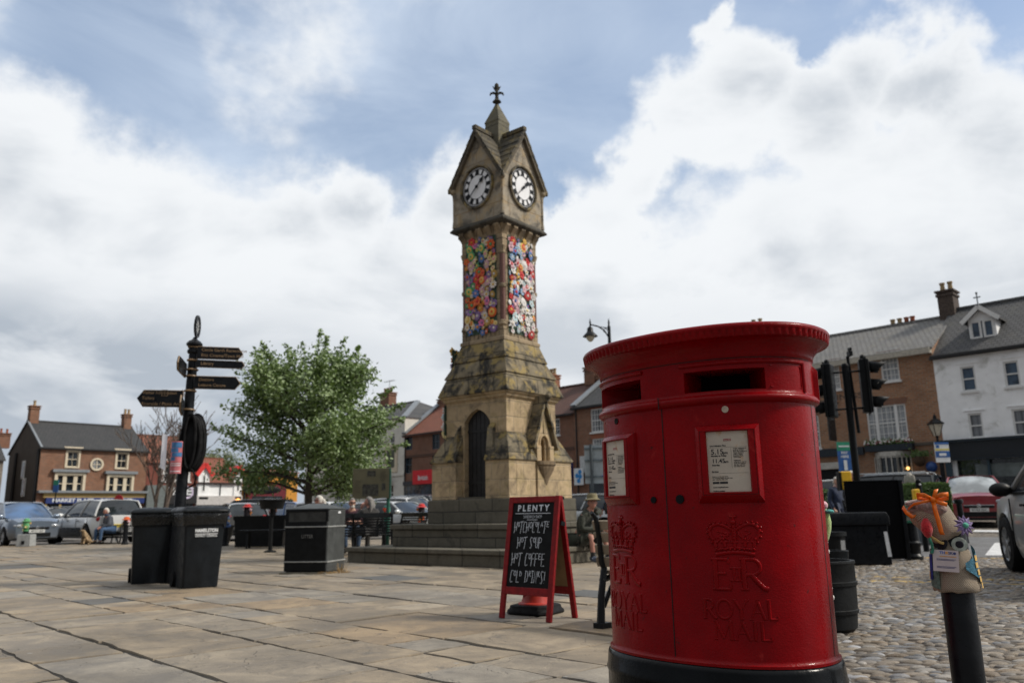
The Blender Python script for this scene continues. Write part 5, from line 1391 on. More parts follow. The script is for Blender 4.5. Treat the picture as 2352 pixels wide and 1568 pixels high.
# man in hat and shorts on the lower tower step
J = sit(.30, .22, .10); z = .39
J['knR'] = (.20, -.43, .50); J['anR'] = (.22, -.50, .10); J['knL'] = (-.14, -.40, .47); J['anL'] = (-.16, -.42, .10)
J['wrR'] = (.20, -.52, .58); J['wrL'] = (.08, -.54, .56); J['elR'] = (.31, -.22, .58); J['elL'] = (-.24, -.24, .58); J['handR'] = (-.5, -.6, -.2); J['handL'] = (.6, -.5, -.2)
def hat(body, HM, J):
    mb = MB(); mb.lathe([(.150, .040), (.155, .046), (.100, .075), (.098, .085), (.094, .135), (.075, .160), (.01, .165)], 22, HM @ Matrix.Rotation(-.05, 4, 'X') @ Matrix.Diagonal((1.0, 1.18, 1, 1)), cap0=False); mb.build('bucket_hat', KHAKI, body, smooth=True, auto=70)
    mb = MB(); mb.tube([HM @ Vector(p) for p in ((-.10, .09, -.13), (-.12, .0, -.17), (-.06, -.07, -.20))], [.05, .055, .03], 8); mb.tube([HM @ Vector(p) for p in ((.10, .09, -.13), (.12, .0, -.17), (.06, -.07, -.20))], [.05, .055, .03], 8); mb.sphere((0, .11, -.12), .10, 10, 7, HM, (1.25, .7, .8)); mb.build('hood', OLIVE, body, smooth=True)
    mb = MB(); mb.tube([(.03, -.27, .80), (.05, -.36, .66), (.04, -.34, .55)], [.03, .035, .03], 8); mb.build('scarf', GREYJ, body, smooth=True)
    for s in 'LR':
        a = Vector(J['an' + s]); mb = MB(); mb.tube([a + Vector((0, 0, .09)), a + Vector((0, 0, -.02))], [.047, .046], 10); mb.build('sock', BLKT, body, smooth=True)
person('person', 'man in olive parka, khaki bucket hat and shorts sitting on the tower step', (1.12, 14.80, 0), radians(52), J, look=radians(-48), top=OLIVE, legs=OLIVE, skin=SKINP, hair='short', hairm=HAIRG, shoes=TRAIN, build=1.12, bare_leg=True, coat=.75, extra=hat)
# three people by the metal bench
def shades(body, HM, J):
    mb = MB()
    for s in (-1, 1): mb.sphere((s * .034, -.092, .018), .026, 10, 6, HM, (1.1, .35, .75)); mb.tube([HM @ Vector((s * .062, -.085, .022)), HM @ Vector((s * .08, .01, .02))], .005, 5)
    mb.tube([HM @ Vector((-.02, -.10, .022)), HM @ Vector((.02, -.10, .022))], .005, 5); mb.build('sunglasses', BLACK, body, smooth=True)
def beard(body, HM, J):
    shades(body, HM, J); mb = MB(); mb.sphere((0, -.072, -.085), .05, 12, 8, HM, (1.0, .75, .75)); mb.sphere((0, -.095, -.045), .022, 8, 5, HM, (1.5, .5, .4)); mb.build('beard', HAIRW, body, smooth=True)
J = sit(.44, .06, .08); J['wrL'] = (.12, -.36, .72); J['wrR'] = (.02, -.36, .74); J['elL'] = (-.22, -.12, .70)
person('person', 'bearded man in sunglasses and maroon shirt seated behind the metal bench', (-4.08, 20.35, 0), radians(14), J, look=radians(12), nod=.04, top=MAROON, legs=DKDEN, skin=SKIN, hair='short', hairm=HAIRG, extra=beard, sleeve='elbow', build=1.08)
J = sit(.44, .02); J['elR'] = (.25, -.30, .80); J['wrR'] = (.10, -.26, 1.04); J['handR'] = (-.3, -.1, 1)
person('person', 'woman with grey wavy hair and raised hand on the metal bench', (-3.37, 18.98, 0), radians(180 + 38), J, look=radians(42), top=BLKT, legs=BLKT, skin=SKINP, hair='long', hairm=HAIRG)
J = sit(.50, .03)
person('person', 'woman in orange jumper and sunglasses with a white ponytail seated beyond the litter bin', (-4.62, 19.6, 0), radians(-85), J, look=radians(-6), top=ORNG, legs=DKDEN, skin=SKINP, hair='tail', hairm=HAIRW, extra=shades)
# man with a dog on the far left bench
J = sit(.44, .13, .12); J['wrL'] = (-.03, -.42, .60); J['wrR'] = (.05, -.40, .61)
def scarfd(body, HM, J):
    mb = MB(); mb.lathe([(.075, -.05), (.10, -.02), (.105, .02), (.085, .05)], 14, Matrix.Translation(Vector(J['nk']) + Vector((0, -.0, -.02))), False, False); mb.build('scarf', DKDEN, body, smooth=True)
person('person', 'grey haired man in slate jacket and jeans sitting with a small dog', (-15.15, 30.6, 0), radians(-62 + 24), J, look=radians(-8), nod=.2, top=GREYJ, legs=DENIM, skin=SKINP, hair='short', hairm=HAIRW, extra=scarfd, build=1.1)
def dog(loc, rz):
    t = thing('dog', 'small tan and black terrier sitting at the feet of the man in jeans', 'dog', loc, rz)
    ch = {'rump': ((0, .16, .16), None), 'mid': ((0, .06, .26), 'rump'), 'chest': ((0, -.05, .36), 'mid'), 'neck': ((0, -.09, .46), 'chest'), 'skull': ((0, -.13, .52), 'neck'), 'muz': ((0, -.23, .49), 'skull'),
          'tail': ((0, .30, .10), 'rump'), 'tail2': ((.06, .38, .14), 'tail')}
    R = {'rump': .11, 'mid': .105, 'chest': .10, 'neck': .06, 'skull': .065, 'muz': .028, 'tail': .025, 'tail2': .012}
    for s, k in (('L', -1), ('R', 1)):
        ch['fs' + s] = ((k * .06, -.06, .30), 'chest'); ch['fw' + s] = ((k * .06, -.09, .14), 'fs' + s); ch['fp' + s] = ((k * .06, -.12, .03), 'fw' + s)
        ch['hk' + s] = ((k * .12, .02, .16), 'rump'); ch['hh' + s] = ((k * .12, .12, .06), 'hk' + s); ch['hf' + s] = ((k * .12, .0, .025), 'hh' + s)
        R.update({'fs' + s: .045, 'fw' + s: .03, 'fp' + s: .026, 'hk' + s: .06, 'hh' + s: .032, 'hf' + s: .028})
    mb = MB(); mb.add(*skin_geo(ch, R))
    for k in (-1, 1): mb.add([(k * .03, -.11, .565), (k * .075, -.12, .55), (k * .07, -.14, .62)], [(0, 1, 2), (2, 1, 0)])
    mb.sphere((0, -.262, .497), .014, 6, 5)
    mb.build('body', M_('terrier coat', (.30, .21, .12), .9, var=.75, scale=5, dirt=(.02, .018, .016), dirts=4), t, smooth=True, auto=80)
dog((-15.62, 29.72, 0), radians(-20))
# pedestrians at the right
J = stand(.10, .02, 1.74); J['wrR'] = (.27, -.10, .86)
person('person', 'balding old man in a long black jacket walking beside the black panel', (8.3, 20.0, gz(8.3, 20)), radians(28), J, look=radians(-25), top=BLKJ, legs=CHAR, skin=SKINP, hair='bald', hairm=HAIRW, coat=.35, build=1.12)
def pscarf(body, HM, J):
    mb = MB(); mb.lathe([(.07, -.04), (.09, -.01), (.095, .03), (.07, .06)], 14, Matrix.Translation(Vector(J['nk']) + Vector((0, -.01, -.02))), False, False); mb.build('scarf', M_('patterned scarf', (.40, .25, .22), .9, var=.6, scale=30), body, smooth=True)
J = stand(.06, .0, 1.60)
person('person', 'white haired woman in a navy coat and patterned scarf beside the post box edge', (8.38, 21.1, gz(8.4, 21)), radians(20), J, look=radians(-15), top=NAVY, legs=NAVY, skin=SKIN, hair='bob', hairm=HAIRW, coat=.5, build=1.1, extra=pscarf)
def pbag(body, HM, J):
    mb = MB(); mb.box((.20, .16, 1.02), (.10, .30, .36), M=Matrix.Rotation(.15, 4, 'X')); mb.build('tote_bag', PINKB, body, bevel=.03); mb = MB(); mb.tube([(.20, .05, 1.18), (.19, -.02, 1.44), (.17, .10, 1.44), (.20, .26, 1.18)], .012, 6); mb.build('bag_strap', PINKB, body)
J = stand(.22, .05, 1.66)
person('person', 'woman with long grey hair walking away with a pink shoulder bag', (9.72, 19.9, gz(9.7, 19.9)), radians(180 - 30), J, look=0, top=NAVY, legs=JEANLT, skin=SKIN, hair='long', hairm=M_('ash hair', (.33, .31, .27), .8, var=.3, scale=25, bmp=.006), extra=pbag)
def bcap(body, HM, J):
    mb = MB(); mb.lathe([(.088, .045), (.09, .06), (.08, .11), (.01, .135)], 16, HM @ Matrix.Diagonal((1, 1.15, 1, 1)), cap0=False); mb.add([tuple(HM @ Vector(p)) for p in ((-.07, -.09, .05), (.07, -.09, .05), (.05, -.18, .035), (-.05, -.18, .035), (-.07, -.09, .062), (.07, -.09, .062), (.05, -.18, .047), (-.05, -.18, .047))], [(3, 2, 1, 0), (4, 5, 6, 7), (0, 1, 5, 4), (1, 2, 6, 5), (2, 3, 7, 6), (3, 0, 4, 7)]); mb.build('cap', M_('royal blue cotton', (.03, .06, .32), .9), body, smooth=True)
J = stand(.1, .02, 1.8)
person('person', 'man in a blue cap and dark clothes left of the post box', (2.30, 19.2, 0), radians(-70), J, top=NAVY, legs=CHAR, skin=SKINP, hair='short', extra=bcap)
person('person', 'distant pedestrian in dark clothes outside the blue shop', tuple(D(1316, 1090, 46).xy) + (0,), radians(60), stand(.12, .02, 1.7), top=BLKJ, legs=DKDEN, hair='bald', hairm=HAIRG, skin=SKINP)
# ------------------------------------------------------------------ metal benches
BMET = M_('bench black metal', (.008, .009, .010), .34, var=.3, bmp=.001, spec=.22)
def metal_bench(loc, rz, L, label, group=None):
    t = thing('metal_bench', label, 'bench', loc, rz, group=group)
    for k, x in enumerate((-L / 2, 0, L / 2) if L > 1.6 else (-L / 2, L / 2)):
        mb = MB(); mb.tube([(x, .36, 0), (x, .30, .25), (x, .26, .44), (x, .30, .62), (x, .38, .92)], .026, 8); mb.tube([(x, -.18, 0), (x, -.13, .25), (x, -.16, .42), (x, .26, .43)], .026, 8)
        mb.tube([(x, -.16, .42), (x, -.18, .60), (x, -.08, .66), (x, .30, .66)], .02, 8); mb.build('leg_frame', BMET, t, smooth=True)
    for i in range(7):
        mb = MB(); z = .50 + i * .058; y = .275 + (z - .5) * .24
        if i == 6: z += .03; mb.beam((-L / 2 - .03, y, z), (L / 2 + .03, y, z), .11, .03, up=(0, .97, .24))
        else: mb.beam((-L / 2, y, z), (L / 2, y, z), .034, .022, up=(0, .97, .24))
        mb.build('back_slat', BMET, t, bevel=.004)
    for i in range(7):
        mb = MB(); y = -.16 + i * .062; mb.bb(-L / 2, L / 2, y, y + .04, .425, .45); mb.build('seat_slat', BMET, t)
    return t
# backs are on local +y; the bench by the tower shows its back
metal_bench((-3.68, 18.72, 0), radians(186), 1.72, 'black metal slatted bench seen from behind, between litter bin and tower', 'black metal benches in the market place')
metal_bench((-2.85, 20.4, 0), radians(-60), 1.6, 'black metal bench seen end-on behind the tower steps', 'black metal benches in the market place')
metal_bench((-4.05, 20.5, 0), radians(14), 1.5, 'black metal bench under the bearded man', 'black metal benches in the market place')
metal_bench((-4.70, 19.6, 0), radians(-85), 1.5, 'black metal bench under the woman in orange', 'black metal benches in the market place')
metal_bench((-15.0, 30.75, 0), radians(-45), 1.7, 'black metal bench under the man with the dog', 'black metal benches in the market place')
# low table-like bench and the troughs behind the wheelie bins
t = thing('backless_bench', 'low black backless bench behind the litter bin', 'bench', (-7.0, 23.8, 0), radians(3))
mb = MB(); mb.bb(-1.0, 1.0, -.20, .20, .47, .52); mb.build('seat', BMET, t, bevel=.008)
for x in (-.75, .75):
    mb = MB(); mb.beam((x, -.16, 0), (x, -.10, .47), .06, .04); mb.beam((x, .16, 0), (x, .10, .47), .06, .04); mb.build('leg', BMET, t)
DKPL = M_('dark planter', (.008, .009, .010), .5, var=.3, spec=.2)
for i, (px, py, Yd, w, h_, lab) in enumerate(((600, 1225, 25.2, 1.5, .92, 'long black planter trough behind the low bench'), (498, 1238, 26.5, .95, .62, 'rounded black tub behind the lettered wheelie bin'))):
    p = D(px, py, Yd)
    t = thing('planter_trough' if i == 0 else 'tub', lab, 'planter', (p.x, Yd, 0), radians(4))
    mb = MB()
    if i == 0: mb.rings([[(-w / 2 * k, -.3 * k, z), (w / 2 * k, -.3 * k, z), (w / 2 * k, .3 * k, z), (-w / 2 * k, .3 * k, z)] for k, z in ((.94, 0), (1, h_ - .12), (1.05, h_ - .12), (1.05, h_), (.96, h_), (.95, h_ - .06))])
    else: mb.lathe([(.36, 0), (.47, .35), (.50, .58), (.53, .58), (.53, .64), (.47, .64), (.46, .55)], 22)
    mb.build('shell', DKPL, t, smooth=True, auto=30)
    mb = MB(); mb.box((0, 0, h_ - .05), (w * .85, .5, .02)) if i == 0 else mb.lathe([(.47, .57), (.01, .58)], 16); mb.build('soil', M_('potting soil', (.05, .035, .025), .95, bmp=.01), t)
# bowl planter on a stalk
bp = D(625, 1158, 21.0)
t = thing('pedestal_planter', 'black bowl planter raised on a slim post above the low bench', 'planter', (bp.x, 21.0, 0))
mb = MB(); mb.lathe([(.24, 1.08), (.28, 1.085), (.335, 1.29), (.36, 1.29), (.36, 1.325), (.335, 1.325), (.32, 1.27)], 26); mb.build('bowl', DKPL, t, smooth=True, auto=30)
mb = MB(); mb.lathe([(.16, 0), (.16, .03), (.05, .06), (.045, 1.08)], 14); mb.build('post', DKPL, t, smooth=True, auto=30)
mb = MB(); mb.lathe([(.33, 1.285), (.01, 1.30)], 20); mb.build('soil', _m['potting soil'], t)
# information board on green posts
ip = D(856, 1115, 20.8)
t = thing('information_board', 'olive information board with photographs on two green posts by the tree', 'information board', (ip.x, 20.8, 0), radians(-4))
GRNP = M_('green post paint', (.015, .10, .065), .5)
for x in (-.10, .40):
    mb = MB(); mb.cyl((x, .05, 0), (x, .05, 1.98), .045, 12); mb.build('post', GRNP, t, smooth=True)
mb = MB(); mb.bb(-.52, .44, -.02, .02, 1.30, 2.06); pn = mb.build('panel', M_('olive printed panel', (.125, .115, .065), .5, var=.1, scale=4), t, bevel=.006)
mb = MB(); mb.bb(.44, .475, -.022, .022, 1.30, 2.06); mb.build('panel_edge', GRNP, t)
mb = MB(); mb.bb(-.26, .16, -.024, -.021, 1.36, 1.66); mb.bb(.24, .34, -.024, -.021, 1.50, 1.68); mb.bb(-.14, .08, -.024, -.021, 1.86, 2.0); mb.build('photographs', M_('printed photograph', (.045, .045, .035), .5, var=.7, scale=14), pn)
rr = random.Random(2); mb = MB()
for c0 in (-.47, .20):
    for i in range(11): mb.bb(c0, c0 + rr.uniform(.13, .17), -.023, -.021, 1.75 - i * .03 if c0 < 0 else 1.98 - i * .024, 1.757 - i * .03 if c0 < 0 else 1.986 - i * .024)
mb.build('printed_text', M_('print brown', (.07, .06, .035), .6), pn)
# ------------------------------------------------------------------ bollards
def bollard(loc, h, r, label, topper=None, cat='bollard', tilt=None, group=None, prof=None):
    t = thing('bollard', label, cat, loc, 0, rot=tilt, group=group)
    mb = MB(); mb.lathe(prof or [(r * 1.35, 0), (r * 1.35, .05), (r * 1.05, .10), (r, .14), (r, h * .80), (r * 1.25, h * .82), (r * 1.25, h * .85), (r, h * .87), (r, h * .94), (r * .7, h * .98), (.01, h)], 18); mb.build('post', BLACK, t, smooth=True, auto=35)
    return t
def topper_geo(name, label, loc, r, h, base, cols, seed, hat=None):
    """knitted sleeve with crocheted flowers, pulled over a bollard"""
    rr = random.Random(seed)
    t = thing('knitted_topper', label, 'yarn topper', loc, 0, group='knitted toppers on the bollards')
    mb = MB(); mb.lathe([(r, 0), (r * 1.12, .02), (r * 1.08, h * .5), (r * 1.12, h * .85), (r * .9, h), (.01, h * 1.03)], 18); mb.build('sleeve', base, t, smooth=True)
    for i in range(12):
        a, z = rr.uniform(0, 6.3), rr.uniform(.05, .95) * h; c = rr.choice(cols); o = bpy.data.objects.new('flower', flower_mesh(rr.choice([0, 1, 2, 3]), c, rr.choice(cols))); COL.objects.link(o); o.parent = t
        n_ = Vector((cos(a), sin(a), 0)); o.location = n_ * r * 1.08 + Vector((0, 0, z)); o.rotation_euler = n_.to_track_quat('Z', 'Y').to_euler(); s_ = rr.uniform(.4, .62) * r; o.scale = (s_,) * 3
    if hat:
        mb = MB(); mb.lathe([(r * 1.7, h), (r * 1.75, h + .02), (r * 1.1, h + .04), (r * 1.0, h + .10), (.01, h + .12)], 18); mb.build('knitted_hat', hat, t, smooth=True)
    return t
YG = yarn(YARN[16]); YB = yarn(YARN[12]); YK = M_('black yarn', (.02, .015, .02), .95, var=.5, scale=30, bmp=.006)
cols1 = [YARN[3], YARN[4], YARN[16], YARN[17]]; colsR = [YARN[0], YARN[1], YARN[2], YARN[18], YARN[6]]; colsB = [YARN[12], YARN[13], YARN[18], YARN[4], YARN[2]]
GB = 'black bollards along the car park edge'
for (px, yb, Yd, h, r, lab, tlab, base, cols, seed, th, zt, hat) in (
    (62, 1251, 29.6, .72, .085, 'black bollard in front of the silver blue car', 'green knitted topper with yellow flowers in front of the silver blue car', YG, cols1, 1, .34, .52, YG),
    (291, 1250, 29.2, .80, .085, 'black bollard between the white car and the seated man', 'black and orange knitted topper with a red hat and one arm by the seated man', YK, colsR, 2, .20, .66, yarn(YARN[1])),
    (520, 1235, 26.0, .80, .09, 'black bollard just right of the lettered wheelie bin', 'pale blue knitted topper with daisies right of the wheelie bin', YB, colsB, 3, .50, .58, None),
    (567, 1225, 27.0, .90, .09, 'black bollard behind the low bench, under a red topper', 'dark knitted topper with red bows behind the low bench', YK, colsR, 4, .46, .74, yarn(YARN[0])),
    (626, 1225, 25.9, .90, .09, 'black bollard directly behind the bowl planter', 'dark and red knitted topper half hidden by the bowl planter post', YK, colsR, 5, .50, .70, None),
    (888, 1230, 22.4, .80, .085, 'black bollard at the right end of the metal bench', 'teal knitted topper with orange and red flowers at the metal bench end', yarn(YARN[15]), [YARN[0], YARN[2], YARN[1], YARN[12]], 6, .40, .72, None),
    (968, 1225, 24.5, .88, .085, 'black bollard beside the tower plinth', 'black knitted topper with red and orange flowers beside the tower plinth', YK, [YARN[0], YARN[1], YARN[2], YARN[6]], 7, .46, .62, yarn(YARN[0]))):
    p = D(px, 1190, Yd); bollard((p.x, Yd, 0), h, r, lab, group=GB)
    topper_geo('knitted_topper', tlab, (p.x, Yd, zt), r * 1.05, th, base, cols, seed, hat)
t = thing('marker_block', 'grey concrete block at the foot of the green topped bollard', 'block', tuple(D(60, 1245, 29.2).xy) + (0,), .1)
mb = MB(); mb.rings([sq(.24, 0), sq(.22, .42)]); mb.build('block', M_('pale concrete', (.30, .31, .31), .9, bmp=.004), t, bevel=.015); mb = MB(); mb.bb(-.05, .05, -.25, -.236, .08, .2); mb.build('notch', BLACK, t)
# ------------------------------------------------------------------ near right: bollard in a knitted face
kb = D(2201, 1355, 3.1); kb0 = Vector((kb.x - .004, 3.1, 0))
bollard(tuple(kb0), .82, .056, 'slim plain black bollard in the right foreground', prof=[(.056, 0), (.056, .80), (.05, .815), (.01, .82)])
CREAMK = None
m, q, b = newmat('oatmeal stocking stitch')
oc = q.n('ShaderNodeTexCoord').outputs['Object']; x, y, z = q.xyz(oc)
ang = q.math('MULTIPLY', q.math('ARCTAN2', y, x), 11.0); row = q.math('MULTIPLY', z, 118.0)
zig = q.math('ABSOLUTE', q.math('SUBTRACT', q.math('FRACT', ang), .5))
st = q.math('SINE', q.math('MULTIPLY', q.math('ADD', row, q.math('MULTIPLY', zig, 1.6)), 6.2832))
c = q.mix(q.mr(st, -.8, .6), (.34, .25, .16), (.78, .63, .46)); c = q.mix(q.mr(q.noise(oc, 12, 4, .6), .35, .7, 0, .35), c, (.50, .38, .26))
setin(q, b, 'Base Color', c); b.inputs['Roughness'].default_value = .95; b.inputs['Sheen Weight'].default_value = .25
bump(q, b, q.math('ADD', st, q.math('MULTIPLY', q.noise(oc, 160, 2, .5), .6)), .0035)
KNIT = m
kt = thing('knitted_character_topper', 'oatmeal knitted face topper with eye, orange bow and notice card on the nearest bollard', 'yarn topper', tuple(kb0 + Vector((0, 0, .585))), 0); kt.scale = (.86, .92, .83); kt.rotation_euler.z = radians(-27)
mb = MB(); rk = random.Random(6); rs = []
for z, r, cx in ((0, .088, .0), (.006, .094, 0), (.03, .092, 0), (.08, .082, -.003), (.13, .079, -.003), (.17, .074, -.006), (.20, .066, -.010), (.225, .064, -.010), (.25, .066, -.012), (.262, .060, -.012)):
    rs.append([(cx + r * cos(2 * pi * i / 28) * (1 + .02 * sin(3 * i)), r * .92 * sin(2 * pi * i / 28), z + .004 * sin(i * 1.7)) for i in range(28)])
mb.rings(rs); mb.build('body_sleeve', KNIT, kt, smooth=True, auto=80)
# the soft hat, flopped over to the left
M = Matrix.Translation((-.012, -.008, .250)) @ Matrix.Rotation(radians(-27), 4, 'Y')
mb = MB(); rs = []
for z, r in ((-.022, .064), (-.016, .076), (.0, .076), (.03, .068), (.065, .073), (.10, .078), (.13, .076), (.152, .060), (.160, .03), (.161, .005)):
    rs.append([tuple(M @ Vector((-z * .10 + r * cos(2 * pi * i / 28) * 1.08, r * sin(2 * pi * i / 28), z + .003 * sin(i * 2.1)))) for i in range(28)])
mb.rings(rs); mb.build('hat', KNIT, kt, smooth=True, auto=80)
BROWNK = M_('brown pink fluffy yarn', (.30, .19, .165), .95, var=.4, scale=60, bmp=.008, bscale=110, sheen=.4)
mb = MB()
for (x, y, z, a, b_, c) in ((-.115, -.055, .385, .062, .035, .020), (-.085, -.070, .372, .055, .03, .022), (-.125, -.04, .360, .045, .035, .018), (-.06, -.075, .358, .05, .02, .026)): mb.sphere((x, y, z), 1, 12, 7, None, (a, b_, c))
o = mb.build('fluffy_roll', BROWNK, kt, smooth=True); o.location.x = .012
RIB = M_('orange satin ribbon', (.78, .16, .006), .34, var=.12, scale=30)
def ribbon(mb, pts, w, side=(0, -.35, .9)):
    s_ = Vector(side).normalized() * w
    P_ = [Vector(p) for p in pts]; n = len(P_)
    vs = [tuple(p - s_) for p in P_] + [tuple(p + s_) for p in P_]
    mb.add(vs, [(i, i + 1, n + i + 1, n + i) for i in range(n - 1)])
mb = MB()
ribbon(mb, [(-.062, -.094, .395), (-.058, -.102, .35), (-.052, -.106, .31), (-.046, -.104, .262), (-.042, -.103, .248)], .009, (1, -.2, 0))
for k in (-1, 1):
    ribbon(mb, [(-.062, -.085, .402), (-.062 + k * .03, -.098, .422), (-.062 + k * .062, -.09, .424), (-.062 + k * .06, -.075, .408), (-.062 + k * .03, -.075, .400), (-.062, -.083, .400)], .010)
ribbon(mb, [(-.062, -.09, .40), (-.05, -.10, .43), (-.045, -.095, .447)], .009, (1, 0, .2)); ribbon(mb, [(-.062, -.092, .40), (-.03, -.10, .385), (-.01, -.10, .378)], .009, (.2, 0, 1))
ribbon(mb, [(-.062, -.09, .40), (-.10, -.105, .392), (-.14, -.09, .382), (-.165, -.06, .36)], .006)
mb.sphere((-.062, -.092, .402), .012, 10, 7)
ribbon(mb, [(-.185, -.055, .372), (-.172, -.07, .345), (-.150, -.075, .326), (-.138, -.075, .33)], .009, (.5, 0, .8))
o = mb.build('ribbon_bow', RIB, kt, smooth=True); o.location.x = .012; sm_ = o.modifiers.new('th', 'SOLIDIFY'); sm_.thickness = .0014; sm_.offset = 0
PURP = M_('lilac yarn', (.22, .15, .34), .95, var=.3, scale=60, bmp=.006, bscale=130, sheen=.4)
mb = MB(); fc = Vector((.052, -.078, .285)); fd = Vector((.55, -.8, .15)).normalized(); fx = fd.cross(Vector((0, 0, 1))).normalized(); fy = fx.cross(fd)
for ring_, (n, r0, r1) in enumerate(((11, .018, .042), (9, .012, .029))):
    for i in range(n):
        a = 2 * pi * i / n + ring_ * .3; d = fx * cos(a) + fy * sin(a); w = fd.cross(d)
        mb.tube([fc + d * r0 * .3 + fd * (.004 + .006 * ring_), fc + d * r0 + w * .006 + fd * .012, fc + d * r1 + fd * .006, fc + d * r0 - w * .006 + fd * .012], .0058, 6)
mb.build('lilac_flower', PURP, kt, smooth=True); mb = MB(); mb.sphere(fc + fd * .016, .013, 10, 7); mb.build('flower_centre', yarn((.08, .42, .30)), kt, smooth=True)
# red tulip hanging from the hat
mb = MB(); tp = Vector((-.088, -.092, .268)); mb.tube([tp + Vector((0, 0, .052)), tp + Vector((0, 0, .03)), tp, tp + Vector((.003, 0, -.025)), tp + Vector((.004, 0, -.034))], [.008, .021, .024, .014, .006], 10); mb.build('tulip', yarn((.50, .012, .02)), kt, smooth=True)
mb = MB(); mb.tube([tp + Vector((.004, 0, -.03)), tp + Vector((.012, 0, -.06)), tp + Vector((.013, .0, -.085)), tp + Vector((.008, 0, -.10))], .0065, 7); mb.build('tulip_stalk', yarn((.02, .20, .13)), kt, smooth=True)
mb = MB(); mb.tube([(-.10, -.07, .325), (-.105, -.08, .30), (-.085, -.085, .24), (-.055, -.088, .215), (-.04, -.082, .210)], .006, 6); mb.build('yellow_cord', yarn((.52, .34, .10)), kt, smooth=True).location.x = .01
# eyes
def eye(cx, cz, r, mats, nm):
    n_ = Vector((cx * .9, -1, 0)).normalized(); c_ = Vector((cx, -sqrt(max(0, .066 ** 2 - cx * cx)) - .002, cz))
    M = n_.to_track_quat('Z', 'Y').to_matrix().to_4x4(); M.translation = c_
    for i, (rr_, h_, mt) in enumerate(mats):
        mb = MB(); mb.lathe([(rr_ * r, -.002), (rr_ * r, h_ * .6), (rr_ * r * .8, h_), (.001, h_ * 1.1)], 20, M); 
        o_ = mb.build(nm if i == 0 else 'pupil', mt, kt if i == 0 else par, smooth=True)
        if i == 0: par = o_
YWH = M_('pale green white yarn', (.50, .56, .50), .95, var=.25, scale=60, bmp=.006, bscale=130); YNV = M_('black navy yarn', (.012, .013, .022), .95, var=.4, scale=60, bmp=.006, bscale=130)
eye(.030, .205, .031, [(1, .006, YWH), (.52, .012, YNV)], 'eye'); 
mb = MB(); M = Vector((-.5, -.86, 0)).to_track_quat('Z', 'Y').to_matrix().to_4x4(); M.translation = (-.043, -.058, .215); mb.lathe([(.031, -.003), (.031, .006), (.001, .009)], 18, M @ Matrix.Diagonal((1, 1.15, 1, 1))); mb.build('eye_patch', YNV, kt, smooth=True)
# granny-square waistcoat panels and the card
TEAL = M_('teal yarn', (.05, .17, .25), .95, var=.3, scale=60, bmp=.007, bscale=120); TEALG = M_('sage yarn', (.12, .20, .17), .95, var=.3, scale=60, bmp=.007, bscale=120); YEL = yarn((.70, .42, .07)); RBLUE = M_('royal blue yarn', (.012, .025, .22), .95, var=.3, scale=60, bmp=.006, bscale=120)
def curved(mb, u0, u1, z0, z1, r, z2=None, z3=None):
    """patch wrapped on the sleeve: angles in degrees from the front (-y), positive towards +x"""
    z2 = z0 if z2 is None else z2; z3 = z1 if z3 is None else z3
    def f(u, v):
        a = radians(u0 + (u1 - u0) * u); zz = (z0 + (z2 - z0) * u) * (1 - v) + (z1 + (z3 - z1) * u) * v; k = r * (1.0 - .14 * max(0, min(1, zz / .2)) + .06)
        return (k * sin(a), -k * .92 * cos(a), zz)
    mb.grid(f, 8, 6)
mb = MB(); curved(mb, 28, 120, .095, .125, .093, .01, .20); a_ = mb.build('right_waistcoat_panel', TEAL, kt, smooth=True)
mb = MB()
for (a0, z) in ((62, .145), (60, .115), (64, .085), (68, .055), (72, .028)): curved(mb, a0, a0 + 14, z - .012, z + .012, .0965)
mb.build('yellow_squares', YEL, a_, smooth=True)
mb = MB(); curved(mb, -110, -40, .03, .18, .093, .01, .19); a_ = mb.build('left_waistcoat_panel', TEALG, kt, smooth=True)
mb = MB(); curved(mb, -88, -62, .05, .16, .096); mb.build('blue_square', RBLUE, a_, smooth=True); mb = MB(); curved(mb, -86, -76, .055, .085, .098); mb.build('yellow_square', YEL, a_, smooth=True)
mb = MB(); Mc = Matrix.Translation((-.030, -.086, .135)) @ Matrix.Rotation(radians(4), 4, 'Y') @ Matrix.Rotation(radians(-4), 4, 'X'); mb.box((0, 0, 0), (.098, .0018, .092), M=Mc); cd = mb.build('notice_card', M_('laminated card', (.56, .48, .48), .25, var=.06), kt)
Fc = Mc @ Matrix.Translation((0, -.0013, 0)) @ Matrix.Rotation(pi / 2, 4, 'X')
mb = MB(); put_text(mb, 'TH', Fc @ Matrix.Translation((-.012, .034, 0)), size=.016, bold=.0006, align='CENTER'); mb.build('blue_lettering', M_('print blue', (.04, .12, .45), .5), cd)
mb = MB(); put_text(mb, 'IR', Fc @ Matrix.Translation((.004, .034, 0)), size=.016, bold=.0006); mb.bb(-.024, .04, .0175, .0205, 0, .0003, Fc); mb.build('orange_lettering', M_('print orange', (.70, .30, .05), .5), cd)
mb = MB(); put_text(mb, 'SK', Fc @ Matrix.Translation((.019, .034, 0)), size=.016, bold=.0006); mb.lathe([(.006, .0003), (.0001, .0003)], 14, Fc @ Matrix.Translation((.034, .034, 0)), False, True)
rr = random.Random(1)
for i in range(4): mb.bb(-.035, .038 - .006 * (i % 2), .006 - i * .0045 if i < 2 else -.026 - (i - 2) * .005, .0082 - i * .0045 if i < 2 else -.0238 - (i - 2) * .005, 0, .0003, Fc)
mb.build('print_lines', M_('print navy', (.05, .06, .18), .5), cd)
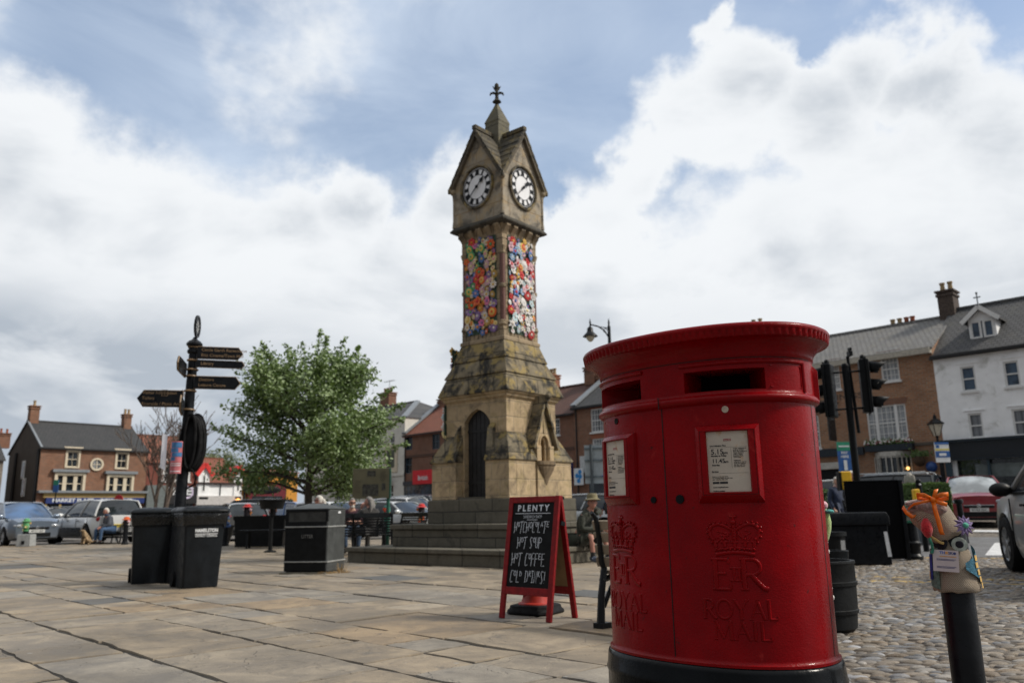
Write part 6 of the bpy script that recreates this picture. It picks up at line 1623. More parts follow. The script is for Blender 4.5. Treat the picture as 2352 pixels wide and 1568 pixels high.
# ------------------------------------------------------------------ barrel planter, pots, cabinet, panel behind the post box
bp = G(1937, 1454); 
t = thing('barrel_planter', 'black plastic half barrel planter right behind the post box', 'planter', (bp.x - .05, bp.y + .25, 0))
mb = MB(); mb.lathe([(.22, 0), (.245, .02), (.252, .12), (.262, .125), (.266, .15), (.258, .155), (.262, .32), (.272, .325), (.274, .35), (.264, .355), (.262, .47), (.270, .485), (.268, .50), (.235, .50), (.228, .46)], 32); mb.build('barrel', M_('black barrel plastic', (.008, .009, .010), .6, spec=.2, var=.35, bmp=.002, bscale=60), t, smooth=True, auto=30)
mb = MB(); mb.lathe([(.236, .455), (.01, .47)], 20); mb.build('soil', _m['potting soil'], t, smooth=True)
pp = D(1922, 1290, 8.6)
t = thing('small_pot', 'small dark pot in a white and brown printed sleeve behind the barrel planter', 'plant pot', (pp.x - .05, 8.6, 0))
mb = MB(); mb.lathe([(.13, 0), (.16, .30), (.17, .42), (.175, .45), (.15, .45), (.145, .40)], 20); mb.build('pot', BLACKPL, t, smooth=True, auto=30)
mb = MB(); mb.lathe([(.162, .27), (.172, .36)], 20, None, False, False); sl_ = mb.build('sleeve', M_('brown printed sleeve', (.20, .10, .05), .6, var=.6, scale=30), t, smooth=True)
mb = MB(); mb.lathe([(.158, .21), (.163, .27)], 20, None, False, False); mb.build('sleeve_band', M_('pale sleeve band', (.50, .47, .43), .6, var=.3, scale=40), sl_, smooth=True)
# crocheted garland down the far side of the post box
ga = thing('crocheted_garland', 'pink, teal and lime crocheted garland hanging on the back edge of the post box', 'garland', (BOXC.x, BOXC.y, 0), -BAL)
mb = MB(); rr = random.Random(5)
for i in range(15): p = surf(.85 + rr.uniform(-.01, .01), .34 + .035 * i, .012); mb.sphere(tuple(p), .012, 8, 6)
mb.build('white_flowers', yarn(YARN[18]), ga, smooth=True)
mb = MB(); p = [surf(.845, .90 - .03 * i, .012 + .012 * sin(i * .8)) for i in range(6)]; mb.tube(p, [.01, .016, .018, .018, .016, .008], 10); mb.build('lime_leaf', yarn((.40, .55, .22)), ga, smooth=True)
mb = MB(); mb.sphere(tuple(surf(.83, .905, .012)), .017, 10, 7); mb.build('pink_bloom', yarn(YARN[6]), ga, smooth=True); mb = MB(); mb.sphere(tuple(surf(.825, .88, .03)), .013, 10, 7, None, (1.5, 1.5, .7)); mb.build('teal_leaf', yarn((.05, .34, .32)), ga, smooth=True)
cbL, cbR = G(1905, 1296), G(2024, 1289)
CABM = M_('black cabinet paint', (.007, .008, .010), .35, var=.3, bmp=.001, spec=.2)
t = thing('utility_cabinet', 'low black lidded grit cabinet with a white reflector strip on its end', 'cabinet', tuple(D(1955, 1240, 13.2).xy) + (0,), radians(-6))
mb = MB(); mb.rings([[(x * k, y * k, z) for x, y in ((-.62, -.30), (.50, -.30), (.50, .34), (-.62, .34))] for k, z in ((1.0, .0), (.98, .60))]); mb.build('body', CABM, t, bevel=.015)
mb = MB(); mb.rings([[(x * k, y * k, z) for x, y in ((-.64, -.33), (.52, -.33), (.52, .37), (-.64, .37))] for k, z in ((1.0, .60), (1.0, .72), (.94, .80))]); mb.build('lid', CABM, t, bevel=.015)
mb = MB(); mb.add([(.44, -.302, .12), (.50, -.302, .12), (.47, -.300, .50), (.415, -.300, .50)], [(0, 1, 2, 3)]); mb.build('reflector', LETW, t)
t = thing('tapered_planter', 'dark tapered tub with a grey reflector left of the grit cabinet', 'planter', tuple(D(1900, 1250, 12.6).xy) + (0,), radians(-4))
mb = MB(); mb.lathe([(.20, 0), (.27, .46), (.29, .46), (.29, .52), (.25, .52)], 20); mb.build('shell', DKPL, t, smooth=True, auto=30); mb = MB(); mb.add([(.12, -.26, .10), (.19, -.245, .10), (.19, -.25, .40), (.12, -.27, .40)], [(0, 1, 2, 3)]); mb.build('reflector', M_('grey reflector', (.35, .36, .37), .5), t)
pc = D(1998, 1190, 13.9)
t = thing('black_panel', 'tall plain black board standing behind the grit cabinet', 'display panel', (pc.x + .02, 13.95, 0), radians(-14))
mb = MB(); mb.bb(-.36, .50, -.03, .03, .02, 1.31); mb.build('panel', M_('matt black board', (.002, .0022, .003), .6, var=.3, spec=.1), t, bevel=.006)
mb = MB(); mb.bb(.50, .56, -.08, .06, 0, 1.32); mb.build('side_post', CABM, t, bevel=.004); mb = MB(); mb.bb(-.37, .50, -.04, .04, 1.31, 1.325); mb.build('top_rail', CABM, t)
# old cannon-style bollard with a white and green knitted cover
gp = G(2100, 1283)
bollard((gp.x, gp.y, 0), .86, .10, 'stout iron bollard under the white and green knitted cover', prof=[(.15, 0), (.15, .05), (.12, .09), (.12, .20), (.145, .24), (.145, .27), (.115, .30), (.105, .62), (.14, .66), (.14, .70), (.10, .73), (.10, .80), (.01, .86)])
t = topper_geo('knitted_topper', 'white and green knitted cover with sunflowers on the stout iron bollard', (gp.x, gp.y, .60), .13, .36, M_('white green yarn', (.50, .54, .48), .95, var=.25, scale=14, bmp=.006), [YARN[2], YARN[8], YARN[15], YARN[3]], 12)
mb = MB(); mb.lathe([(.150, .27), (.165, .285), (.150, .30)], 18, None, False, False); mb.lathe([(.14, 0), (.158, .02), (.14, .05)], 18, None, False, False); mb.build('green_band', yarn((.03, .24, .15)), t, smooth=True)
# hedge cube in a grey planter
hp = D(2126, 1150, 19.3); hz = gz(hp.x, 19.3)
t = thing('hedge_planter', 'clipped green box hedge in a grey planter in front of the inn', 'hedge', (hp.x, 19.3, hz), radians(-20))
mb = MB(); mb.rings([sq(.36, 0), sq(.46, .55), sq(.48, .55), sq(.48, .60), sq(.42, .60)]); mb.build('planter', M_('slate grey planter', (.10, .115, .13), .6), t)
LEAFM = None
# ------------------------------------------------------------------ traffic signals
tl = D(1940, 835, 14.5); tl0 = G(1966, 1275)
TLX = tl.x; 
t = thing('traffic_light', 'black traffic signal pole with one head turned away and one facing right', 'traffic light', (TLX + .0, 14.5, 0))
BLKM = M_('signal black', (.005, .006, .007), .5, var=.3, spec=.15); LENS = M_('unlit lens', (.02, .02, .022), .25)
mb = MB(); mb.cyl((0, 0, 0), (0, 0, 3.42), .062, 14); mb.lathe([(.066, 3.40), (.07, 3.43), (.05, 3.47), (.01, 3.48)], 14); mb.build('pole', BLKM, t, smooth=True, auto=40)
def head(cx, cz, yaw):
    """signal head centred at cx, cz; yaw turns its lenses from -y"""
    M = Matrix.Translation((cx, .0, cz)) @ Matrix.Rotation(yaw, 4, 'Z')
    mb = MB(); mb.box((0, 0, 0), (.30, .17, .98), M=M); hd = mb.build('signal_head', BLKM, t, bevel=.025)
    mb = MB(); mb.box((0, -.03, 0), (.40, .012, 1.04), M=M); mb.build('backing_board', BLKM, hd, bevel=.004)
    for k in range(3):
        z = .32 - .32 * k; T = M @ Matrix.Translation((0, -.085, z)) @ Matrix.Rotation(pi / 2, 4, 'X')
        mb = MB(); mb.lathe([(.11, 0), (.10, .012), (.01, .02)], 20, T); mb.build('lens', LENS, hd, smooth=True)
        mb = MB(); n = 16; vs = []
        for i in range(n + 1):
            a = radians(-25 + 230 * i / n); r = .125
            L = .30 * (.55 + .45 * max(0, sin(a)))
            vs.append(T @ Vector((r * cos(a), r * sin(a), 0))); vs.append(T @ Vector((r * 1.02 * cos(a), r * 1.02 * sin(a) - .035 * L / .3, L)))
        mb.add(vs, [(2 * i, 2 * i + 1, 2 * i + 3, 2 * i + 2) for i in range(n)]); o = mb.build('visor', BLKM, hd, smooth=True); s_ = o.modifiers.new('t', 'SOLIDIFY'); s_.thickness = .006
    mb = MB(); mb.lathe([(.05, 0), (.05, .05), (.03, .08), (.01, .085)], 12, M @ Matrix.Translation((0, .0, .50))); mb.build('cap_sensor', BLKM, hd, smooth=True)
head(-.33, 2.97, radians(-125)); head(.34, 3.05, radians(72))
mb = MB()
for z in (3.30, 2.62): mb.cyl((-.28, 0, z), (.30, 0, z + .03), .018, 8)
mb.build('bracket', BLKM, t, smooth=True)
mb = MB(); mb.cyl((.16, .08, 2.2), (.10, .08, 3.62), .03, 10); mb.box((.12, .02, 3.66), (.06, .13, .09)); mb.box((.12, .0, 3.74), (.04, .10, .05)); mb.build('detector', BLKM, t, smooth=True)
pbx = D(1935, 1090, 14.3)
t2 = thing('push_button_box', 'yellow pedestrian push button unit fixed at the signal pole', 'push button', (pbx.x + .03, 14.3, 1.34))
YELP = M_('signal yellow', (.72, .42, .01), .45, var=.1)
mb = MB(); mb.bb(-.09, .10, -.08, .06, -.16, .16); mb.build('case', YELP, t2, bevel=.02); mb = MB(); mb.bb(-.13, -.09, -.10, .05, -.17, .15); mb.build('face', BLKM, t2, bevel=.008)
yp = D(2108, 1125, 16.3)
t = thing('push_button_post', 'slim black post with a yellow push button unit in front of the hedge', 'signal post', (yp.x + .03, 16.3, gz(yp.x, 16.3)))
mb = MB(); mb.cyl((0, 0, 0), (0, 0, 1.36), .055, 12); mb.sphere((0, 0, 1.36), .056, 12, 8); mb.build('post', BLKM, t, smooth=True)
mb = MB(); mb.box((-.09, -.03, 1.06), (.12, .12, .30)); mb.build('yellow_unit', YELP, t, bevel=.02); mb = MB(); mb.sphere((0, -.05, 1.30), .02, 8, 6); mb.build('white_dot', LETW, t)
sb = D(2208, 1200, 19.5)
t = bollard((sb.x + .05, 19.5, gz(sb.x, 19.5)), 1.02, .065, 'plain black bollard standing in front of the red car', tilt=(0, radians(-3), 0), prof=[(.075, 0), (.07, .10), (.065, .90), (.10, .93), (.10, 1.0), (.09, 1.02), (.01, 1.02)])
# ------------------------------------------------------------------ signs
SBLUE = M_('sign blue', (.02, .10, .32), .45); SGREEN = M_('sign green', (.02, .24, .14), .45); SWHITE = M_('sign white', (.68, .70, .72), .5, var=.05); SYEL = M_('sign yellow', (.62, .52, .10), .5); SGREY = M_('sign back grey', (.36, .41, .44), .5, metal=.2, var=.08); SRED = M_('sign red', (.42, .01, .015), .45)
p = D(1940, 1050, 24)
t = thing('parking_sign', 'green over blue pay here sign with a white arrow mark behind the signal pole', 'sign', (p.x, 24, p.z))
mb = MB(); mb.bb(-.20, .20, -.015, .015, -.46, .46); s_ = mb.build('blue_plate', SBLUE, t); mb = MB(); mb.bb(-.21, .21, -.021, -.016, .20, .46); g2 = mb.build('green_plate', SGREEN, t)
mb = MB(); T = Matrix.Translation((0, -.024, 0)) @ Matrix.Rotation(pi / 2, 4, 'X'); mb.bb(-.05, .05, -.38, -.08, 0, .002, T); put_text(mb, 'PAY', T @ Matrix.Translation((0, .135, 0)), size=.11, bold=.003); put_text(mb, 'HERE', T @ Matrix.Translation((0, .02, 0)), size=.10, bold=.003); mb.bb(-.16, .16, .31, .35, 0, .002, T); mb.build('lettering', SWHITE, s_)
mb = MB(); mb.cyl((0, .04, -p.z), (0, .04, .4), .035, 10); mb.build('post', BLKM, t, smooth=True)
p = D(2164, 1038, 25)
t = thing('car_park_sign', 'white, yellow and blue parking tariff sign in front of the white building', 'sign', (p.x, 25, p.z), 0)
mb = MB(); mb.bb(-.22, .22, -.015, .015, -.31, .31); s_ = mb.build('white_plate', SWHITE, t)
mb = MB(); mb.bb(-.22, .22, -.021, -.016, -.16, .03); mb.bb(-.22, .22, -.021, -.016, .24, .31); mb.bb(-.18, -.08, -.021, -.016, .13, .22); mb.build('blue_band', SBLUE, s_)
mb = MB(); mb.bb(-.22, .22, -.0205, -.0155, .055, .105); mb.build('yellow_band', SYEL, s_)
mb = MB(); mb.bb(-.11, .11, -.024, -.0215, -.11, -.03); mb.build('white_panel', SWHITE, s_)
mb = MB(); mb.cyl((0, .05, -p.z), (0, .05, .31), .035, 10); mb.build('post', BLKM, t, smooth=True)
p = D(1368, 1065, 27)
t = thing('road_sign', 'back of a large grey rectangular road sign on two dark posts', 'road sign', (p.x + .25, 27, p.z), radians(-14))
mb = MB(); mb.bb(-.62, .70, -.01, .01, -.64, .64); mb.build('plate', SGREY, t)
for z in (-.42, .12, .52):
    mb = MB(); mb.bb(-.62, .70, -.05, -.011, z - .03, z + .03); mb.build('rail', M_('dull steel rail', (.13, .16, .18), .6), t)
for x in (-.38, .52):
    mb = MB(); mb.cyl((x, -.10, -p.z), (x, -.10, .66), .05, 12); mb.build('post', M_('dark steel post', (.06, .075, .085), .6), t, smooth=True)
p = D(272, 1151, 34)
t = thing('no_entry_sign', 'round red no entry sign with a white bar in front of the brown brick house', 'road sign', (p.x, 34, p.z), radians(-24))
mb = MB(); mb.lathe([(.28, -.01), (.28, .01)], 32, Matrix.Rotation(pi / 2, 4, 'X')); s_ = mb.build('disc', SRED, t); mb = MB(); mb.bb(-.20, .20, -.018, -.012, -.05, .05); mb.build('bar', SWHITE, s_); mb = MB(); mb.cyl((0, .05, -p.z), (0, .05, .2), .035, 10); mb.build('post', M_('dull steel rail', (.1, .1, .1), .6), t, smooth=True)
p = D(405, 1139, 40)
t = thing('street_name_sign', 'small blue and green sign on a pole above the bright shopfront', 'sign', (D(410, 1125, 40).x - 6.1, 40, D(410, 1125, 40).z + .30), radians(-20))
mb = MB(); mb.bb(-.17, .17, -.01, .01, -.3, .3); s_ = mb.build('plate', SBLUE, t); mb = MB(); mb.bb(-.17, .17, -.015, -.011, .05, .3); mb.build('green_plate', SGREEN, s_); mb = MB(); mb.cyl((0, .04, -p.z - .6), (0, .04, .3), .03, 8); mb.build('post', BLKM, t)
# ------------------------------------------------------------------ street lamps
p = D(1398, 770, 24.5)
LGLASS = M_('lamp glass', (.55, .50, .40), .3)
t = thing('street_lamp', 'black swan-neck street lamp with a bell shade behind the post box', 'street lamp', (p.x + .02, 24.5, 0), 0)
mb = MB(); mb.lathe([(.14, 0), (.14, .8), (.08, .95), (.06, 4.4), (.05, p.z + .28), (.02, p.z + .36), (.035, p.z + .40), (.005, p.z + .56)], 14); mb.build('column', BLACK, t, smooth=True, auto=35)
az = p.z + .22
mb = MB(); mb.tube([(0, 0, az - .32), (-.15, 0, az - .06), (-.35, 0, az + .08), (-.58, 0, az + .14)], .022, 8); mb.tube([(-.03, 0, az + .02), (-.30, 0, az + .06), (-.58, 0, az + .14)], .015, 8); mb.tube([(-.12 + .06 * cos(a * .6), 0, az - .06 + .06 * sin(a * .6)) for a in range(10)], .012, 6)
mb.tube([(-.58, 0, az + .14), (-.60, 0, az + .05)], .03, 8); mb.lathe([(.02, az + .14), (.03, az + .2), (.005, az + .34)], 10, Matrix.Translation((-.59, 0, 0))); mb.build('bracket', BLACK, t, smooth=True)
T = Matrix.Translation((-.60, 0, az - .14))
mb = MB(); mb.lathe([(.05, .20), (.09, .16), (.10, .06), (.12, .02), (.23, -.09), (.235, -.11), (.10, -.10)], 22, T); mb.build('shade', BLACK, t, smooth=True, auto=40)
mb = MB(); mb.lathe([(.13, -.10), (.12, -.18), (.06, -.26), (.01, -.28)], 18, T); mb.build('globe', LGLASS, t, smooth=True)
p = D(2155, 985, 37)
t = thing('wall_lantern', 'black heritage lantern on a post at the corner of the inn and the white building', 'street lamp', (p.x - .1, 37, 0))
z0 = p.z - .4
mb = MB(); mb.lathe([(.06, 0), (.05, z0), (.08, z0 + .03), (.04, z0 + .1)], 12); mb.build('column', BLACK, t, smooth=True)
mb = MB(); mb.rings([[(r * sx, r * sy, z0 + z) for sx, sy in ((-1, -1), (1, -1), (1, 1), (-1, 1))] for r, z in ((.10, .1), (.22, .62))]); mb.build('lantern_glass', LGLASS, t)
mb = MB(); mb.rings([[(r * sx, r * sy, z0 + z) for sx, sy in ((-1, -1), (1, -1), (1, 1), (-1, 1))] for r, z in ((.27, .62), (.27, .66), (.10, .86), (.06, .88), (.05, 1.0), (.01, 1.12))])
for sx, sy in ((-1, -1), (1, -1), (1, 1), (-1, 1)): mb.beam((.10 * sx, .10 * sy, z0 + .1), (.22 * sx, .22 * sy, z0 + .62), .03, .03)
mb.build('lantern_frame', BLACK, t)
# ------------------------------------------------------------------ cars
def paint(name, c, metal=.25, rough=.22):
    if name in _m: return _m[name]
    m, q, b = newmat(name); oc = q.n('ShaderNodeTexCoord').outputs['Object']
    z = q.xyz(oc)[2]
    grime = q.math('MULTIPLY', q.mr(z, .15, .75, .7, .05), q.mr(q.noise(oc, 3.0, 5, .65), .3, .7, .3, 1.0))
    setin(q, b, 'Base Color', q.mix(grime, c, (.10, .09, .075)))
    setin(q, b, 'Roughness', q.mr(grime, 0, .6, rough, .6)); b.inputs['Metallic'].default_value = metal
    b.inputs['Coat Weight'].default_value = .7; b.inputs['Coat Roughness'].default_value = .04
    _m[name] = m; return m
CGLASS = glass_mat('car glass', (.018, .024, .030), .03, .4, 1.2)
HLAMP = M_('headlamp glass', (.45, .48, .52), .10, metal=.3, var=.35, scale=14); TLAMP = M_('tail lamp red', (.28, .006, .01), .15, var=.3); TRIM = M_('black trim', (.007, .008, .009), .5, var=.2, spec=.2); PLATEW = M_('plate white', (.66, .67, .66), .4, var=.06); PLATEY = M_('plate yellow', (.66, .50, .04), .4); ALLOY = M_('alloy wheel', (.36, .37, .38), .35, metal=.8, var=.2)
def car(label, pos, heading, P, L=4.3, Wd=1.78, Ht=1.50, hood=.95, screen=.75, rear='hatch', belt=.92, hoodz=.88, wr=.32, plate=None, rails=False, lower=None, group='cars parked in the market place', name='parked_car', emblem=None, rearplate=PLATEY, detail=True, glass=None):
    """heading: angle of the nose. local +x is forward; one body shell with real wheel openings, glasshouse, wheels and lights"""
    t = thing(name, label, 'car', pos, heading, group=group)
    gl = glass or CGLASS
    hl, hw = L / 2, Wd / 2
    wxf, wxr = hl - .82, -hl + .78; ra = wr + .055
    xs_ = sorted(set([-hl + i * L / 60 for i in range(61)]))
    A = hl - hood                                                 # base of the windscreen
    B = A - screen                                                # front edge of the roof
    Rr = -hl + (.35 if rear == 'hatch' else .18 if rear == 'suv' else .95); Rb = -hl + (.10 if rear != 'saloon' else .45)
    def zt(x):
        if x > A: f = (x - A) / hood; return belt + .02 - (belt - hoodz) * f - .18 * max(0, f - .72) ** 1.2 * 2.2
        if rear == 'saloon' and x < Rb: f = (Rb - x) / (.45); return belt + .03 - .05 * f
        return belt + .02
    def zb(x):
        z = .20 + .06 * max(0, abs(x) / hl - .8) * 5
        for wx in (wxf, wxr):
            d = abs(x - wx)
            if d < ra: z = max(z, wr + sqrt(max(0, ra * ra - d * d)))
        return z
    def wd(x):
        f = abs(x) / hl; return hw * (1 - .34 * max(0, f - .80) ** 1.6 / .2 ** 1.6 * .55 - .03 * f)
    rs = []
    for x in xs_:
        w, b_, tp = wd(x), zb(x), zt(x); sec = []
        pts = [(w * .93, b_), (w * .985, max(b_, .36)), (w, max(b_ + .005, .55)), (w * .995, max(b_ + .01, .70)), (w * .965, max(b_ + .02, tp - .10)), (w * .90, tp - .02), (w * .60, tp + .015), (0, tp + .03)]
        sec = [(x, -y, z) for y, z in pts] + [(x, y, z) for y, z in pts[-2::-1]]
        rs.append(sec)
    mb = MB(); mb.rings(rs, close=False); n = len(rs[0])
    for k, r in ((0, rs[0]), (1, rs[-1])): 
        mb.add(r, [tuple(range(n)) if k == 0 else tuple(range(n - 1, -1, -1))])
    # nose and tail bulge
    body = mb.build('body', P, t, smooth=True, auto=38)
    # glasshouse
    wb, wt = hw * .90, hw * .70
    zr = Ht; Rt = Rr
    def roofz(x, y): return zr - .055 * ((x - (B + Rt) / 2) / ((B - Rt) / 2)) ** 2 - .05 * (abs(y) / wt) ** 3
    mb = MB(); mb.grid(lambda u, v: (Rt + (B - Rt) * u, -wt + 2 * wt * v, roofz(Rt + (B - Rt) * u, -wt + 2 * wt * v)), 12, 10); rf = mb.build('roof', P, t, smooth=True, auto=80)
    def lerp3(a, b_, f): return tuple(a[i] + (b_[i] - a[i]) * f for i in range(3))
    def scr(u, v, xb, xt, bow):                                  # windscreen or rear window, u across, v up
        y = (-1 + 2 * u) * (wb + (wt - wb) * v); x = xb + (xt - xb) * v - bow * (2 * u - 1) ** 2
        z0 = belt + .02; z = z0 + (roofz(xt, y) - z0) * v; return (x + .06 * (1 if bow > 0 else -1) * sin(pi * v) * .5, y, z)
    mb = MB(); mb.grid(lambda u, v: scr(u, v, A, B, .10), 8, 5); mb.build('windscreen', gl, t, smooth=True)
    mb = MB(); mb.grid(lambda u, v: scr(u, v, Rb, Rt, -.06), 8, 5); mb.build('rear_window', gl, t, smooth=True)
    for s in (-1, 1):
        mb = MB()
        def side(u, v):
            xb, xt = Rb + (A - .10 - Rb) * u, Rt + (B - .10 - Rt) * u; y = wb + (wt - wb) * v; 
            return (xb + (xt - xb) * v + .05 * v * 0, s * (y + .02 * sin(pi * v)), belt + .01 + (roofz(xt, wt) - belt - .01) * v)
        mb.grid(side, 14, 4); mb.build('side_window', gl, t, smooth=True)
        mb = MB()
        def off(u, v): p = Vector(side(u, v)); return p + Vector((0, s * .012, .004))
        for u0 in ([0.0, 1.0] + [.46]): mb.tube([off(u0, v / 5) for v in range(6)], .034 if u0 in (0.0, 1.0) else .026, 6)
        mb.tube([off(u / 10, 1.0) for u in range(11)], .034, 6)
        mb.build('pillar', P, t, smooth=True)
        mb = MB(); mb.tube([off(u / 10, 0.0) for u in range(11)], .018, 6); mb.build('window_trim', TRIM, t, smooth=True)
        mb = MB(); mb.sphere((A - .20, s * (wb + .15), belt + .06), 1, 12, 8, None, (.08, .14, .095)); mb.tube([(A - .22, s * (wb - .02), belt + .04), (A - .20, s * (wb + .10), belt + .08)], .025, 6); mb.build('door_mirror', TRIM if group is None and not emblem else P, t, smooth=True)
        mb = MB(); mb.sphere((hl - .13, s * (wd(hl) - .13), hoodz - .215), 1, 12, 8, None, (.17, .20, .10)); mb.build('headlight', HLAMP, t, smooth=True)
        mb = MB(); mb.sphere((-hl + .10, s * (wd(-hl + .1) - .10), belt - .10), 1, 10, 7, None, (.10, .13, .15 if rear != 'suv' else .10)); mb.build('tail_light', TLAMP, t, smooth=True)
        if rails:
            mb = MB(); mb.tube([(Rt + .1, s * wt * .88, zr - .05), (Rt + .2, s * wt * .88, zr + .03), (B - .2, s * wt * .88, zr + .03), (B - .05, s * wt * .88, zr - .05)], .018, 6); mb.build('roof_rail', M_('satin rail', (.5, .52, .53), .35, metal=.6), t, smooth=True)
        if detail:                                                # door shut lines and handles
            mb = MB()
            for x in (A - .28, (A + Rb) / 2 - .05, Rb + .55): mb.bb(x - .006, x + .006, s * (hw * .985), s * (hw * 1.001), .34, belt - .06)
            for x in (.35, -.75): mb.bb(x - .09, x + .09, s * (hw * .99), s * (hw * 1.015), belt - .16, belt - .13)
            mb.build('door_line', TRIM, t)
        for wx in (wxf, wxr):
            M = Matrix.Translation((wx, s * (hw - .11), wr)) @ Matrix.Rotation(-s * pi / 2, 4, 'X')
            mb = MB(); mb.lathe([(wr * .62, .10), (wr * .66, .115), (wr * .95, .105), (wr, .07), (wr, -.09), (wr * .9, -.11), (.05, -.11)], 26, M, False, True); tyre = mb.build('wheel', RUBBER, t, smooth=True, auto=40)
            mb = MB(); mb.lathe([(wr * .66, .11), (wr * .60, .095), (wr * .56, .05)], 26, M, False, False); mb.lathe([(.07, .085), (.05, .105), (.01, .108)], 14, M)
            for k in range(7): mb.beam(M @ Matrix.Rotation(2 * pi * k / 7, 4, 'Z') @ Vector((.04, 0, .085)), M @ Matrix.Rotation(2 * pi * k / 7, 4, 'Z') @ Vector((wr * .61, 0, .085)), .055, .03, up=M.to_3x3() @ Vector((0, 0, 1)))
            mb.build('rim', ALLOY, tyre, smooth=True)
    mb = MB(); mb.bb(-hl + .25, hl - .30, -hw + .16, hw - .16, .19, .62); mb.bb(wxf - ra, wxf + ra, -hw + .02, hw - .02, .6, .72) if False else None; mb.build('underbody', TRIM, t)
    mb = MB(); mb.bb(hl - .06, hl + .012, -hw * .52, hw * .52, .30, .45); mb.bb(hl - .06, hl + .006, -hw * .45, hw * .45, .56, .66); mb.build('grille', TRIM, t, bevel=.01)
    mb = MB(); mb.bb(hl - .04, hl + .016, -hw * .46, hw * .46, .645, .665); mb.build('grille_bar', CHROME, t)
    mb = MB(); mb.lathe([(.065, 0), (.06, .012), (.052, .013), (.05, .004)], 20, Matrix.Translation((hl + .012, 0, .635)) @ Matrix.Rotation(pi / 2, 4, 'Y'), False, False); mb.tube([(hl + .022, .045 * cos(a * .6283), .635 + .03 * sin(a * .6283)) for a in range(10)], .006, 5, close=True); mb.build('emblem', CHROME, t, smooth=True)
    mb = MB(); mb.bb(hl, hl + .022, -.26, .26, .455, .565); pf = mb.build('number_plate', PLATEW, t)
    if plate:
        mb = MB(); put_text(mb, plate, face_M(Vector((hl + .024, 0, .508)), (0, 1, 0)), size=.10, bold=.002, fit=.44); mb.build('plate_lettering', TRIM, pf)
    mb = MB(); mb.bb(-hl - .02, -hl + .02, -.26, .26, .60 if rear != 'saloon' else .62, .71); mb.build('rear_number_plate', rearplate, t)
    mb = MB(); mb.bb(-hl - .012, -hl + .1, -hw * .80, hw * .80, .28, .42); mb.build('bumper_trim', TRIM, t, bevel=.015); mb = MB(); mb.bb(hl - .12, hl + .008, -hw * .74, hw * .74, .20, .28); mb.build('bumper_trim', TRIM, t, bevel=.015)
    if lower:                                                     # contrasting dark flanks
        mb = MB()
        for s in (-1, 1): mb.grid(lambda u, v: (wxr + ra + .04 + (wxf - wxr - 2 * ra - .08) * u, s * (wd(0) + .012), .26 + .34 * v), 6, 4)
        mb.build('side_cladding', lower, t, smooth=True)
    return t
def front_at(px, py, Yd, head, L):
    p = D(px, 1190, Yd); return (p.x - cos(head) * L / 2, Yd - sin(head) * L / 2, 0)
SILB = paint('silver blue paint', (.19, .235, .30), .5); WHP = paint('white car paint', (.68, .69, .69), .0); DKG = paint('dark grey paint', (.025, .028, .032), .3); BLUP = paint('blue car paint', (.035, .10, .28), .4); GRYP = paint('grey car paint', (.15, .155, .16), .5); SILP = paint('silver car paint', (.42, .44, .46), .5); REDC = paint('red car paint', (.26, .012, .02), .3); BLKP = paint('black car paint', (.01, .011, .013), .2); PALE = paint('pale grey car paint', (.52, .54, .55), .3); SKYP = paint('pale blue car paint', (.36, .44, .52), .4)
WSB = glass_mat('blue tinted windscreen', (.035, .09, .20), .05, .5, .9)
h45 = radians(-45)
car('silver blue people carrier facing the camera at the far left', front_at(88, 1248, 30.3, radians(-44), 4.45), radians(-44), SILB, 4.45, 1.80, 1.64, .98, 1.0, 'hatch', .98, .92, plate='AP12 UEV', glass=WSB)
car('black estate car with silver roof rails behind the silver blue people carrier', front_at(190, 1215, 36.5, radians(-36), 4.7), radians(-36), DKG, 4.7, 1.82, 1.48, 1.2, .8, 'suv', .90, .80, rails=True)
rp = D(282, 1190, 30.6); hd_ = radians(137)
car('white estate with black lower body and rear window behind the man with the dog', (rp.x + cos(hd_) * 2.35 - .3, 31.0 + sin(hd_) * 2.35, 0), hd_, WHP, 4.75, 1.92, 1.66, 1.15, .85, 'suv', 1.0, .96, .36, lower=BLKP)
def mid(px, Yd, hd, P, label, **kw):
    p = D(px, 1190, Yd); L = kw.pop('L', 4.2); return car(label, (p.x, Yd, 0), radians(hd), P, L, detail=False, **kw)
mid(548, 34, 118, GRYP, 'grey hatchback showing its red tail light right of the wheelie bins', Ht=1.46)
mid(632, 41, -60, SKYP, 'pale silver car behind the raised bowl planter', Ht=1.50)
mid(700, 38.5, -50, BLUP, 'bright blue car behind the bowl planter and the tree trunk', Ht=1.56, glass=WSB)
mid(575, 50, 170, GRYP, 'grey panel van parked in front of the orange shop', L=5.2, Ht=1.95, belt=1.25, hoodz=1.1, rear='suv')
mid(768, 36, -35, WHP, 'white car behind the woman in orange', Ht=1.50)
mid(822, 44, -40, PALE, 'pale grey car under the information board', Ht=1.58, rails=True)
mid(915, 31.5, -38, PALE, 'pale silver hatchback nearest the right end of the metal bench', Ht=1.40)
mid(945, 38, -40, WHP, 'white estate with silver roof rails left of the tower plinth', Ht=1.66, rails=True, rear='suv')
mid(985, 46, -42, GRYP, 'dark grey van behind the tower plinth', L=5.0, Ht=1.95, rear='suv', belt=1.2)
mid(890, 52, -30, SKYP, 'pale blue car in the far row by the white house', Ht=1.5)
mid(1322, 27.5, 150, SILP, 'silver car behind the man in the bucket hat', Ht=1.46, L=4.4)
mid(1345, 36, 165, WHP, 'white car in front of the blue shop right of the tower', Ht=1.5)
mid(1290, 33, 160, REDC, 'red car mostly hidden behind the sandwich board', Ht=1.40)
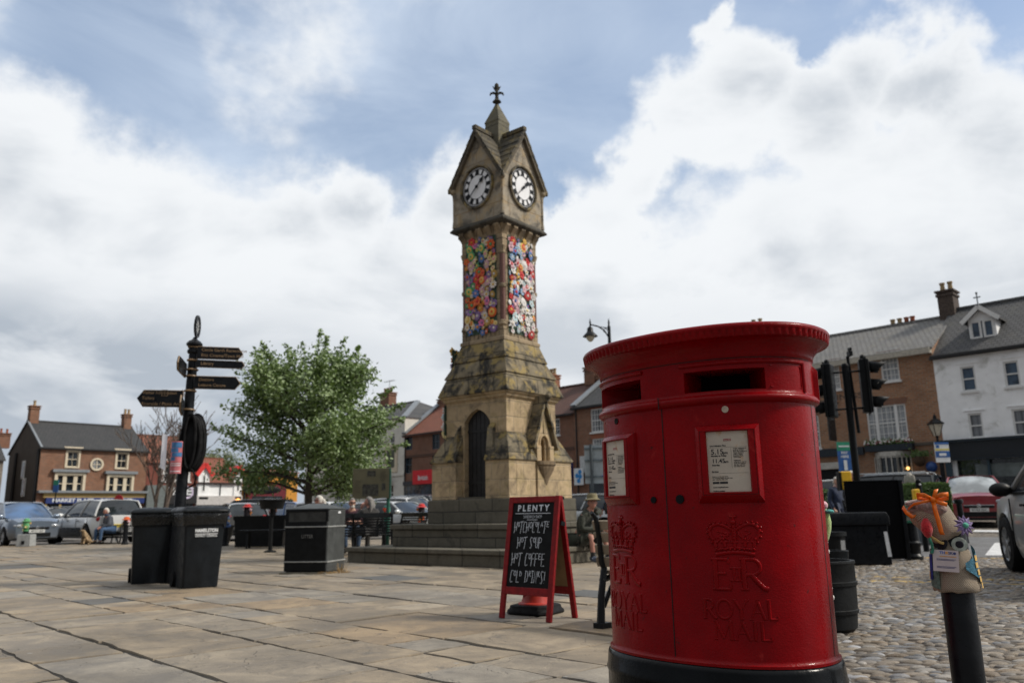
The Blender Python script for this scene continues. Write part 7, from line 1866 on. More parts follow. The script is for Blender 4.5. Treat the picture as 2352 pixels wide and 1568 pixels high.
# right hand side
mid(1905, 29.5, 150, WHP, 'white van between the post box and the signal pole', L=4.6, Ht=1.85, belt=1.2, rear='suv')
mid(2022, 28.5, 140, BLKP, 'black boxy off-road car behind the black panel', L=4.2, Ht=1.95, belt=1.2, hood=1.0, screen=.4, rear='suv', rails=True)
mid(2118, 30, -120, SILP, 'silver car with a dark bonnet behind the hedge', L=4.3, Ht=1.62)
rd = D(2252, 1190, 25.4)
hr = radians(-116)
car('red crossover car facing the camera with a chrome badge', (rd.x - cos(hr) * 2.2, 25.4 - sin(hr) * 2.2, gz(rd.x, 25.4 + 1)), hr, REDC, 4.5, 1.84, 1.66, 1.05, .95, 'suv', 1.02, .98, .35, plate='WV63 SGC', group=None, emblem=True, glass=glass_mat('pale reflective windscreen', (.30, .33, .35), .05, .5, 1.3))
hs = radians(72); fw = G(2338, 1311)
# nearest silver car: front left wheel stands at fw
L_ = 4.5; wxf = L_ / 2 - .82
c0 = Vector((fw.x, fw.y, 0)) - Matrix.Rotation(hs, 3, 'Z') @ Vector((wxf, .88 - .06, 0))
car('dusty silver car cut off by the right edge of the picture, facing away', tuple(c0), hs, paint('dusty silver paint', (.34, .355, .36), .35, .35), L_, 1.84, 1.68, 1.0, .95, 'suv', 1.02, .95, .36, group=None)
# ------------------------------------------------------------------ trees and hedges
def leaf_mat(name, c1, c2, back):
    m, q, b = newmat(name)
    a = q.n('ShaderNodeAttribute', attribute_name='tint').outputs['Color']
    geo = q.n('ShaderNodeNewGeometry').outputs['Backfacing']
    oc = q.n('ShaderNodeTexCoord').outputs['Object']
    col = q.mix(q.xyz(a)[0], c1, c2); col = q.mix(geo, col, back); col = q.mix(q.mr(q.noise(oc, 18, 3, .6), .4, .7, 0, .35), col, tuple(k * 1.5 for k in c2))
    setin(q, b, 'Base Color', col); b.inputs['Roughness'].default_value = .5
    tr = q.n('ShaderNodeBsdfTranslucent', inp={'Color': q.mix(.5, col, (.16, .24, .03))}); mx = q.n('ShaderNodeMixShader', inp={0: .22, 1: b.outputs[0], 2: tr.outputs[0]})
    q.t.links.new(mx.outputs[0], m.node_tree.nodes['Material Output'].inputs[0]); return m
BARK = M_('dark bark', (.045, .036, .028), .95, var=.4, scale=10, bmp=.015, bscale=30)
def add_leaf(mb, p, n, s, r, tint):
    n = n.normalized(); x = n.orthogonal().normalized(); x = Matrix.Rotation(r.uniform(0, 6.28), 3, n) @ x; y = n.cross(x); b = len(mb.f)
    v = [p - x * s * .5, p - x * s * .1 + y * s * .30 + n * s * .05, p + x * s * .5 - n * s * .08, p - x * s * .1 - y * s * .30 + n * s * .05]
    mb.add(v, [(0, 1, 2, 3)]); mb.col[b] = (tint, tint, tint)
def crown(r, mb, shoots, leaf, dens, spread):
    for (a, b_, w) in shoots:
        d = b_ - a; L = d.length; n = int(L * dens * max(.6, w)) 
        for i in range(n):
            f = r.random() ** .8; p = a + d * f + Vector((r.gauss(0, 1), r.gauss(0, 1), r.gauss(0, 1))) * spread * w * (1 - .6 * f)
            nn = Vector((r.gauss(0, .7), r.gauss(0, .7), r.uniform(.0, 1.2)))
            add_leaf(mb, p, nn, leaf * r.uniform(.6, 1.25), r, min(1, max(0, r.gauss(.4, .28) + .25 * (f - .5))))
LEAFG = leaf_mat('whitebeam leaf', (.050, .098, .024), (.21, .30, .095), (.26, .34, .17))
r = random.Random(31)
TX, TY = D(708, 1150, 24).x, 24.0
t = thing('tree', 'round leafy green tree with silvery undersides between signpost and tower', 'tree', (TX, TY, 0))
mb = MB(); mb.tube([(0, 0, 0), (.02, 0, .8), (-.01, .02, 1.7), (.05, 0, 2.6), (.02, .05, 3.6), (.1, 0, 4.8)], [.15, .12, .105, .09, .06, .03], 10)
limbs = []
for i in range(58):
    z = r.uniform(1.45, 4.6); a = r.uniform(0, 6.28); up = .35 + (z - 1.7) * .25 + r.uniform(-.15, .3)
    reach = 2.85 * sqrt(max(.06, 1 - ((z - 2.6) / 2.7) ** 2)) * r.uniform(.62, 1.0)
    d = Vector((cos(a), sin(a), up * .8)).normalized(); e = Vector((0, 0, z)) + d * reach
    if r.random() < .4: e.z -= .45
    md = Vector((0, 0, z)).lerp(e, .5) + Vector((0, 0, .12)); mb.tube([Vector((0, 0, z)), md, e], [.05, .03, .012], 6); limbs.append((md, e, 1.0))
    for k in range(5):
        b0 = Vector((0, 0, z)).lerp(e, r.uniform(.3, .95)); dd = Vector((r.gauss(0, .8) + d.x * .6, r.gauss(0, .8) + d.y * .6, r.uniform(-.35, .9))).normalized() * r.uniform(.4, .85)
        mb.tube([b0, b0 + dd], [.014, .005], 4); limbs.append((b0, b0 + dd, .9))
for (x, z) in ((.15, 6.35), (-.85, 5.95), (.95, 6.05), (-1.35, 5.85), (1.6, 5.3), (-2.1, 4.75), (2.25, 4.6), (-2.75, 3.4), (2.7, 3.5), (-2.4, 2.9), (.5, 6.0), (1.25, 5.9), (2.55, 4.05), (-1.9, 5.2), (2.75, 2.75), (-.3, 5.9)):
    e = Vector((x * 1.08, r.uniform(-.6, .6), z + .18)); b0 = Vector((x * .55, e.y * .5, z * .76 + .4)); mb.tube([b0, e], [.015, .004], 4); limbs.append((b0, e, .36))
mb.build('trunk', BARK, t, smooth=True)
mb = MB(); crown(r, mb, limbs, .125, 145, .27)
cr_ = mb.build('crown', LEAFG, t)
print('leaves', len(mb.f))
# bare winter-looking tree and the far trees
def bare(r, mb, p, d, L, rad, depth):
    n = 4; pts = [p]
    for i in range(n): d = (d + Vector((r.gauss(0, .10), r.gauss(0, .10), .05))).normalized(); pts.append(pts[-1] + d * L / n)
    mb.tube(pts, [max(.016, rad * (1 - .5 * i / n)) for i in range(n + 1)], 5 if depth < 3 else 3)
    if depth >= 4: return
    for k in range(r.choice([2, 3, 3, 4]) if depth else 6):
        b = pts[r.randint(2 if depth else 1, n)]; dd = (d + Vector((r.gauss(0, .45), r.gauss(0, .45), r.uniform(-.05, .4)))).normalized(); bare(r, mb, b, dd, L * r.uniform(.5, .78), rad * .5, depth + 1)
p = D(372, 1140, 46)
t = thing('bare_tree', 'thin leafless tree standing in front of the red roofed building', 'tree', (p.x, 46, 0))
mb = MB(); r = random.Random(9); [bare(r, mb, Vector((.15 * k, 0, 0)), Vector((.13 * k, 0, 1)).normalized(), 3.4, .12, 0) for k in (-1, 0, 1)]; mb.build('trunk', M_('bare twig bark', (.10, .075, .06), .95), t)
LEAF2 = leaf_mat('far tree leaf', (.06, .085, .03), (.12, .15, .055), (.13, .15, .08)); LEAFH = leaf_mat('box hedge leaf', (.020, .060, .010), (.065, .135, .022), (.07, .12, .03))
p = D(492, 1052, 110)
t = thing('tree', 'round green tree top showing above the red tiled roof', 'tree', (p.x, 110, 0)); r = random.Random(2)
mb = MB(); mb.tube([(0, 0, 0), (0, 0, 6)], [.4, .25], 8); mb.build('trunk', BARK, t)
mb = MB()
for i in range(5200):
    v = Vector((r.gauss(0, 1), r.gauss(0, 1), r.gauss(0, 1))).normalized() * r.uniform(.72, 1.05) ; lump = 1 + .14 * sin(v.x * 5 + 1) * cos(v.y * 4 + v.z * 5)
    add_leaf(mb, Vector((v.x * 4.2 * lump, v.y * 4.2 * lump, p.z - .4 - 3 + 4.6 * v.z * lump)), v + Vector((r.gauss(0, .5), r.gauss(0, .5), r.gauss(0, .5))), r.uniform(.3, .6), r, min(1, max(0, r.gauss(.45, .3))))
mb.build('crown', LEAF2, t)
# hedge cube leaves (part of the hedge planter)
ht = [o for o in bpy.data.objects if o.name == 'hedge_planter'][0]
mb = MB(); r = random.Random(4)
for i in range(9000):
    u, v = r.uniform(-1, 1), r.uniform(-1, 1); k = r.choice(range(5)); e = 1 - .08 * r.random() ** 2
    P = {0: (u, -e, v), 1: (u, e, v), 2: (-e, u, v), 3: (e, u, v), 4: (u, v, e)}[k]; P = Vector(P)
    m_ = max(abs(P.x), abs(P.y)); P = P * (1 - .13 * max(0, P.length - 1.15)) ; wob = 1 + .04 * sin(7 * P.x + 3 * P.z) * cos(6 * P.y)
    nn = Vector({0: (0, -1, .3), 1: (0, 1, .3), 2: (-1, 0, .3), 3: (1, 0, .3), 4: (0, 0, 1)}[k]) + Vector((r.gauss(0, .5), r.gauss(0, .5), r.gauss(0, .5)))
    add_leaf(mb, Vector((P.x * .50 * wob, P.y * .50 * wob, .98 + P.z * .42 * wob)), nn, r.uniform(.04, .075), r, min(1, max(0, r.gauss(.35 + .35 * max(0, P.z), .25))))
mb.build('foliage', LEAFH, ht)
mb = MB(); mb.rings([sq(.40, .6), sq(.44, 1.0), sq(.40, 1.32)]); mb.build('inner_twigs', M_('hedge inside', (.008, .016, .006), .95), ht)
hp2 = D(1915, 1127, 23.0)
t = thing('low_hedge', 'strip of clipped green hedge between the old couple and the white van', 'hedge', (hp2.x, 23.5, gz(hp2.x, 23.5)), 0)
mb = MB()
for i in range(2600):
    u, v, k = r.uniform(-1, 1), r.uniform(-1, 1), r.choice((0, 0, 1)); P = Vector((u * 1.4, -.4, .75 + .5 * v)) if k == 0 else Vector((u * 1.4, v * .4, 1.25))
    add_leaf(mb, P + Vector((r.gauss(0, .02), r.gauss(0, .03), r.gauss(0, .02))), Vector((0, -1, .3) if k == 0 else (0, 0, 1)) + Vector((r.gauss(0, .5), r.gauss(0, .5), r.gauss(0, .5))), r.uniform(.05, .09), r, min(1, max(0, r.gauss(.6, .25))))
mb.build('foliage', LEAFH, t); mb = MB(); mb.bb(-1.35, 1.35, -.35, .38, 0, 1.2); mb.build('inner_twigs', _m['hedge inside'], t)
# ------------------------------------------------------------------ buildings round the market place
BR_RED = brick_mat('warm red brick', (.27, .11, .062), (.20, .085, .052), (.19, .16, .125), stam=.45)
BR_BROWN = brick_mat('brown brick', (.30, .13, .07), (.20, .09, .052), (.20, .165, .13), stam=.45, bw=.34, bh=.12, ms=.02)
BR_INN = brick_mat('buff brown brick', (.42, .20, .105), (.27, .13, .07), (.30, .25, .19), stam=.25, bw=.30, bh=.105, ms=.02)
BR_DARK = brick_mat('shaded dark brick', (.075, .055, .042), (.06, .045, .036), (.07, .06, .05), stam=.4)  # darker brown brick, the gable's shade put into its colour
BR_ORNG = brick_mat('rubbed orange brick', (.36, .105, .045), (.32, .09, .04), (.25, .17, .12), bw=.075, bh=.3, stam=.1)
BR_DEEP = brick_mat('deep red brick', (.22, .05, .032), (.19, .045, .03), (.16, .10, .08), stam=.25)
RENDER_W = M_('white render', (.90, .91, .92), .85, var=.05, scale=2, bmp=.004, bscale=40, dirt=(.50, .50, .47), dirts=1.2)
RENDER_C = M_('cream render', (.66, .64, .58), .85, var=.06, scale=2, bmp=.004, dirt=(.48, .46, .40), dirts=1.0)
RENDER_O = M_('orange render', (.58, .26, .035), .8, var=.10, scale=2)
SLATE = tile_mat('grey slate', (.085, .085, .09), (.065, .067, .072), (.025, .025, .027), .25, .2, (.13, .125, .10), .35)
SLATE_L = tile_mat('pale weathered slate', (.20, .195, .19), (.155, .155, .155), (.05, .05, .05), .25, .2, (.17, .15, .10), .4)
SLATE_D = tile_mat('dark slate', (.05, .05, .053), (.038, .04, .043), (.015, .015, .016), .3, .24, (.07, .07, .06), .25)
TILE_R = tile_mat('red clay pantile', (.25, .085, .05), (.20, .068, .042), (.07, .03, .02), .26, .3, (.10, .07, .04), .3)
TILE_B = tile_mat('brown clay tile', (.125, .055, .040), (.10, .045, .034), (.04, .02, .016), .2, .2, (.07, .055, .04), .35)
LEAD = M_('lead flashing', (.22, .24, .26), .55, metal=.3); GUT = M_('black gutter', (.014, .014, .015), .5)
GL_D = glass_mat('dark window glass', (.016, .022, .028)); GL_B = glass_mat('blue reflecting window glass', (.03, .055, .09), .05); GL_C = glass_mat('curtained window glass', (.03, .035, .04), .08, curtain=(.30, .31, .33)); GL_N = glass_mat('net curtain window glass', (.20, .215, .23), .10, .25, curtain=(.40, .42, .44))
WFR = M_('white sash paint', (.70, .70, .69), .5, var=.05); CFR = M_('cream sash paint', (.62, .54, .41), .5, var=.06); BFR = M_('slate blue sash paint', (.045, .075, .10), .5); STONE_S = M_('stone sill', (.38, .36, .31), .85)
WARML = emit_('warm lamp bulb', (1.0, .52, .16), 3.0)
CAMP = Vector((0, 0, EYE))
def wallpt(o, u, px, py):
    d = ray(px, py); n = Vector((-u.y, u.x)); t = (o - Vector((0, 0))).dot(n) / Vector((d.x, d.y)).dot(n); p = CAMP + d * t
    return (Vector((p.x, p.y)) - o).dot(u), p.z
class House:
    def __init__(s, name, label, o, u, L, depth, eaves, ridge, wall, roofm, group=None, cat='building', holes=(), side=None, gable=True, hip=False, back=True):
        s.o, s.u, s.L, s.dep, s.ez, s.rz = o, u, L, depth, eaves, ridge
        s.t = thing(name, label, cat, (o.x, o.y, 0), atan2(u.y, u.x), group=group)
        s.wall, s.side = wall, side or wall
        xs = sorted(set([0, L] + [v for h in holes for v in h[:2]])); zs = sorted(set([0, eaves] + [v for h in holes for v in h[2:4]]))
        mb = MB()
        for i in range(len(xs) - 1):
            for j in range(len(zs) - 1):
                xm, zm = (xs[i] + xs[i + 1]) / 2, (zs[j] + zs[j + 1]) / 2
                if any(h[0] < xm < h[1] and h[2] < zm < h[3] for h in holes): continue
                mb.add([(xs[i], 0, zs[j]), (xs[i + 1], 0, zs[j]), (xs[i + 1], 0, zs[j + 1]), (xs[i], 0, zs[j + 1])], [(0, 1, 2, 3)])
        R = .14
        for h in holes:
            a, b_, c, d = h[:4]
            mb.add([(a, 0, c), (b_, 0, c), (b_, 0, d), (a, 0, d), (a, R, c), (b_, R, c), (b_, R, d), (a, R, d)], [(0, 4, 5, 1), (1, 5, 6, 2), (2, 6, 7, 3), (3, 7, 4, 0)])
        mb.build('front_wall', wall, s.t)
        mb = MB(); y1 = depth; m = depth / 2
        for x, f in ((0, 0), (L, 1)):
            v = [(x, 0, 0), (x, y1, 0), (x, y1, eaves), (x, m, ridge - .12), (x, 0, eaves)] if not hip else [(x, 0, 0), (x, y1, 0), (x, y1, eaves), (x, 0, eaves)]
            mb.add(v, [tuple(range(len(v)))[::1 if f else -1]])
        mb.add([(0, y1, 0), (L, y1, 0), (L, y1, eaves), (0, y1, eaves)], [(3, 2, 1, 0)])
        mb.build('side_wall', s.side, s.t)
        mb = MB(); ov, ox = .22, .10; k = (ridge - eaves) / m
        if not hip:
            for (ya, yb) in ((-ov, m), (y1 + ov, m)):
                za = eaves - ov * k
                v = [(-ox, ya, za), (L + ox, ya, za), (L + ox, yb, ridge), (-ox, yb, ridge)]; v2 = [(x, y, z - .11) for x, y, z in v]
                mb.add(v + v2, [(0, 1, 2, 3) if ya < yb else (3, 2, 1, 0), (7, 6, 5, 4), (0, 4, 5, 1), (1, 5, 6, 2), (3, 7, 4, 0)])
            rc_ = [(-ox, m, ridge), (L + ox, m, ridge)]
        else:
            hp = m * .9
            v = [(-ox, -ov, eaves), (L + ox, -ov, eaves), (L + ox, y1 + ov, eaves), (-ox, y1 + ov, eaves), (hp, m, ridge), (L - hp, m, ridge)]
            mb.add(v, [(0, 1, 5, 4), (1, 2, 5), (2, 3, 4, 5), (3, 0, 4), (3, 2, 1, 0)]); rc_ = [(hp, m, ridge), (L - hp, m, ridge)]
        s.roof = mb.build('roof', roofm, s.t)
        mb = MB(); mb.beam((rc_[0][0], m, ridge + .02), (rc_[1][0], m, ridge + .02), .24, .14); mb.build('ridge_tiles', roofm, s.roof)
        s.k = k
    def window(s, h, fr=WFR, gl=GL_D, nx=2, nz=2, sash=True, sill=STONE_S, proud=.0, lintel=None, bar=.028, fw=.075):
        a, b_, c, d = h[:4]; R = .10 - proud
        mb = MB()
        mb.bb(a, a + fw, R - .05, R + .03, c, d); mb.bb(b_ - fw, b_, R - .05, R + .03, c, d); mb.bb(a + fw, b_ - fw, R - .049, R + .03, c, c + fw); mb.bb(a + fw, b_ - fw, R - .049, R + .03, d - fw, d)
        zm = (c + d) / 2
        if sash: mb.bb(a + fw, b_ - fw, R - .035, R + .02, zm - .03, zm + .03)
        for i in range(1, nx): x = a + fw + (b_ - a - 2 * fw) * i / nx; mb.bb(x - bar / 2, x + bar / 2, R - .02, R + .01, c + fw, d - fw)
        for j in range(1, nz):
            z = c + (d - c) * j / nz
            if sash and abs(z - zm) < .05: continue
            mb.bb(a + fw, b_ - fw, R - .018, R + .01, z - bar / 2, z + bar / 2)
        w = mb.build('window', fr, s.t)
        mb = MB(); mb.add([(a, R + .02, c), (b_, R + .02, c), (b_, R + .02, d), (a, R + .02, d)], [(0, 1, 2, 3)]); mb.build('pane', gl, w)
        if sill: mb = MB(); mb.bb(a - .08, b_ + .08, -.09, .12, c - .10, c - .003); mb.build('sill', sill, w)
        if lintel: mb = MB(); mb.prism([(a - .06, d + .003), (b_ + .06, d + .003), (b_ + .16, d + .30), (a - .16, d + .30)], .012, M=Matrix.Translation((0, .0, 0)) @ Mxz); mb.build('lintel', lintel, w)
        return w
    def chimney(s, x, y, w, d, z0, z1, mat, pots=2, potm=None, cap=True):
        mb = MB(); mb.bb(x - w / 2, x + w / 2, y - d / 2, y + d / 2, z0, z1)
        if cap: mb.bb(x - w / 2 - .06, x + w / 2 + .06, y - d / 2 - .06, y + d / 2 + .06, z1 - .22, z1 - .10); mb.bb(x - w / 2 - .09, x + w / 2 + .09, y - d / 2 - .09, y + d / 2 + .09, z1, z1 + .10)
        c = mb.build('chimney', mat, s.roof)
        for i in range(pots):
            px = x + (i - (pots - 1) / 2) * (w / max(1, pots)); r = .13
            mb = MB(); mb.lathe([(r, z1 + .09), (r * .85, z1 + .5), (r * 1.1, z1 + .52), (r * 1.1, z1 + .60), (r * .8, z1 + .60)], 12, Matrix.Translation((px, y, 0))); o_ = mb.build('pot', potm or POTB, s.t, smooth=True, auto=35)
            o_.parent = s.t; o_.name = 'chimney_pot'
        return c
    def gutter(s, z=None, pipe=()):
        mb = MB(); z = (s.ez - .10) if z is None else z; mb.bb(-.05, s.L + .05, -.30, -.17, z - .10, z + .02); mb.build('gutter', GUT, s.t)
        for x in pipe: mb = MB(); mb.cyl((x, -.06, 0), (x, -.06, z), .05, 8); mb.build('downpipe', GUT, s.t)
    def box(s, name, mat, x0, x1, y0, y1, z0, z1, parent=None, bevel=0): mb = MB(); mb.bb(x0, x1, y0, y1, z0, z1); return mb.build(name, mat, parent or s.t, bevel=bevel)
    def text(s, txt, x, z, size, mat, parent, y=-.10, fit=None, bold=.004, name='lettering'):
        mb = MB(); put_text(mb, txt, Matrix.Translation((x, y, z)) @ Matrix.Rotation(pi / 2, 4, 'X'), size=size, bold=bold, fit=fit); return mb.build(name, mat, parent)
POTB = M_('buff chimney pot', (.34, .25, .14), .85, var=.2); POTR = M_('red chimney pot', (.30, .09, .045), .85, var=.2)
def inter(o, u, px): return wallpt(o, u, px, 1100)[0]
def rects(o, u, x_off, lst): 
    out = []
    for (xa, xb, ya, yb) in lst:
        a, z1 = wallpt(o, u, xa, ya); b_, z0 = wallpt(o, u, xb, yb); out.append((a - x_off, b_ - x_off, z0, z1))
    return out
# ---- right hand street line
C0 = D(2152, 900, 38).xy; UR = Vector((.705, -.709)).normalized()
def RO(s): return C0 - UR * s
def ridge_z(o, u, depth, px, py): n = Vector((-u.y, u.x)); return wallpt(o + n * depth / 2, u, px, py)[1]
def ez_at(o, u, px, py): return wallpt(o, u, px, py)[1]
# white rendered house at the right edge
o = RO(0); ez = ez_at(o, UR, 2200, 808); rzz = ridge_z(o, UR, 8, 2250, 702)
hl = rects(o, UR, 0, [(2204, 2245, 843, 896), (2302, 2346, 831, 885), (2222, 2262, 950, 1004), (2322, 2372, 940, 998)])
hl += [(hl[1][0] + 2.6, hl[1][1] + 2.6, hl[1][2], hl[1][3]), (hl[3][0] + 2.6, hl[3][1] + 2.6, hl[3][2], hl[3][3])]
zf = ez_at(o, UR, 2200, 1010)
shop = [(.45, 8.6, .5, zf - .95)]
h = House('white_house', 'white rendered house with slate roof, gabled dormer and dark shopfront', o, UR, 9.0, 8, ez, rzz, RENDER_W, SLATE, holes=hl + shop)
for i, w in enumerate(hl): 
    h.window(w, WFR, GL_B if i < 2 else GL_C, 1, 1, True, WFR)
    h.box('hood_mould', RENDER_W, w[0] - .16, w[1] + .16, -.05, 0, w[3] + .12, w[3] + .17)
NAVYP = M_('dark navy shop paint', (.008, .016, .026), .35, var=.2)
fs = h.box('shop_fascia', NAVYP, -.02, 9.02, -.28, -.004, zf - .95, zf - .12); h.box('fascia_cornice', NAVYP, -.05, 9.05, -.42, -.004, zf - .12, zf, fs); h.box('fascia_board', M_('fascia black', (.006, .010, .016), .4), .3, 8.7, -.30, -.281, zf - .85, zf - .22, fs)
for x in (.0, 1.75, 3.6, 5.4, 7.2, 8.75): h.box('shop_pilaster', M_('shop blue grey', (.02, .045, .065), .4), x, x + .26 if x in (0, 8.75) else x + .10, -.16, .02, 0, zf - .95)
sg = h.box('shop_window', glass_mat('shop window glass', (.012, .018, .020), .04, .6, .8), .45, 8.6, .10, .12, .5, zf - .95); h.box('stall_riser', NAVYP, .26, 8.75, -.06, .10, 0, .5)
h.box('shop_blind', M_('grey shop blind', (.16, .19, .19), .7, var=.3, scale=2), 1.2, 8.5, .085, .095, zf - 1.75, zf - 1.15, sg)
mb = MB()
for x, z in ((3.3, zf - 1.9), (3.55, zf - 1.95), (4.3, zf - 2.0), (4.5, zf - 2.05), (5.6, zf - 1.1)): mb.sphere((x, .05, z), .035, 8, 6)
mb.build('shop_lights', WARML, sg)
h.gutter()
# dormer
a, z1 = wallpt(o - Vector((-UR.y, UR.x)) * -1.0, UR, 2227, 735); b_, z0 = wallpt(o + Vector((-UR.y, UR.x)) * 1.0, UR, 2288, 772)
xa, zt_ = wallpt(o + Vector((-UR.y, UR.x)) * 1.0, UR, 2223, 737); xb, zb_ = wallpt(o + Vector((-UR.y, UR.x)) * 1.0, UR, 2292, 776)
yb = 1.0; za_ = wallpt(o + Vector((-UR.y, UR.x)) * 1.0, UR, 2250, 705)[1]; xm = (xa + xb) / 2
mb = MB(); mb.bb(xa, xb, yb, yb + 2.6, zb_, zt_); mb.prism([(xa, zt_), (xb, zt_), (xm, za_ - .1)], 2.6, M=Matrix.Translation((0, yb + 2.6, 0)) @ Mxz); dm = mb.build('dormer', RENDER_W, h.t)
mb = MB()
for k in (-1, 1): 
    e = xa - .22 if k < 0 else xb + .22; mb.add([(xm, yb - .25, za_ + .06), (e, yb - .25, zt_ - .06), (e, yb + 2.7, zt_ - .06), (xm, yb + 2.9, za_ + .06), (xm, yb - .25, za_ - .02), (e, yb - .25, zt_ - .14), (e, yb + 2.7, zt_ - .14), (xm, yb + 2.9, za_ - .02)], [(0, 1, 2, 3), (7, 6, 5, 4), (0, 4, 5, 1), (1, 5, 6, 2)])
mb.build('dormer_roof', SLATE, dm)
mb = MB()
for k in (-1, 1): e = xa - .24 if k < 0 else xb + .24; mb.beam((xm, yb - .28, za_ + .0), (e, yb - .28, zt_ - .12), .06, .20, up=(0, 1, 0)) if False else mb.beam((xm, yb - .27, za_ - .02), (e, yb - .27, zt_ - .14), .05, .20)
mb.build('bargeboard', WFR, dm)
mb = MB(); 
for (p, q_) in ((xa + .06, xm - .03), (xm + .03, xb - .06)):
    mb.bb(p, q_, yb - .06, yb - .004, zb_ + .10, zb_ + .20); mb.bb(p, q_, yb - .06, yb - .004, zt_ - .16, zt_ - .06); mb.bb(p, p + .10, yb - .058, yb - .004, zb_ + .2, zt_ - .16); mb.bb(q_ - .10, q_, yb - .058, yb - .004, zb_ + .2, zt_ - .16)
wf = mb.build('dormer_window', WFR, dm); 
mb = MB(); mb.bb(xa + .1, xb - .1, yb - .02, yb - .003, zb_ + .15, zt_ - .1); mb.build('pane', GL_B, wf)
mb = MB(); mb.cyl((xm, yb - .2, za_), (xm, yb - .2, za_ + .65), .03, 8); mb.beam((xm - .16, yb - .2, za_ + .45), (xm + .16, yb - .2, za_ + .45), .05, .05); mb.sphere((xm, yb - .2, za_ + .66), .06, 8, 6); mb.build('finial', LEAD, dm)
# the buff brick inn
LI = 11.5; o = RO(LI); ez = ez_at(o, UR, 2000, 812); rzz = ridge_z(o, UR, 8, 2000, 757)
hl = rects(o, UR, 0, [(2020, 2068, 822, 872), (1988, 2088, 935, 1008), (1908, 1932, 838, 893), (1858, 1886, 955, 1028)])
gf = ez_at(o, UR, 2070, 1055)
bayz = rects(o, UR, 0, [(2010, 2100, 1050, 1112)])[0]
h = House('brick_inn', 'buff brown brick inn with slate roof, wide sash windows and a flower box', o, UR, LI, 8, ez, rzz, BR_INN, SLATE_L, holes=hl)
h.window(hl[0], WFR, GL_N, 4, 4, True, WFR, lintel=BR_RED); 
w = h.window(hl[1], WFR, GL_N, 8, 5, True, WFR, lintel=BR_RED)
a, b_, c, d = hl[1]; mb = MB()
for f in (.25, .75): x = a + (b_ - a) * f; mb.bb(x - .07, x + .07, .02, .13, c, d)
mb.build('mullion', WFR, w)
h.window(hl[2], WFR, GL_N, 3, 4, True, WFR, lintel=BR_RED); h.window(hl[3], WFR, GL_D, 4, 5, True, WFR, lintel=BR_RED)
h.box('cornice', M_('pale stone cornice', (.42, .39, .33), .8), -.05, LI + .0, -.34, -.003, ez - .42, ez - .16)
h.box('string_course', M_('dark stone band', (.10, .085, .07), .85), 0, LI, -.07, -.003, hl[1][2] - .34, hl[1][2] - .20)
h.text('LODGINGS', LI - 5.1, (hl[0][2] + hl[1][3]) / 2 + .05, .42, M_('faded sign paint', (.10, .065, .05), .9), h.t, y=-.004, fit=3.2, bold=.012)
a, b_ = hl[1][0] - .1, hl[1][1] + .25
fb = h.box('window_box', NAVYP, a, b_, -.42, -.10, hl[1][2] - .52, hl[1][2] - .22)
r = random.Random(8); mb = MB()
for i in range(420): add_leaf(mb, Vector((r.uniform(a, b_), r.uniform(-.42, -.12), hl[1][2] - .22 + abs(r.gauss(0, .12)))), Vector((r.gauss(0, .6), -1, r.gauss(.3, .6))), r.uniform(.08, .16), r, r.uniform(0, .6))
mb.build('trailing_leaves', LEAFH, fb)
mb = MB(); 
for i in range(46): mb.sphere((r.uniform(a, b_), r.uniform(-.44, -.25), hl[1][2] - .16 + abs(r.gauss(0, .10))), .045, 6, 4)
mb.build('white_blooms', yarn(YARN[18]), fb); mb = MB()
for i in range(30): mb.sphere((r.uniform(a, b_), r.uniform(-.44, -.25), hl[1][2] - .16 + abs(r.gauss(0, .10))), .04, 6, 4)
mb.build('red_blooms', yarn(YARN[8]), fb)
# bow window with warm lamps, doorway entablature
a, b_, c, d = bayz; c = .5
mb = MB(); pl_ = [(a, 0), (a + .45, -.55), (b_ - .45, -.55), (b_, 0)]
mb.prism([(x, y) for x, y in pl_][::-1], .22, z0=d); mb.prism([(x, y) for x, y in pl_][::-1], .5, z0=0)
bay = mb.build('bow_window', M_('pale grey joinery', (.46, .44, .40), .55), h.t)
mb = MB()
for (p, q_) in zip(pl_, pl_[1:]):
    n_ = 5 if abs(q_[0] - p[0]) > 1 else 3
    for i in range(n_ + 1): x, y = p[0] + (q_[0] - p[0]) * i / n_, p[1] + (q_[1] - p[1]) * i / n_; mb.beam((x, y, .5), (x, y, d), .13 if i in (0, n_) else .04, .05)
    for z in (.5, .95, 1.4, 1.85, 2.3, d - .05):
        if z < d: mb.beam((p[0], p[1], z), (q_[0], q_[1], z), .045, .045)
mb.build('glazing_bars', _m['pale grey joinery'], bay)
mb = MB(); q4 = [(x, y + .05) for x, y in pl_]
for p, q_ in zip(q4, q4[1:]): mb.add([(p[0], p[1], .5), (q_[0], q_[1], .5), (q_[0], q_[1], d), (p[0], p[1], d)], [(0, 1, 2, 3)])
mb.build('pane', GL_D, bay)
mb = MB()
for x in (b_ - .95, b_ - .38, b_ - .12): mb.sphere((x, -.42 if x < b_ - .5 else -.22, d - .62), .075, 10, 7)
mb.build('lamp_globe', WARML, bay)
xd, zd = wallpt(o, UR, 1900, 1065); h.box('door_entablature', M_('pale grey joinery', (.46, .44, .40)), xd - 1.2, xd + 1.6, -.30, -.003, zd - .28, zd + .05); h.box('doorway', BLACK, xd - .7, xd + .7, -.02, -.002, 0, zd - .3)
h.box('sign_beam', NAVYP, xd - 1.6, xd + 2.0, -.20, -.003, zd + .35, zd + .75)
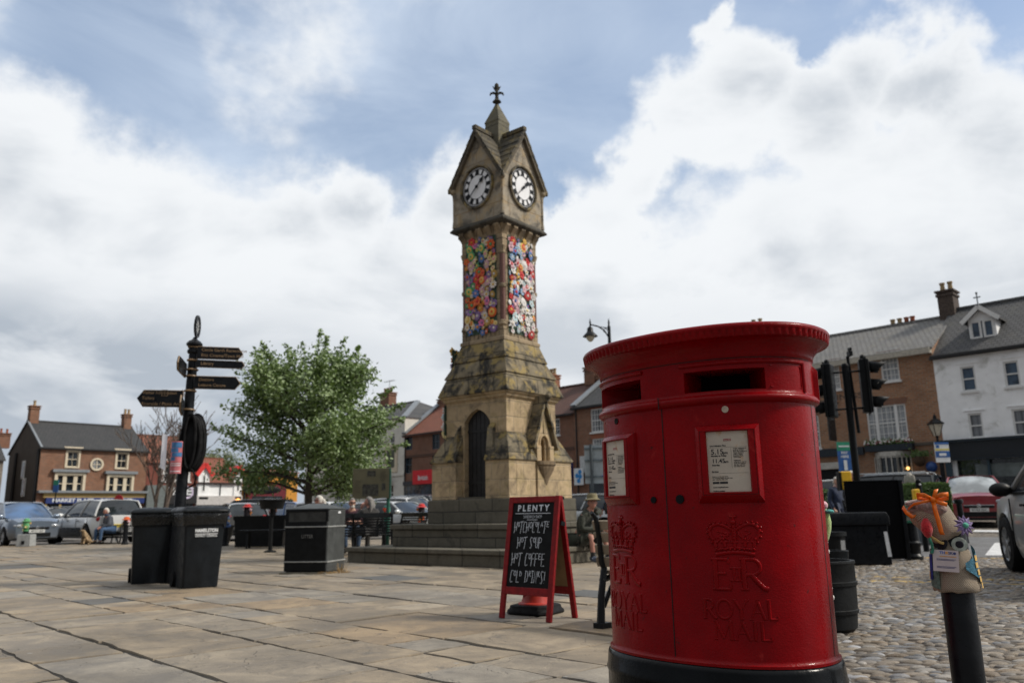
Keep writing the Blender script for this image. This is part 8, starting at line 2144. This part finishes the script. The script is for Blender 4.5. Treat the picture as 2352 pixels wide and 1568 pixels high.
sx, sz = wallpt(o, UR, 1932, 985); mb = MB(); mb.bb(sx - .03, sx + .03, -1.5, -.70, sz - .65, sz + .55); sgn = mb.build('hanging_sign', M_('dark pub sign', (.02, .022, .024), .5, var=.5, scale=5), h.t); mb = MB(); mb.tube([(sx, 0, sz + .75), (sx, -1.6, sz + .75)], .03, 6); mb.tube([(sx, 0, sz + 1.4), (sx, -.9, sz + .78)], .02, 6); mb.build('sign_bracket', BLACK, sgn)
for px_, cc_ in ((2100, 'hanging_basket'),):
    bx, bz = wallpt(o, UR, 2118, 1058); mb = MB(); mb.sphere((bx, -.35, bz), .28, 10, 7); bk = mb.build('hanging_basket', M_('basket moss', (.06, .035, .02), .95), h.t); mb = MB()
    for i in range(160): add_leaf(mb, Vector((bx + r.gauss(0, .25), -.35 + r.gauss(0, .2), bz + .2 + abs(r.gauss(0, .16)))), Vector((r.gauss(0, .6), -1, r.gauss(.3, .6))), r.uniform(.1, .18), r, r.uniform(0, .8))
    mb.build('basket_plants', LEAFH, bk)
bx, bz = wallpt(o, UR, 2143, 1072); mb = MB(); mb.sphere((bx, -.2, bz), .26, 12, 8); mb.build('blue_pot', M_('blue glazed pot', (.015, .06, .22), .4), h.t, smooth=True)
cx, cz = wallpt(o + Vector((-UR.y, UR.x)) * 4, UR, 2154, 735); h.chimney(LI - .10, 4.0, .75, .95, rzz - 1.6, rzz + 1.25, M_('soot brick', (.075, .055, .045), .9, var=.4, scale=14, bmp=.01, bscale=30), 2)
for i, (px_, pm) in enumerate(((2052, POTB), (2068, POTB), (2084, POTR), (2098, POTR))):
    x = wallpt(o + Vector((-UR.y, UR.x)) * 4.5, UR, px_, 750)[0]; mb = MB(); mb.lathe([(.13, rzz - .1), (.12, rzz + .38), (.15, rzz + .40), (.15, rzz + .46), (.1, rzz + .46)], 10, Matrix.Translation((x, 4.5, 0))); mb.build('chimney_pot', pm, h.t, smooth=True)
# a plain brick range hidden behind the post box; only its chimney pots show over the cap
o = RO(17.2); h = House('brick_house', 'brick house whose two chimney pots peep over the cap of the post box', o, UR, 5.6, 8, 7.2, 9.6, BR_BROWN, SLATE, holes=())
cxx, czz = wallpt(o + Vector((-UR.y, UR.x)) * 4, UR, 1738, 735); h.chimney(cxx, 4, .9, .7, 9.0, czz - .55, BR_BROWN, 2)
# slate roofed brick house and brown tiled house right of the tower
SA = -inter(C0, UR, 1322); o = RO(SA); ez = ez_at(o, UR, 1350, 930); rzz = ridge_z(o, UR, 8, 1370, 868)
hl = rects(o, UR, 0, [(1356, 1386, 940, 990), (1360, 1390, 1008, 1050)]); hl += [(a + 2.6, b_ + 2.6, c, d) for a, b_, c, d in hl]
h = House('brick_house', 'brick house with dark slate roof and white sash windows under orange brick arches', o, UR, SA - 17.3, 8, ez, rzz, BR_BROWN, SLATE_D, holes=hl)
for w in hl: h.window(w, WFR, GL_C, 4, 4, True, WFR, lintel=BR_ORNG)
h.gutter(pipe=(.25,)); z9 = ez_at(o, UR, 1340, 1082); 
wb_ = h.box('shopfront', M_('white shopfront', (.50, .52, .53), .5), .6, SA - 17.5, -.20, -.003, z9 - .1, z9 + 1.0) ; h.box('shop_window', GL_D, 1.2, SA - 17.8, -.05, -.004, .6, z9 - .1)
x9, _ = wallpt(o, UR, 1340, 1095); z8 = ez_at(o, UR, 1338, 1094)
sg = h.box('projecting_sign', SWHITE, .15, .95, -.32, -.28, z8 - .55, z8 + .55)
mb = MB()
for (dx_, dz_) in ((.12, .30), (-.14, .06), (.14, .0), (.0, -.28)): mb.lathe([(.16, .0), (.001, .0)], 14, Matrix.Translation((.55 + dx_, -.325, z8 + dz_)) @ Matrix.Rotation(pi / 2, 4, 'X'), False, False)
mb.build('blue_cross_emblem', M_('pharmacy blue', (.02, .22, .55), .5), sg)
cxx, czz = wallpt(o + Vector((-UR.y, UR.x)) * 4, UR, 1372, 868); mb = MB(); mb.beam((-.05, 0, ez + .1), (-.05, 4, rzz + .1), .5, .10); mb.build('verge_flashing', LEAD, h.roof)
h.chimney(wallpt(o + Vector((-UR.y, UR.x)) * 4, UR, 1362, 880)[0], 4, 1.0, .8, rzz - .5, rzz + .75, BR_BROWN, 2)
SB = SA + 8.6; o = RO(SB); ez = ez_at(o, UR, 1300, 948); rzz = ridge_z(o, UR, 8, 1300, 889)
hl = rects(o, UR, 0, [(1270, 1286, 962, 998), (1270, 1287, 1023, 1055)])
h = House('brick_house', 'brick house with brown tiled roof and blue shop front just right of the tower', o, UR, SB - SA - .02, 8, ez, rzz, BR_RED, TILE_B, holes=hl)
for w in hl: h.window(w, WFR, GL_D, 2, 3, True, WFR)
h.gutter(); h.box('string_course', M_('dark brick band', (.09, .05, .035), .9), 0, 8.58, -.05, -.003, hl[0][2] - 1.1, hl[0][2] - .9)
z9 = ez_at(o, UR, 1310, 1080); fs = h.box('shop_fascia', M_('royal blue fascia', (.012, .035, .22), .4), 3.5, 8.4, -.22, -.004, z9 - .5, z9 + .62); h.text('C', 7.6, z9 + .05, .75, SWHITE, fs, y=-.23, bold=.02); h.text('DS', 6.3, z9 - .05, .42, SWHITE, fs, y=-.23, bold=.01); h.box('shop_door', _m['royal blue fascia'], 7.7, 8.3, -.10, -.005, 0, z9 - .5); h.box('shop_window', GL_D, 3.6, 7.6, -.08, -.005, .5, z9 - .5)
h.chimney(wallpt(o + Vector((-UR.y, UR.x)) * 4, UR, 1268, 880)[0], 4, .95, .8, rzz - .5, rzz + 1.0, brick_mat('orange chimney brick', (.33, .12, .06), (.28, .10, .05), (.2, .16, .12), stam=.3), 3)
h.chimney(8.3, 4, .9, .8, rzz - .4, rzz + .35, BR_BROWN, 4)
# brick house with blue-grey windows left of the tower
SC_ = -inter(C0, UR, 929); o = RO(SC_); Lc = SC_ - (-inter(C0, UR, 1012)) + 2.0; ez = ez_at(o, UR, 975, 992); rzz = ridge_z(o, UR, 8, 985, 932)
hl = rects(o, UR, 0, [(932, 947, 1001, 1032), (931, 946, 1048, 1086), (993, 1010, 997, 1030), (993, 1010, 1042, 1080)])
h = House('brick_house', 'orange brown brick house with blue grey windows and a red shop sign', o, UR, Lc, 8, ez, rzz, brick_mat('far orange brick', (.24, .105, .062), (.19, .085, .052), (.19, .14, .11), stam=.35), TILE_R, holes=hl)
for w in hl: h.window(w, BFR, GL_D, 2, 2, True, None)
h.gutter(pipe=(.1,)); zz_ = hl[0][2] - .55; h.box('string_course', M_('dark brick band', (.09, .05, .035), .9), 0, Lc, -.05, -.003, zz_ - .12, zz_ + .08)
mb = MB(); mb.beam((-.05, -.1, ez + .1), (-.05, 4, rzz + .15), .6, .12); mb.build('verge_flashing', LEAD, h.roof)
xs_g, zs_g = wallpt(o, UR, 978, 1097); sg = h.box('red_sign', M_('shop sign red', (.62, .008, .02), .45), xs_g - 1.1, xs_g + 1.5, -.5, -.40, zs_g - .50, zs_g + .62); h.text('British', xs_g + .25, zs_g - .02, .50, SWHITE, sg, y=-.51, bold=.012)
z9 = ez_at(o, UR, 950, 1108); h.box('shop_fascia', M_('slate shop fascia', (.03, .036, .045), .5), .1, Lc, -.25, -.004, z9 - .2, z9 + .12); h.box('shop_window', GL_B, .2, Lc - .2, -.10, -.005, .4, z9 - .2)
h.chimney(.75, 4.0, 1.5, .9, rzz - 1.6, rzz + .25, BR_BROWN, 3, POTR); h.chimney(3.1, 5.2, 1.7, .8, rzz - 1.4, rzz - .15, BR_RED, 5, POTR); h.chimney(6.0, 4.2, .9, .9, rzz - .5, rzz + 1.1, BR_RED, 2, POTR)
# tall pale house in the corner
SD = -inter(C0, UR, 700); o = RO(SD); Ld = SD - SC_ - .02; ez = ez_at(o, UR, 915, 960); rzz = ridge_z(o, UR, 9, 880, 935)
hl = rects(o, UR, 0, [(895, 906, 1000, 1033), (858, 869, 1006, 1034), (800, 815, 1010, 1036), (890, 903, 1113, 1150), (860, 868, 1120, 1150), (840, 852, 1118, 1148), (806, 818, 1115, 1148), (770, 782, 1116, 1148), (722, 736, 1118, 1150)])
h = House('white_house', 'tall pale rendered house with slate roof and hanging baskets behind the tree', o, UR, Ld, 9, ez, rzz, RENDER_C, SLATE, holes=hl, hip=True)
for w in hl: h.window(w, WFR, GL_D, 2, 2, True, None)
z9 = ez_at(o, UR, 880, 1092); h.box('string_course', RENDER_C, 0, Ld, -.10, -.003, z9 - .1, z9 + .1)
xa, za_ = wallpt(o, UR, 899, 1052); pc_ = h.box('framed_picture', CFR, xa - .9, xa + .9, -.09, -.004, za_ - 1.2, za_ + 1.15); h.box('picture', M_('dim painted panel', (.06, .07, .05), .6, var=.6, scale=1.5), xa - .55, xa + .55, -.10, -.091, za_ - .8, za_ + .7, pc_)
for px_ in (752, 778, 897): bx, bz = wallpt(o, UR, px_, 1104 if px_ > 800 else 1106); mb = MB(); mb.sphere((bx, -.5, bz), .42, 10, 7, None, (1.3, 1, .7)); mb.build('hanging_basket', M_('basket flowers', (.10, .035, .03), .95, var=.8, scale=5), h.t)
mb = MB(); mb.beam((Ld - 4.05, 4.5, rzz), (Ld, -.1, ez), .5, .15); mb.build('hip_flashing', LEAD, h.roof)
cxx, _ = wallpt(o + Vector((-UR.y, UR.x)) * 5, UR, 894, 930); ch_ = h.chimney(cxx - .2, 5, 1.5, .9, rzz - .6, rzz + 1.35, BR_RED, 3, POTR)
mb = MB(); mb.tube([(cxx, 5, rzz + 1.4), (cxx, 5, rzz + 2.7)], .03, 5); mb.tube([(cxx - .9, 5, rzz + 2.6), (cxx + .9, 5, rzz + 2.6)], .02, 5)
for i in range(6): mb.tube([(cxx - .8 + i * .3, 4.75, rzz + 2.6), (cxx - .8 + i * .3, 5.25, rzz + 2.6)], .015, 4)
mb.build('aerial', STEEL, h.t)
# ---- left hand street line
C1 = D(98, 1000, 70).xy; UL = Vector((.68, .733)).normalized(); NL = Vector((-UL.y, UL.x))
Le = inter(C1, UL, 335); ez = ez_at(C1, UL, 180, 1028); rzz = ridge_z(C1, UL, 9, 180, 973)
hl = rects(C1, UL, 0, [(156, 178, 1036, 1072), (270, 290, 1040, 1075)]); bays = rects(C1, UL, 0, [(131, 186, 1090, 1130), (250, 298, 1094, 1132)])
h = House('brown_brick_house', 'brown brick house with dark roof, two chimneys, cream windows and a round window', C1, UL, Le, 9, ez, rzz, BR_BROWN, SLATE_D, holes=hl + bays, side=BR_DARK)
for w in hl:
    h.window(w, CFR, GL_D, 2, 2, True, CFR); mb = MB(); mb.prism([(w[0] - .12, w[3]), (w[1] + .12, w[3]), (w[1] + .34, w[3] + .42), (w[0] - .34, w[3] + .42)], .10, M=Mxz); mb.bb(w[0] - .16, w[0] - .003, -.06, -.003, w[2] - .1, w[3]); mb.bb(w[1] + .003, w[1] + .16, -.06, -.003, w[2] - .1, w[3]); mb.build('window_surround', CFR, h.t)
for w in bays:
    a, b_, c, d = w; wi = h.window(w, CFR, GL_D, 1, 2, True, None, proud=.12); mb = MB()
    for f in (.30, .72): x = a + (b_ - a) * f; mb.bb(x - .16, x + .16, -.10, .06, c, d)
    mb.bb(a - .22, a - .003, -.22, -.003, c - .2, d); mb.bb(b_ + .003, b_ + .22, -.22, -.003, c - .2, d); mb.bb(a - .22, b_ + .22, -.225, -.003, c - .22, c - .003); mb.bb(a - .22, b_ + .22, -.225, -.003, d + .003, d + .22); mb.build('bay_frame', CFR, wi)
    h.box('bay_roof', LEAD, a - .45, b_ + .45, -.40, -.003, d + .25, d + .50)
cx_, cz_ = wallpt(C1, UL, 222, 1066); mb = MB(); M = Matrix.Translation((cx_, 0, cz_)) @ Matrix.Rotation(pi / 2, 4, 'X'); mb.lathe([(.58, .0), (.58, .12), (.42, .12), (.40, .03)], 32, M, False, False); rw = mb.build('round_window', CFR, h.t, smooth=True, auto=30); mb = MB(); mb.lathe([(.42, .03), (.001, .03)], 32, M, False, False); mb.build('pane', GL_C, rw); mb = MB(); mb.bb(cx_ - .03, cx_ + .03, -.06, -.035, cz_ - .41, cz_ + .41); mb.bb(cx_ - .41, cx_ + .41, -.058, -.036, cz_ - .03, cz_ + .03); mb.build('glazing_bars', CFR, rw)
h.gutter()
h.chimney(.4, 4.5, .75, .8, rzz - .8, rzz + 1.3, BR_BROWN, 1); h.chimney(Le - .5, 4.5, .7, .8, rzz - .8, rzz + 1.15, BR_BROWN, 2)
mb = MB(); mb.beam((-.03, -.25, ez - .1), (-.03, 4.5, rzz + .05), .18, .10); mb.build('verge', LEAD, h.roof)
mb = MB(); mb.cyl((-.10, .3, 0), (-.10, .3, ez - .2), .12, 8); mb.cyl((-.10, 6.5, 0), (-.10, 6.5, ez - .2), .12, 8); mb.build('downpipe', GUT, h.t)
for (y, z) in ((3.8, 4.6), (3.2, 3.0)): mb = MB(); mb.bb(-.05, -.003, y, y + .9, z, z + 1.6); w_ = mb.build('gable_window', WFR, h.t); mb = MB(); mb.bb(-.06, -.051, y + .12, y + .78, z + .12, z + 1.48); mb.build('pane', GL_C, w_)
z9 = ez_at(C1, UL, 230, 1146); h.box('shop_cornice', LEAD, -.0, Le + .1, -.55, -.004, z9 + .55, z9 + .75); fs = h.box('shop_fascia', M_('navy fascia', (.015, .035, .16), .45), .7, Le - .1, -.32, -.004, z9 - .36, z9 + .14); h.box('fascia_frame', M_('ochre shop paint', (.40, .28, .10), .5), .5, Le, -.28, -.005, z9 + .141, z9 + .54)
h.text('MARKET PLACE', 2.9, z9 - .11, .42, SWHITE, fs, y=-.33, fit=3.4, bold=.012); h.text('BOX OFFICE', 6.6, z9 - .11, .42, SWHITE, fs, y=-.33, fit=2.8, bold=.012)
h.box('shop_window', GL_D, .8, Le - .3, -.12, -.005, .5, z9 - .38)
for i in range(8): x = .75 + i * (Le - 1.2) / 7; h.box('shop_post', _m['ochre shop paint'], x - .09, x + .09, -.22, -.121, 0, z9 - .38)
# neighbour to the far left, only its dark roof and pale gable show
o = C1 - UL * 16 + NL * 1.0; h2 = House('stone_cottage', 'low grey cottage with a dark slate roof at the far left edge', o, UL, 13.5, 8, ez_at(o + UL * 6, UL, 10, 1052), ez_at(o, UL, 10, 1052) + 2.6, M_('grey brown rubble', (.20, .17, .14), .9, var=.35, scale=4, bmp=.02, bscale=14), SLATE_D, holes=())
o2 = wallpt(o, UL, 18, 1075); 
for x in (2.2, 5.4, 8.6, 11.6):
    for z in (1.7, 4.3): h2.window((x - .5, x + .5, z - .8, z + .8), WFR, GL_C, 2, 2, True, None, proud=.16)
o = C1 - UL * 26 + NL * 22; h3 = House('gabled_house', 'distant brick house with an orange chimney and mossy roof behind the cottage', o, UL, 18, 9, ez_at(o + UL * 12, UL, 8, 1060), ez_at(o + UL * 12, UL, 8, 1045) + 1.6, BR_BROWN, tile_mat('mossy stone slate', (.15, .13, .09), (.12, .105, .075), (.05, .045, .03), .3, .3), holes=()); x_ = wallpt(o + NL * 4.5, UL, 5, 1030)[0]; h3.chimney(x_, 4.5, 1.2, .9, h3.rz - .5, h3.rz + 1.1, BR_RED, 2, POTR)
# red brick and red tile house behind the bare tree
x0 = Le + .02; o = C1 + UL * x0; Lr = inter(C1, UL, 452) - x0; ez = ez_at(o, UL, 400, 1058); rzz = ridge_z(o, UL, 9, 400, 1003)
hl = rects(o, UL, 0, [(376, 437, 1066, 1106)])
h = House('red_brick_house', 'deep red brick house with red roof and a wide white window behind the bare tree', o, UL, Lr, 9, ez, rzz, BR_DEEP, TILE_R, holes=hl)
w = h.window(hl[0], WFR, GL_D, 3, 2, True, WFR, fw=.22); a, b_, c, d = hl[0]; mb = MB()
for i in range(9): x = a - .35 + (b_ - a + .5) * i / 8; mb.bb(x, x + .28, -.05, -.003, d + .05 , d + .55)
for i in range(5): mb.bb(a - .45, a - .08, -.05, -.003, c + i * (d - c) / 5, c + (i + .55) * (d - c) / 5)
mb.build('white_quoins', WFR, h.t)
z9 = ez_at(o, UL, 430, 1136); fs = h.box('shop_fascia', M_('black fascia', (.012, .012, .014), .5), .3, Lr + .0, -.30, -.004, z9 - .85, z9 + .80); xt, _ = wallpt(o, UL, 402, 1132); h.text('THE', xt, z9 + .32, 1.0, SWHITE, fs, y=-.31, bold=.03, fit=3.4); 
xt2, _ = wallpt(o, UL, 468, 1132); mb = MB(); mb.lathe([(.62, 0), (.44, 0)], 28, Matrix.Translation((Lr - 1.0, -.315, z9 + .25)) @ Matrix.Rotation(pi / 2, 4, 'X'), False, False); mb.build('round_emblem', M_('pale violet', (.48, .42, .55), .5, var=.5, scale=4), fs); h.box('shop_window', GL_D, .4, Lr - .3, -.1, -.005, .4, z9 - .85); h.box('grey_shop_bay', M_('grey green joinery', (.13, .15, .15), .6), .0, 1.9, -.5, -.006, 0, z9 + .9)
# white house with red gabled dormers
x0 += Lr + .02; o = C1 + UL * x0; Lw = inter(C1, UL, 556) - x0; ez = ez_at(o, UL, 500, 1106); rzz = ridge_z(o, UL, 9, 500, 1053)
hl = []
h = House('dormer_house', 'white house with red tiled roof and two red gabled dormer windows', o, UL, Lw, 9, ez, rzz, RENDER_W, TILE_R, holes=hl)
for (pa, pb_, ptop, pe, pw0, pw1) in ((456, 481, 1066, 1088, 1090, 1128), (538, 556, 1072, 1090, 1092, 1128)):
    a, zt_ = wallpt(o, UL, pa, pe); b_, _ = wallpt(o, UL, pb_, pe); b_ = min(b_, Lw - .02); xm = (a + b_) / 2; za_ = ez_at(o, UL, (pa + pb_) / 2, ptop); zt2 = ez_at(o, UL, (pa + pb_) / 2, pe); zw1 = ez_at(o, UL, (pa + pb_) / 2, pw0); zw0 = ez_at(o, UL, (pa + pb_) / 2, pw1)
    mb = MB(); mb.bb(a, b_, -.10, 3.0, ez - 2.2, zt2); mb.prism([(a, zt2), (b_, zt2), (xm, za_ - .15)], 3.1, M=Matrix.Translation((0, 3.0, 0)) @ Mxz); dm = mb.build('dormer', RENDER_W, h.t)
    mb = MB()
    for e in (a - .28, b_ + .28): mb.beam((xm, -.25, za_ + .05), (e, -.25, zt2 - .15), .10, .42); mb.add([(xm, -.3, za_ + .18), (e, -.3, zt2 - .03), (e, 3.2, zt2 - .03), (xm, 3.6, za_ + .18)], [(0, 1, 2, 3)])
    mb.build('red_bargeboard', M_('scarlet paint', (.62, .03, .025), .5), dm)
    mb = MB(); mb.bb(a + .42, b_ - .42, -.14, -.101, zw0, zw1); wn = mb.build('window', WFR, dm); mb = MB(); mb.bb(a + .50, b_ - .50, -.15, -.141, zw0 + .1, (zw0 + zw1) / 2 - .08); mb.bb(a + .50, b_ - .50, -.15, -.141, (zw0 + zw1) / 2 + .08, zw1 - .1); mb.build('pane', GL_D, wn)
    mb = MB(); mb.bb(a + .1, b_ - .1, -.28, -.10, zw0 - .75, zw0 - .55); mb.build('sill_box', BLACK, dm)
h.gutter(pipe=(2.5,)); z9 = ez_at(o, UL, 500, 1152); h.box('shop_fascia', M_('pale shop fascia', (.52, .50, .49), .6), 0, Lw, -.25, -.004, z9 - .3, z9 + .6); h.box('shop_window', GL_C, .2, Lw - .2, -.1, -.005, .5, z9 - .3); mb = MB(); mb.sphere((wallpt(o, UL, 541, 1149)[0], -.5, ez_at(o, UL, 541, 1149)), .22, 10, 7); mb.build('shop_lamp', emit_('amber shop lamp', (1.0, .42, .10), 2.2), h.t)
# orange shop
x0 += Lw + .02; o = C1 + UL * x0; Lo = inter(C1, UL, 684) - x0; ez = ez_at(o, UL, 600, 1082)
h = House('orange_shop', 'orange rendered shop with a dark red shopfront behind the tree', o, UL, Lo, 8, ez, ez + .5, RENDER_O, TILE_R, holes=())
z9 = ez_at(o, UL, 610, 1128); xa = wallpt(o, UL, 566, 1125)[0]; xb = wallpt(o, UL, 652, 1125)[0]
sf = h.box('shopfront', M_('dark red shop paint', (.13, .01, .018), .45), xa, xb, -.35, -.004, 0, z9 + .9); h.box('shop_window', GL_D, xa + .5, xb - .4, -.40, -.351, .6, z9 - .5, sf); mb = MB(); mb.sphere(((xa + xb) / 2 - .6, -.36, z9 + .15), 1, 16, 8, None, (2.3, .06, .45)); mb.build('oval_sign', BLACK, sf, smooth=True)
mb = MB(); mb.bb(wallpt(o, UL, 598, 1100)[0], wallpt(o, UL, 616, 1100)[0], -.12, -.004, ez_at(o, UL, 605, 1110), ez_at(o, UL, 605, 1094)); mb.build('upper_sign', BLACK, h.t)
mb = MB(); xp = wallpt(o, UL, 655, 1100)[0]; mb.cyl((xp, -.1, 0), (xp, -.1, ez), .12, 8); xp = wallpt(o, UL, 562, 1100)[0]; mb.cyl((xp, -.1, 0), (xp, -.1, ez), .12, 8); mb.build('downpipe', GUT, h.t)
print('objects', len(bpy.data.objects))
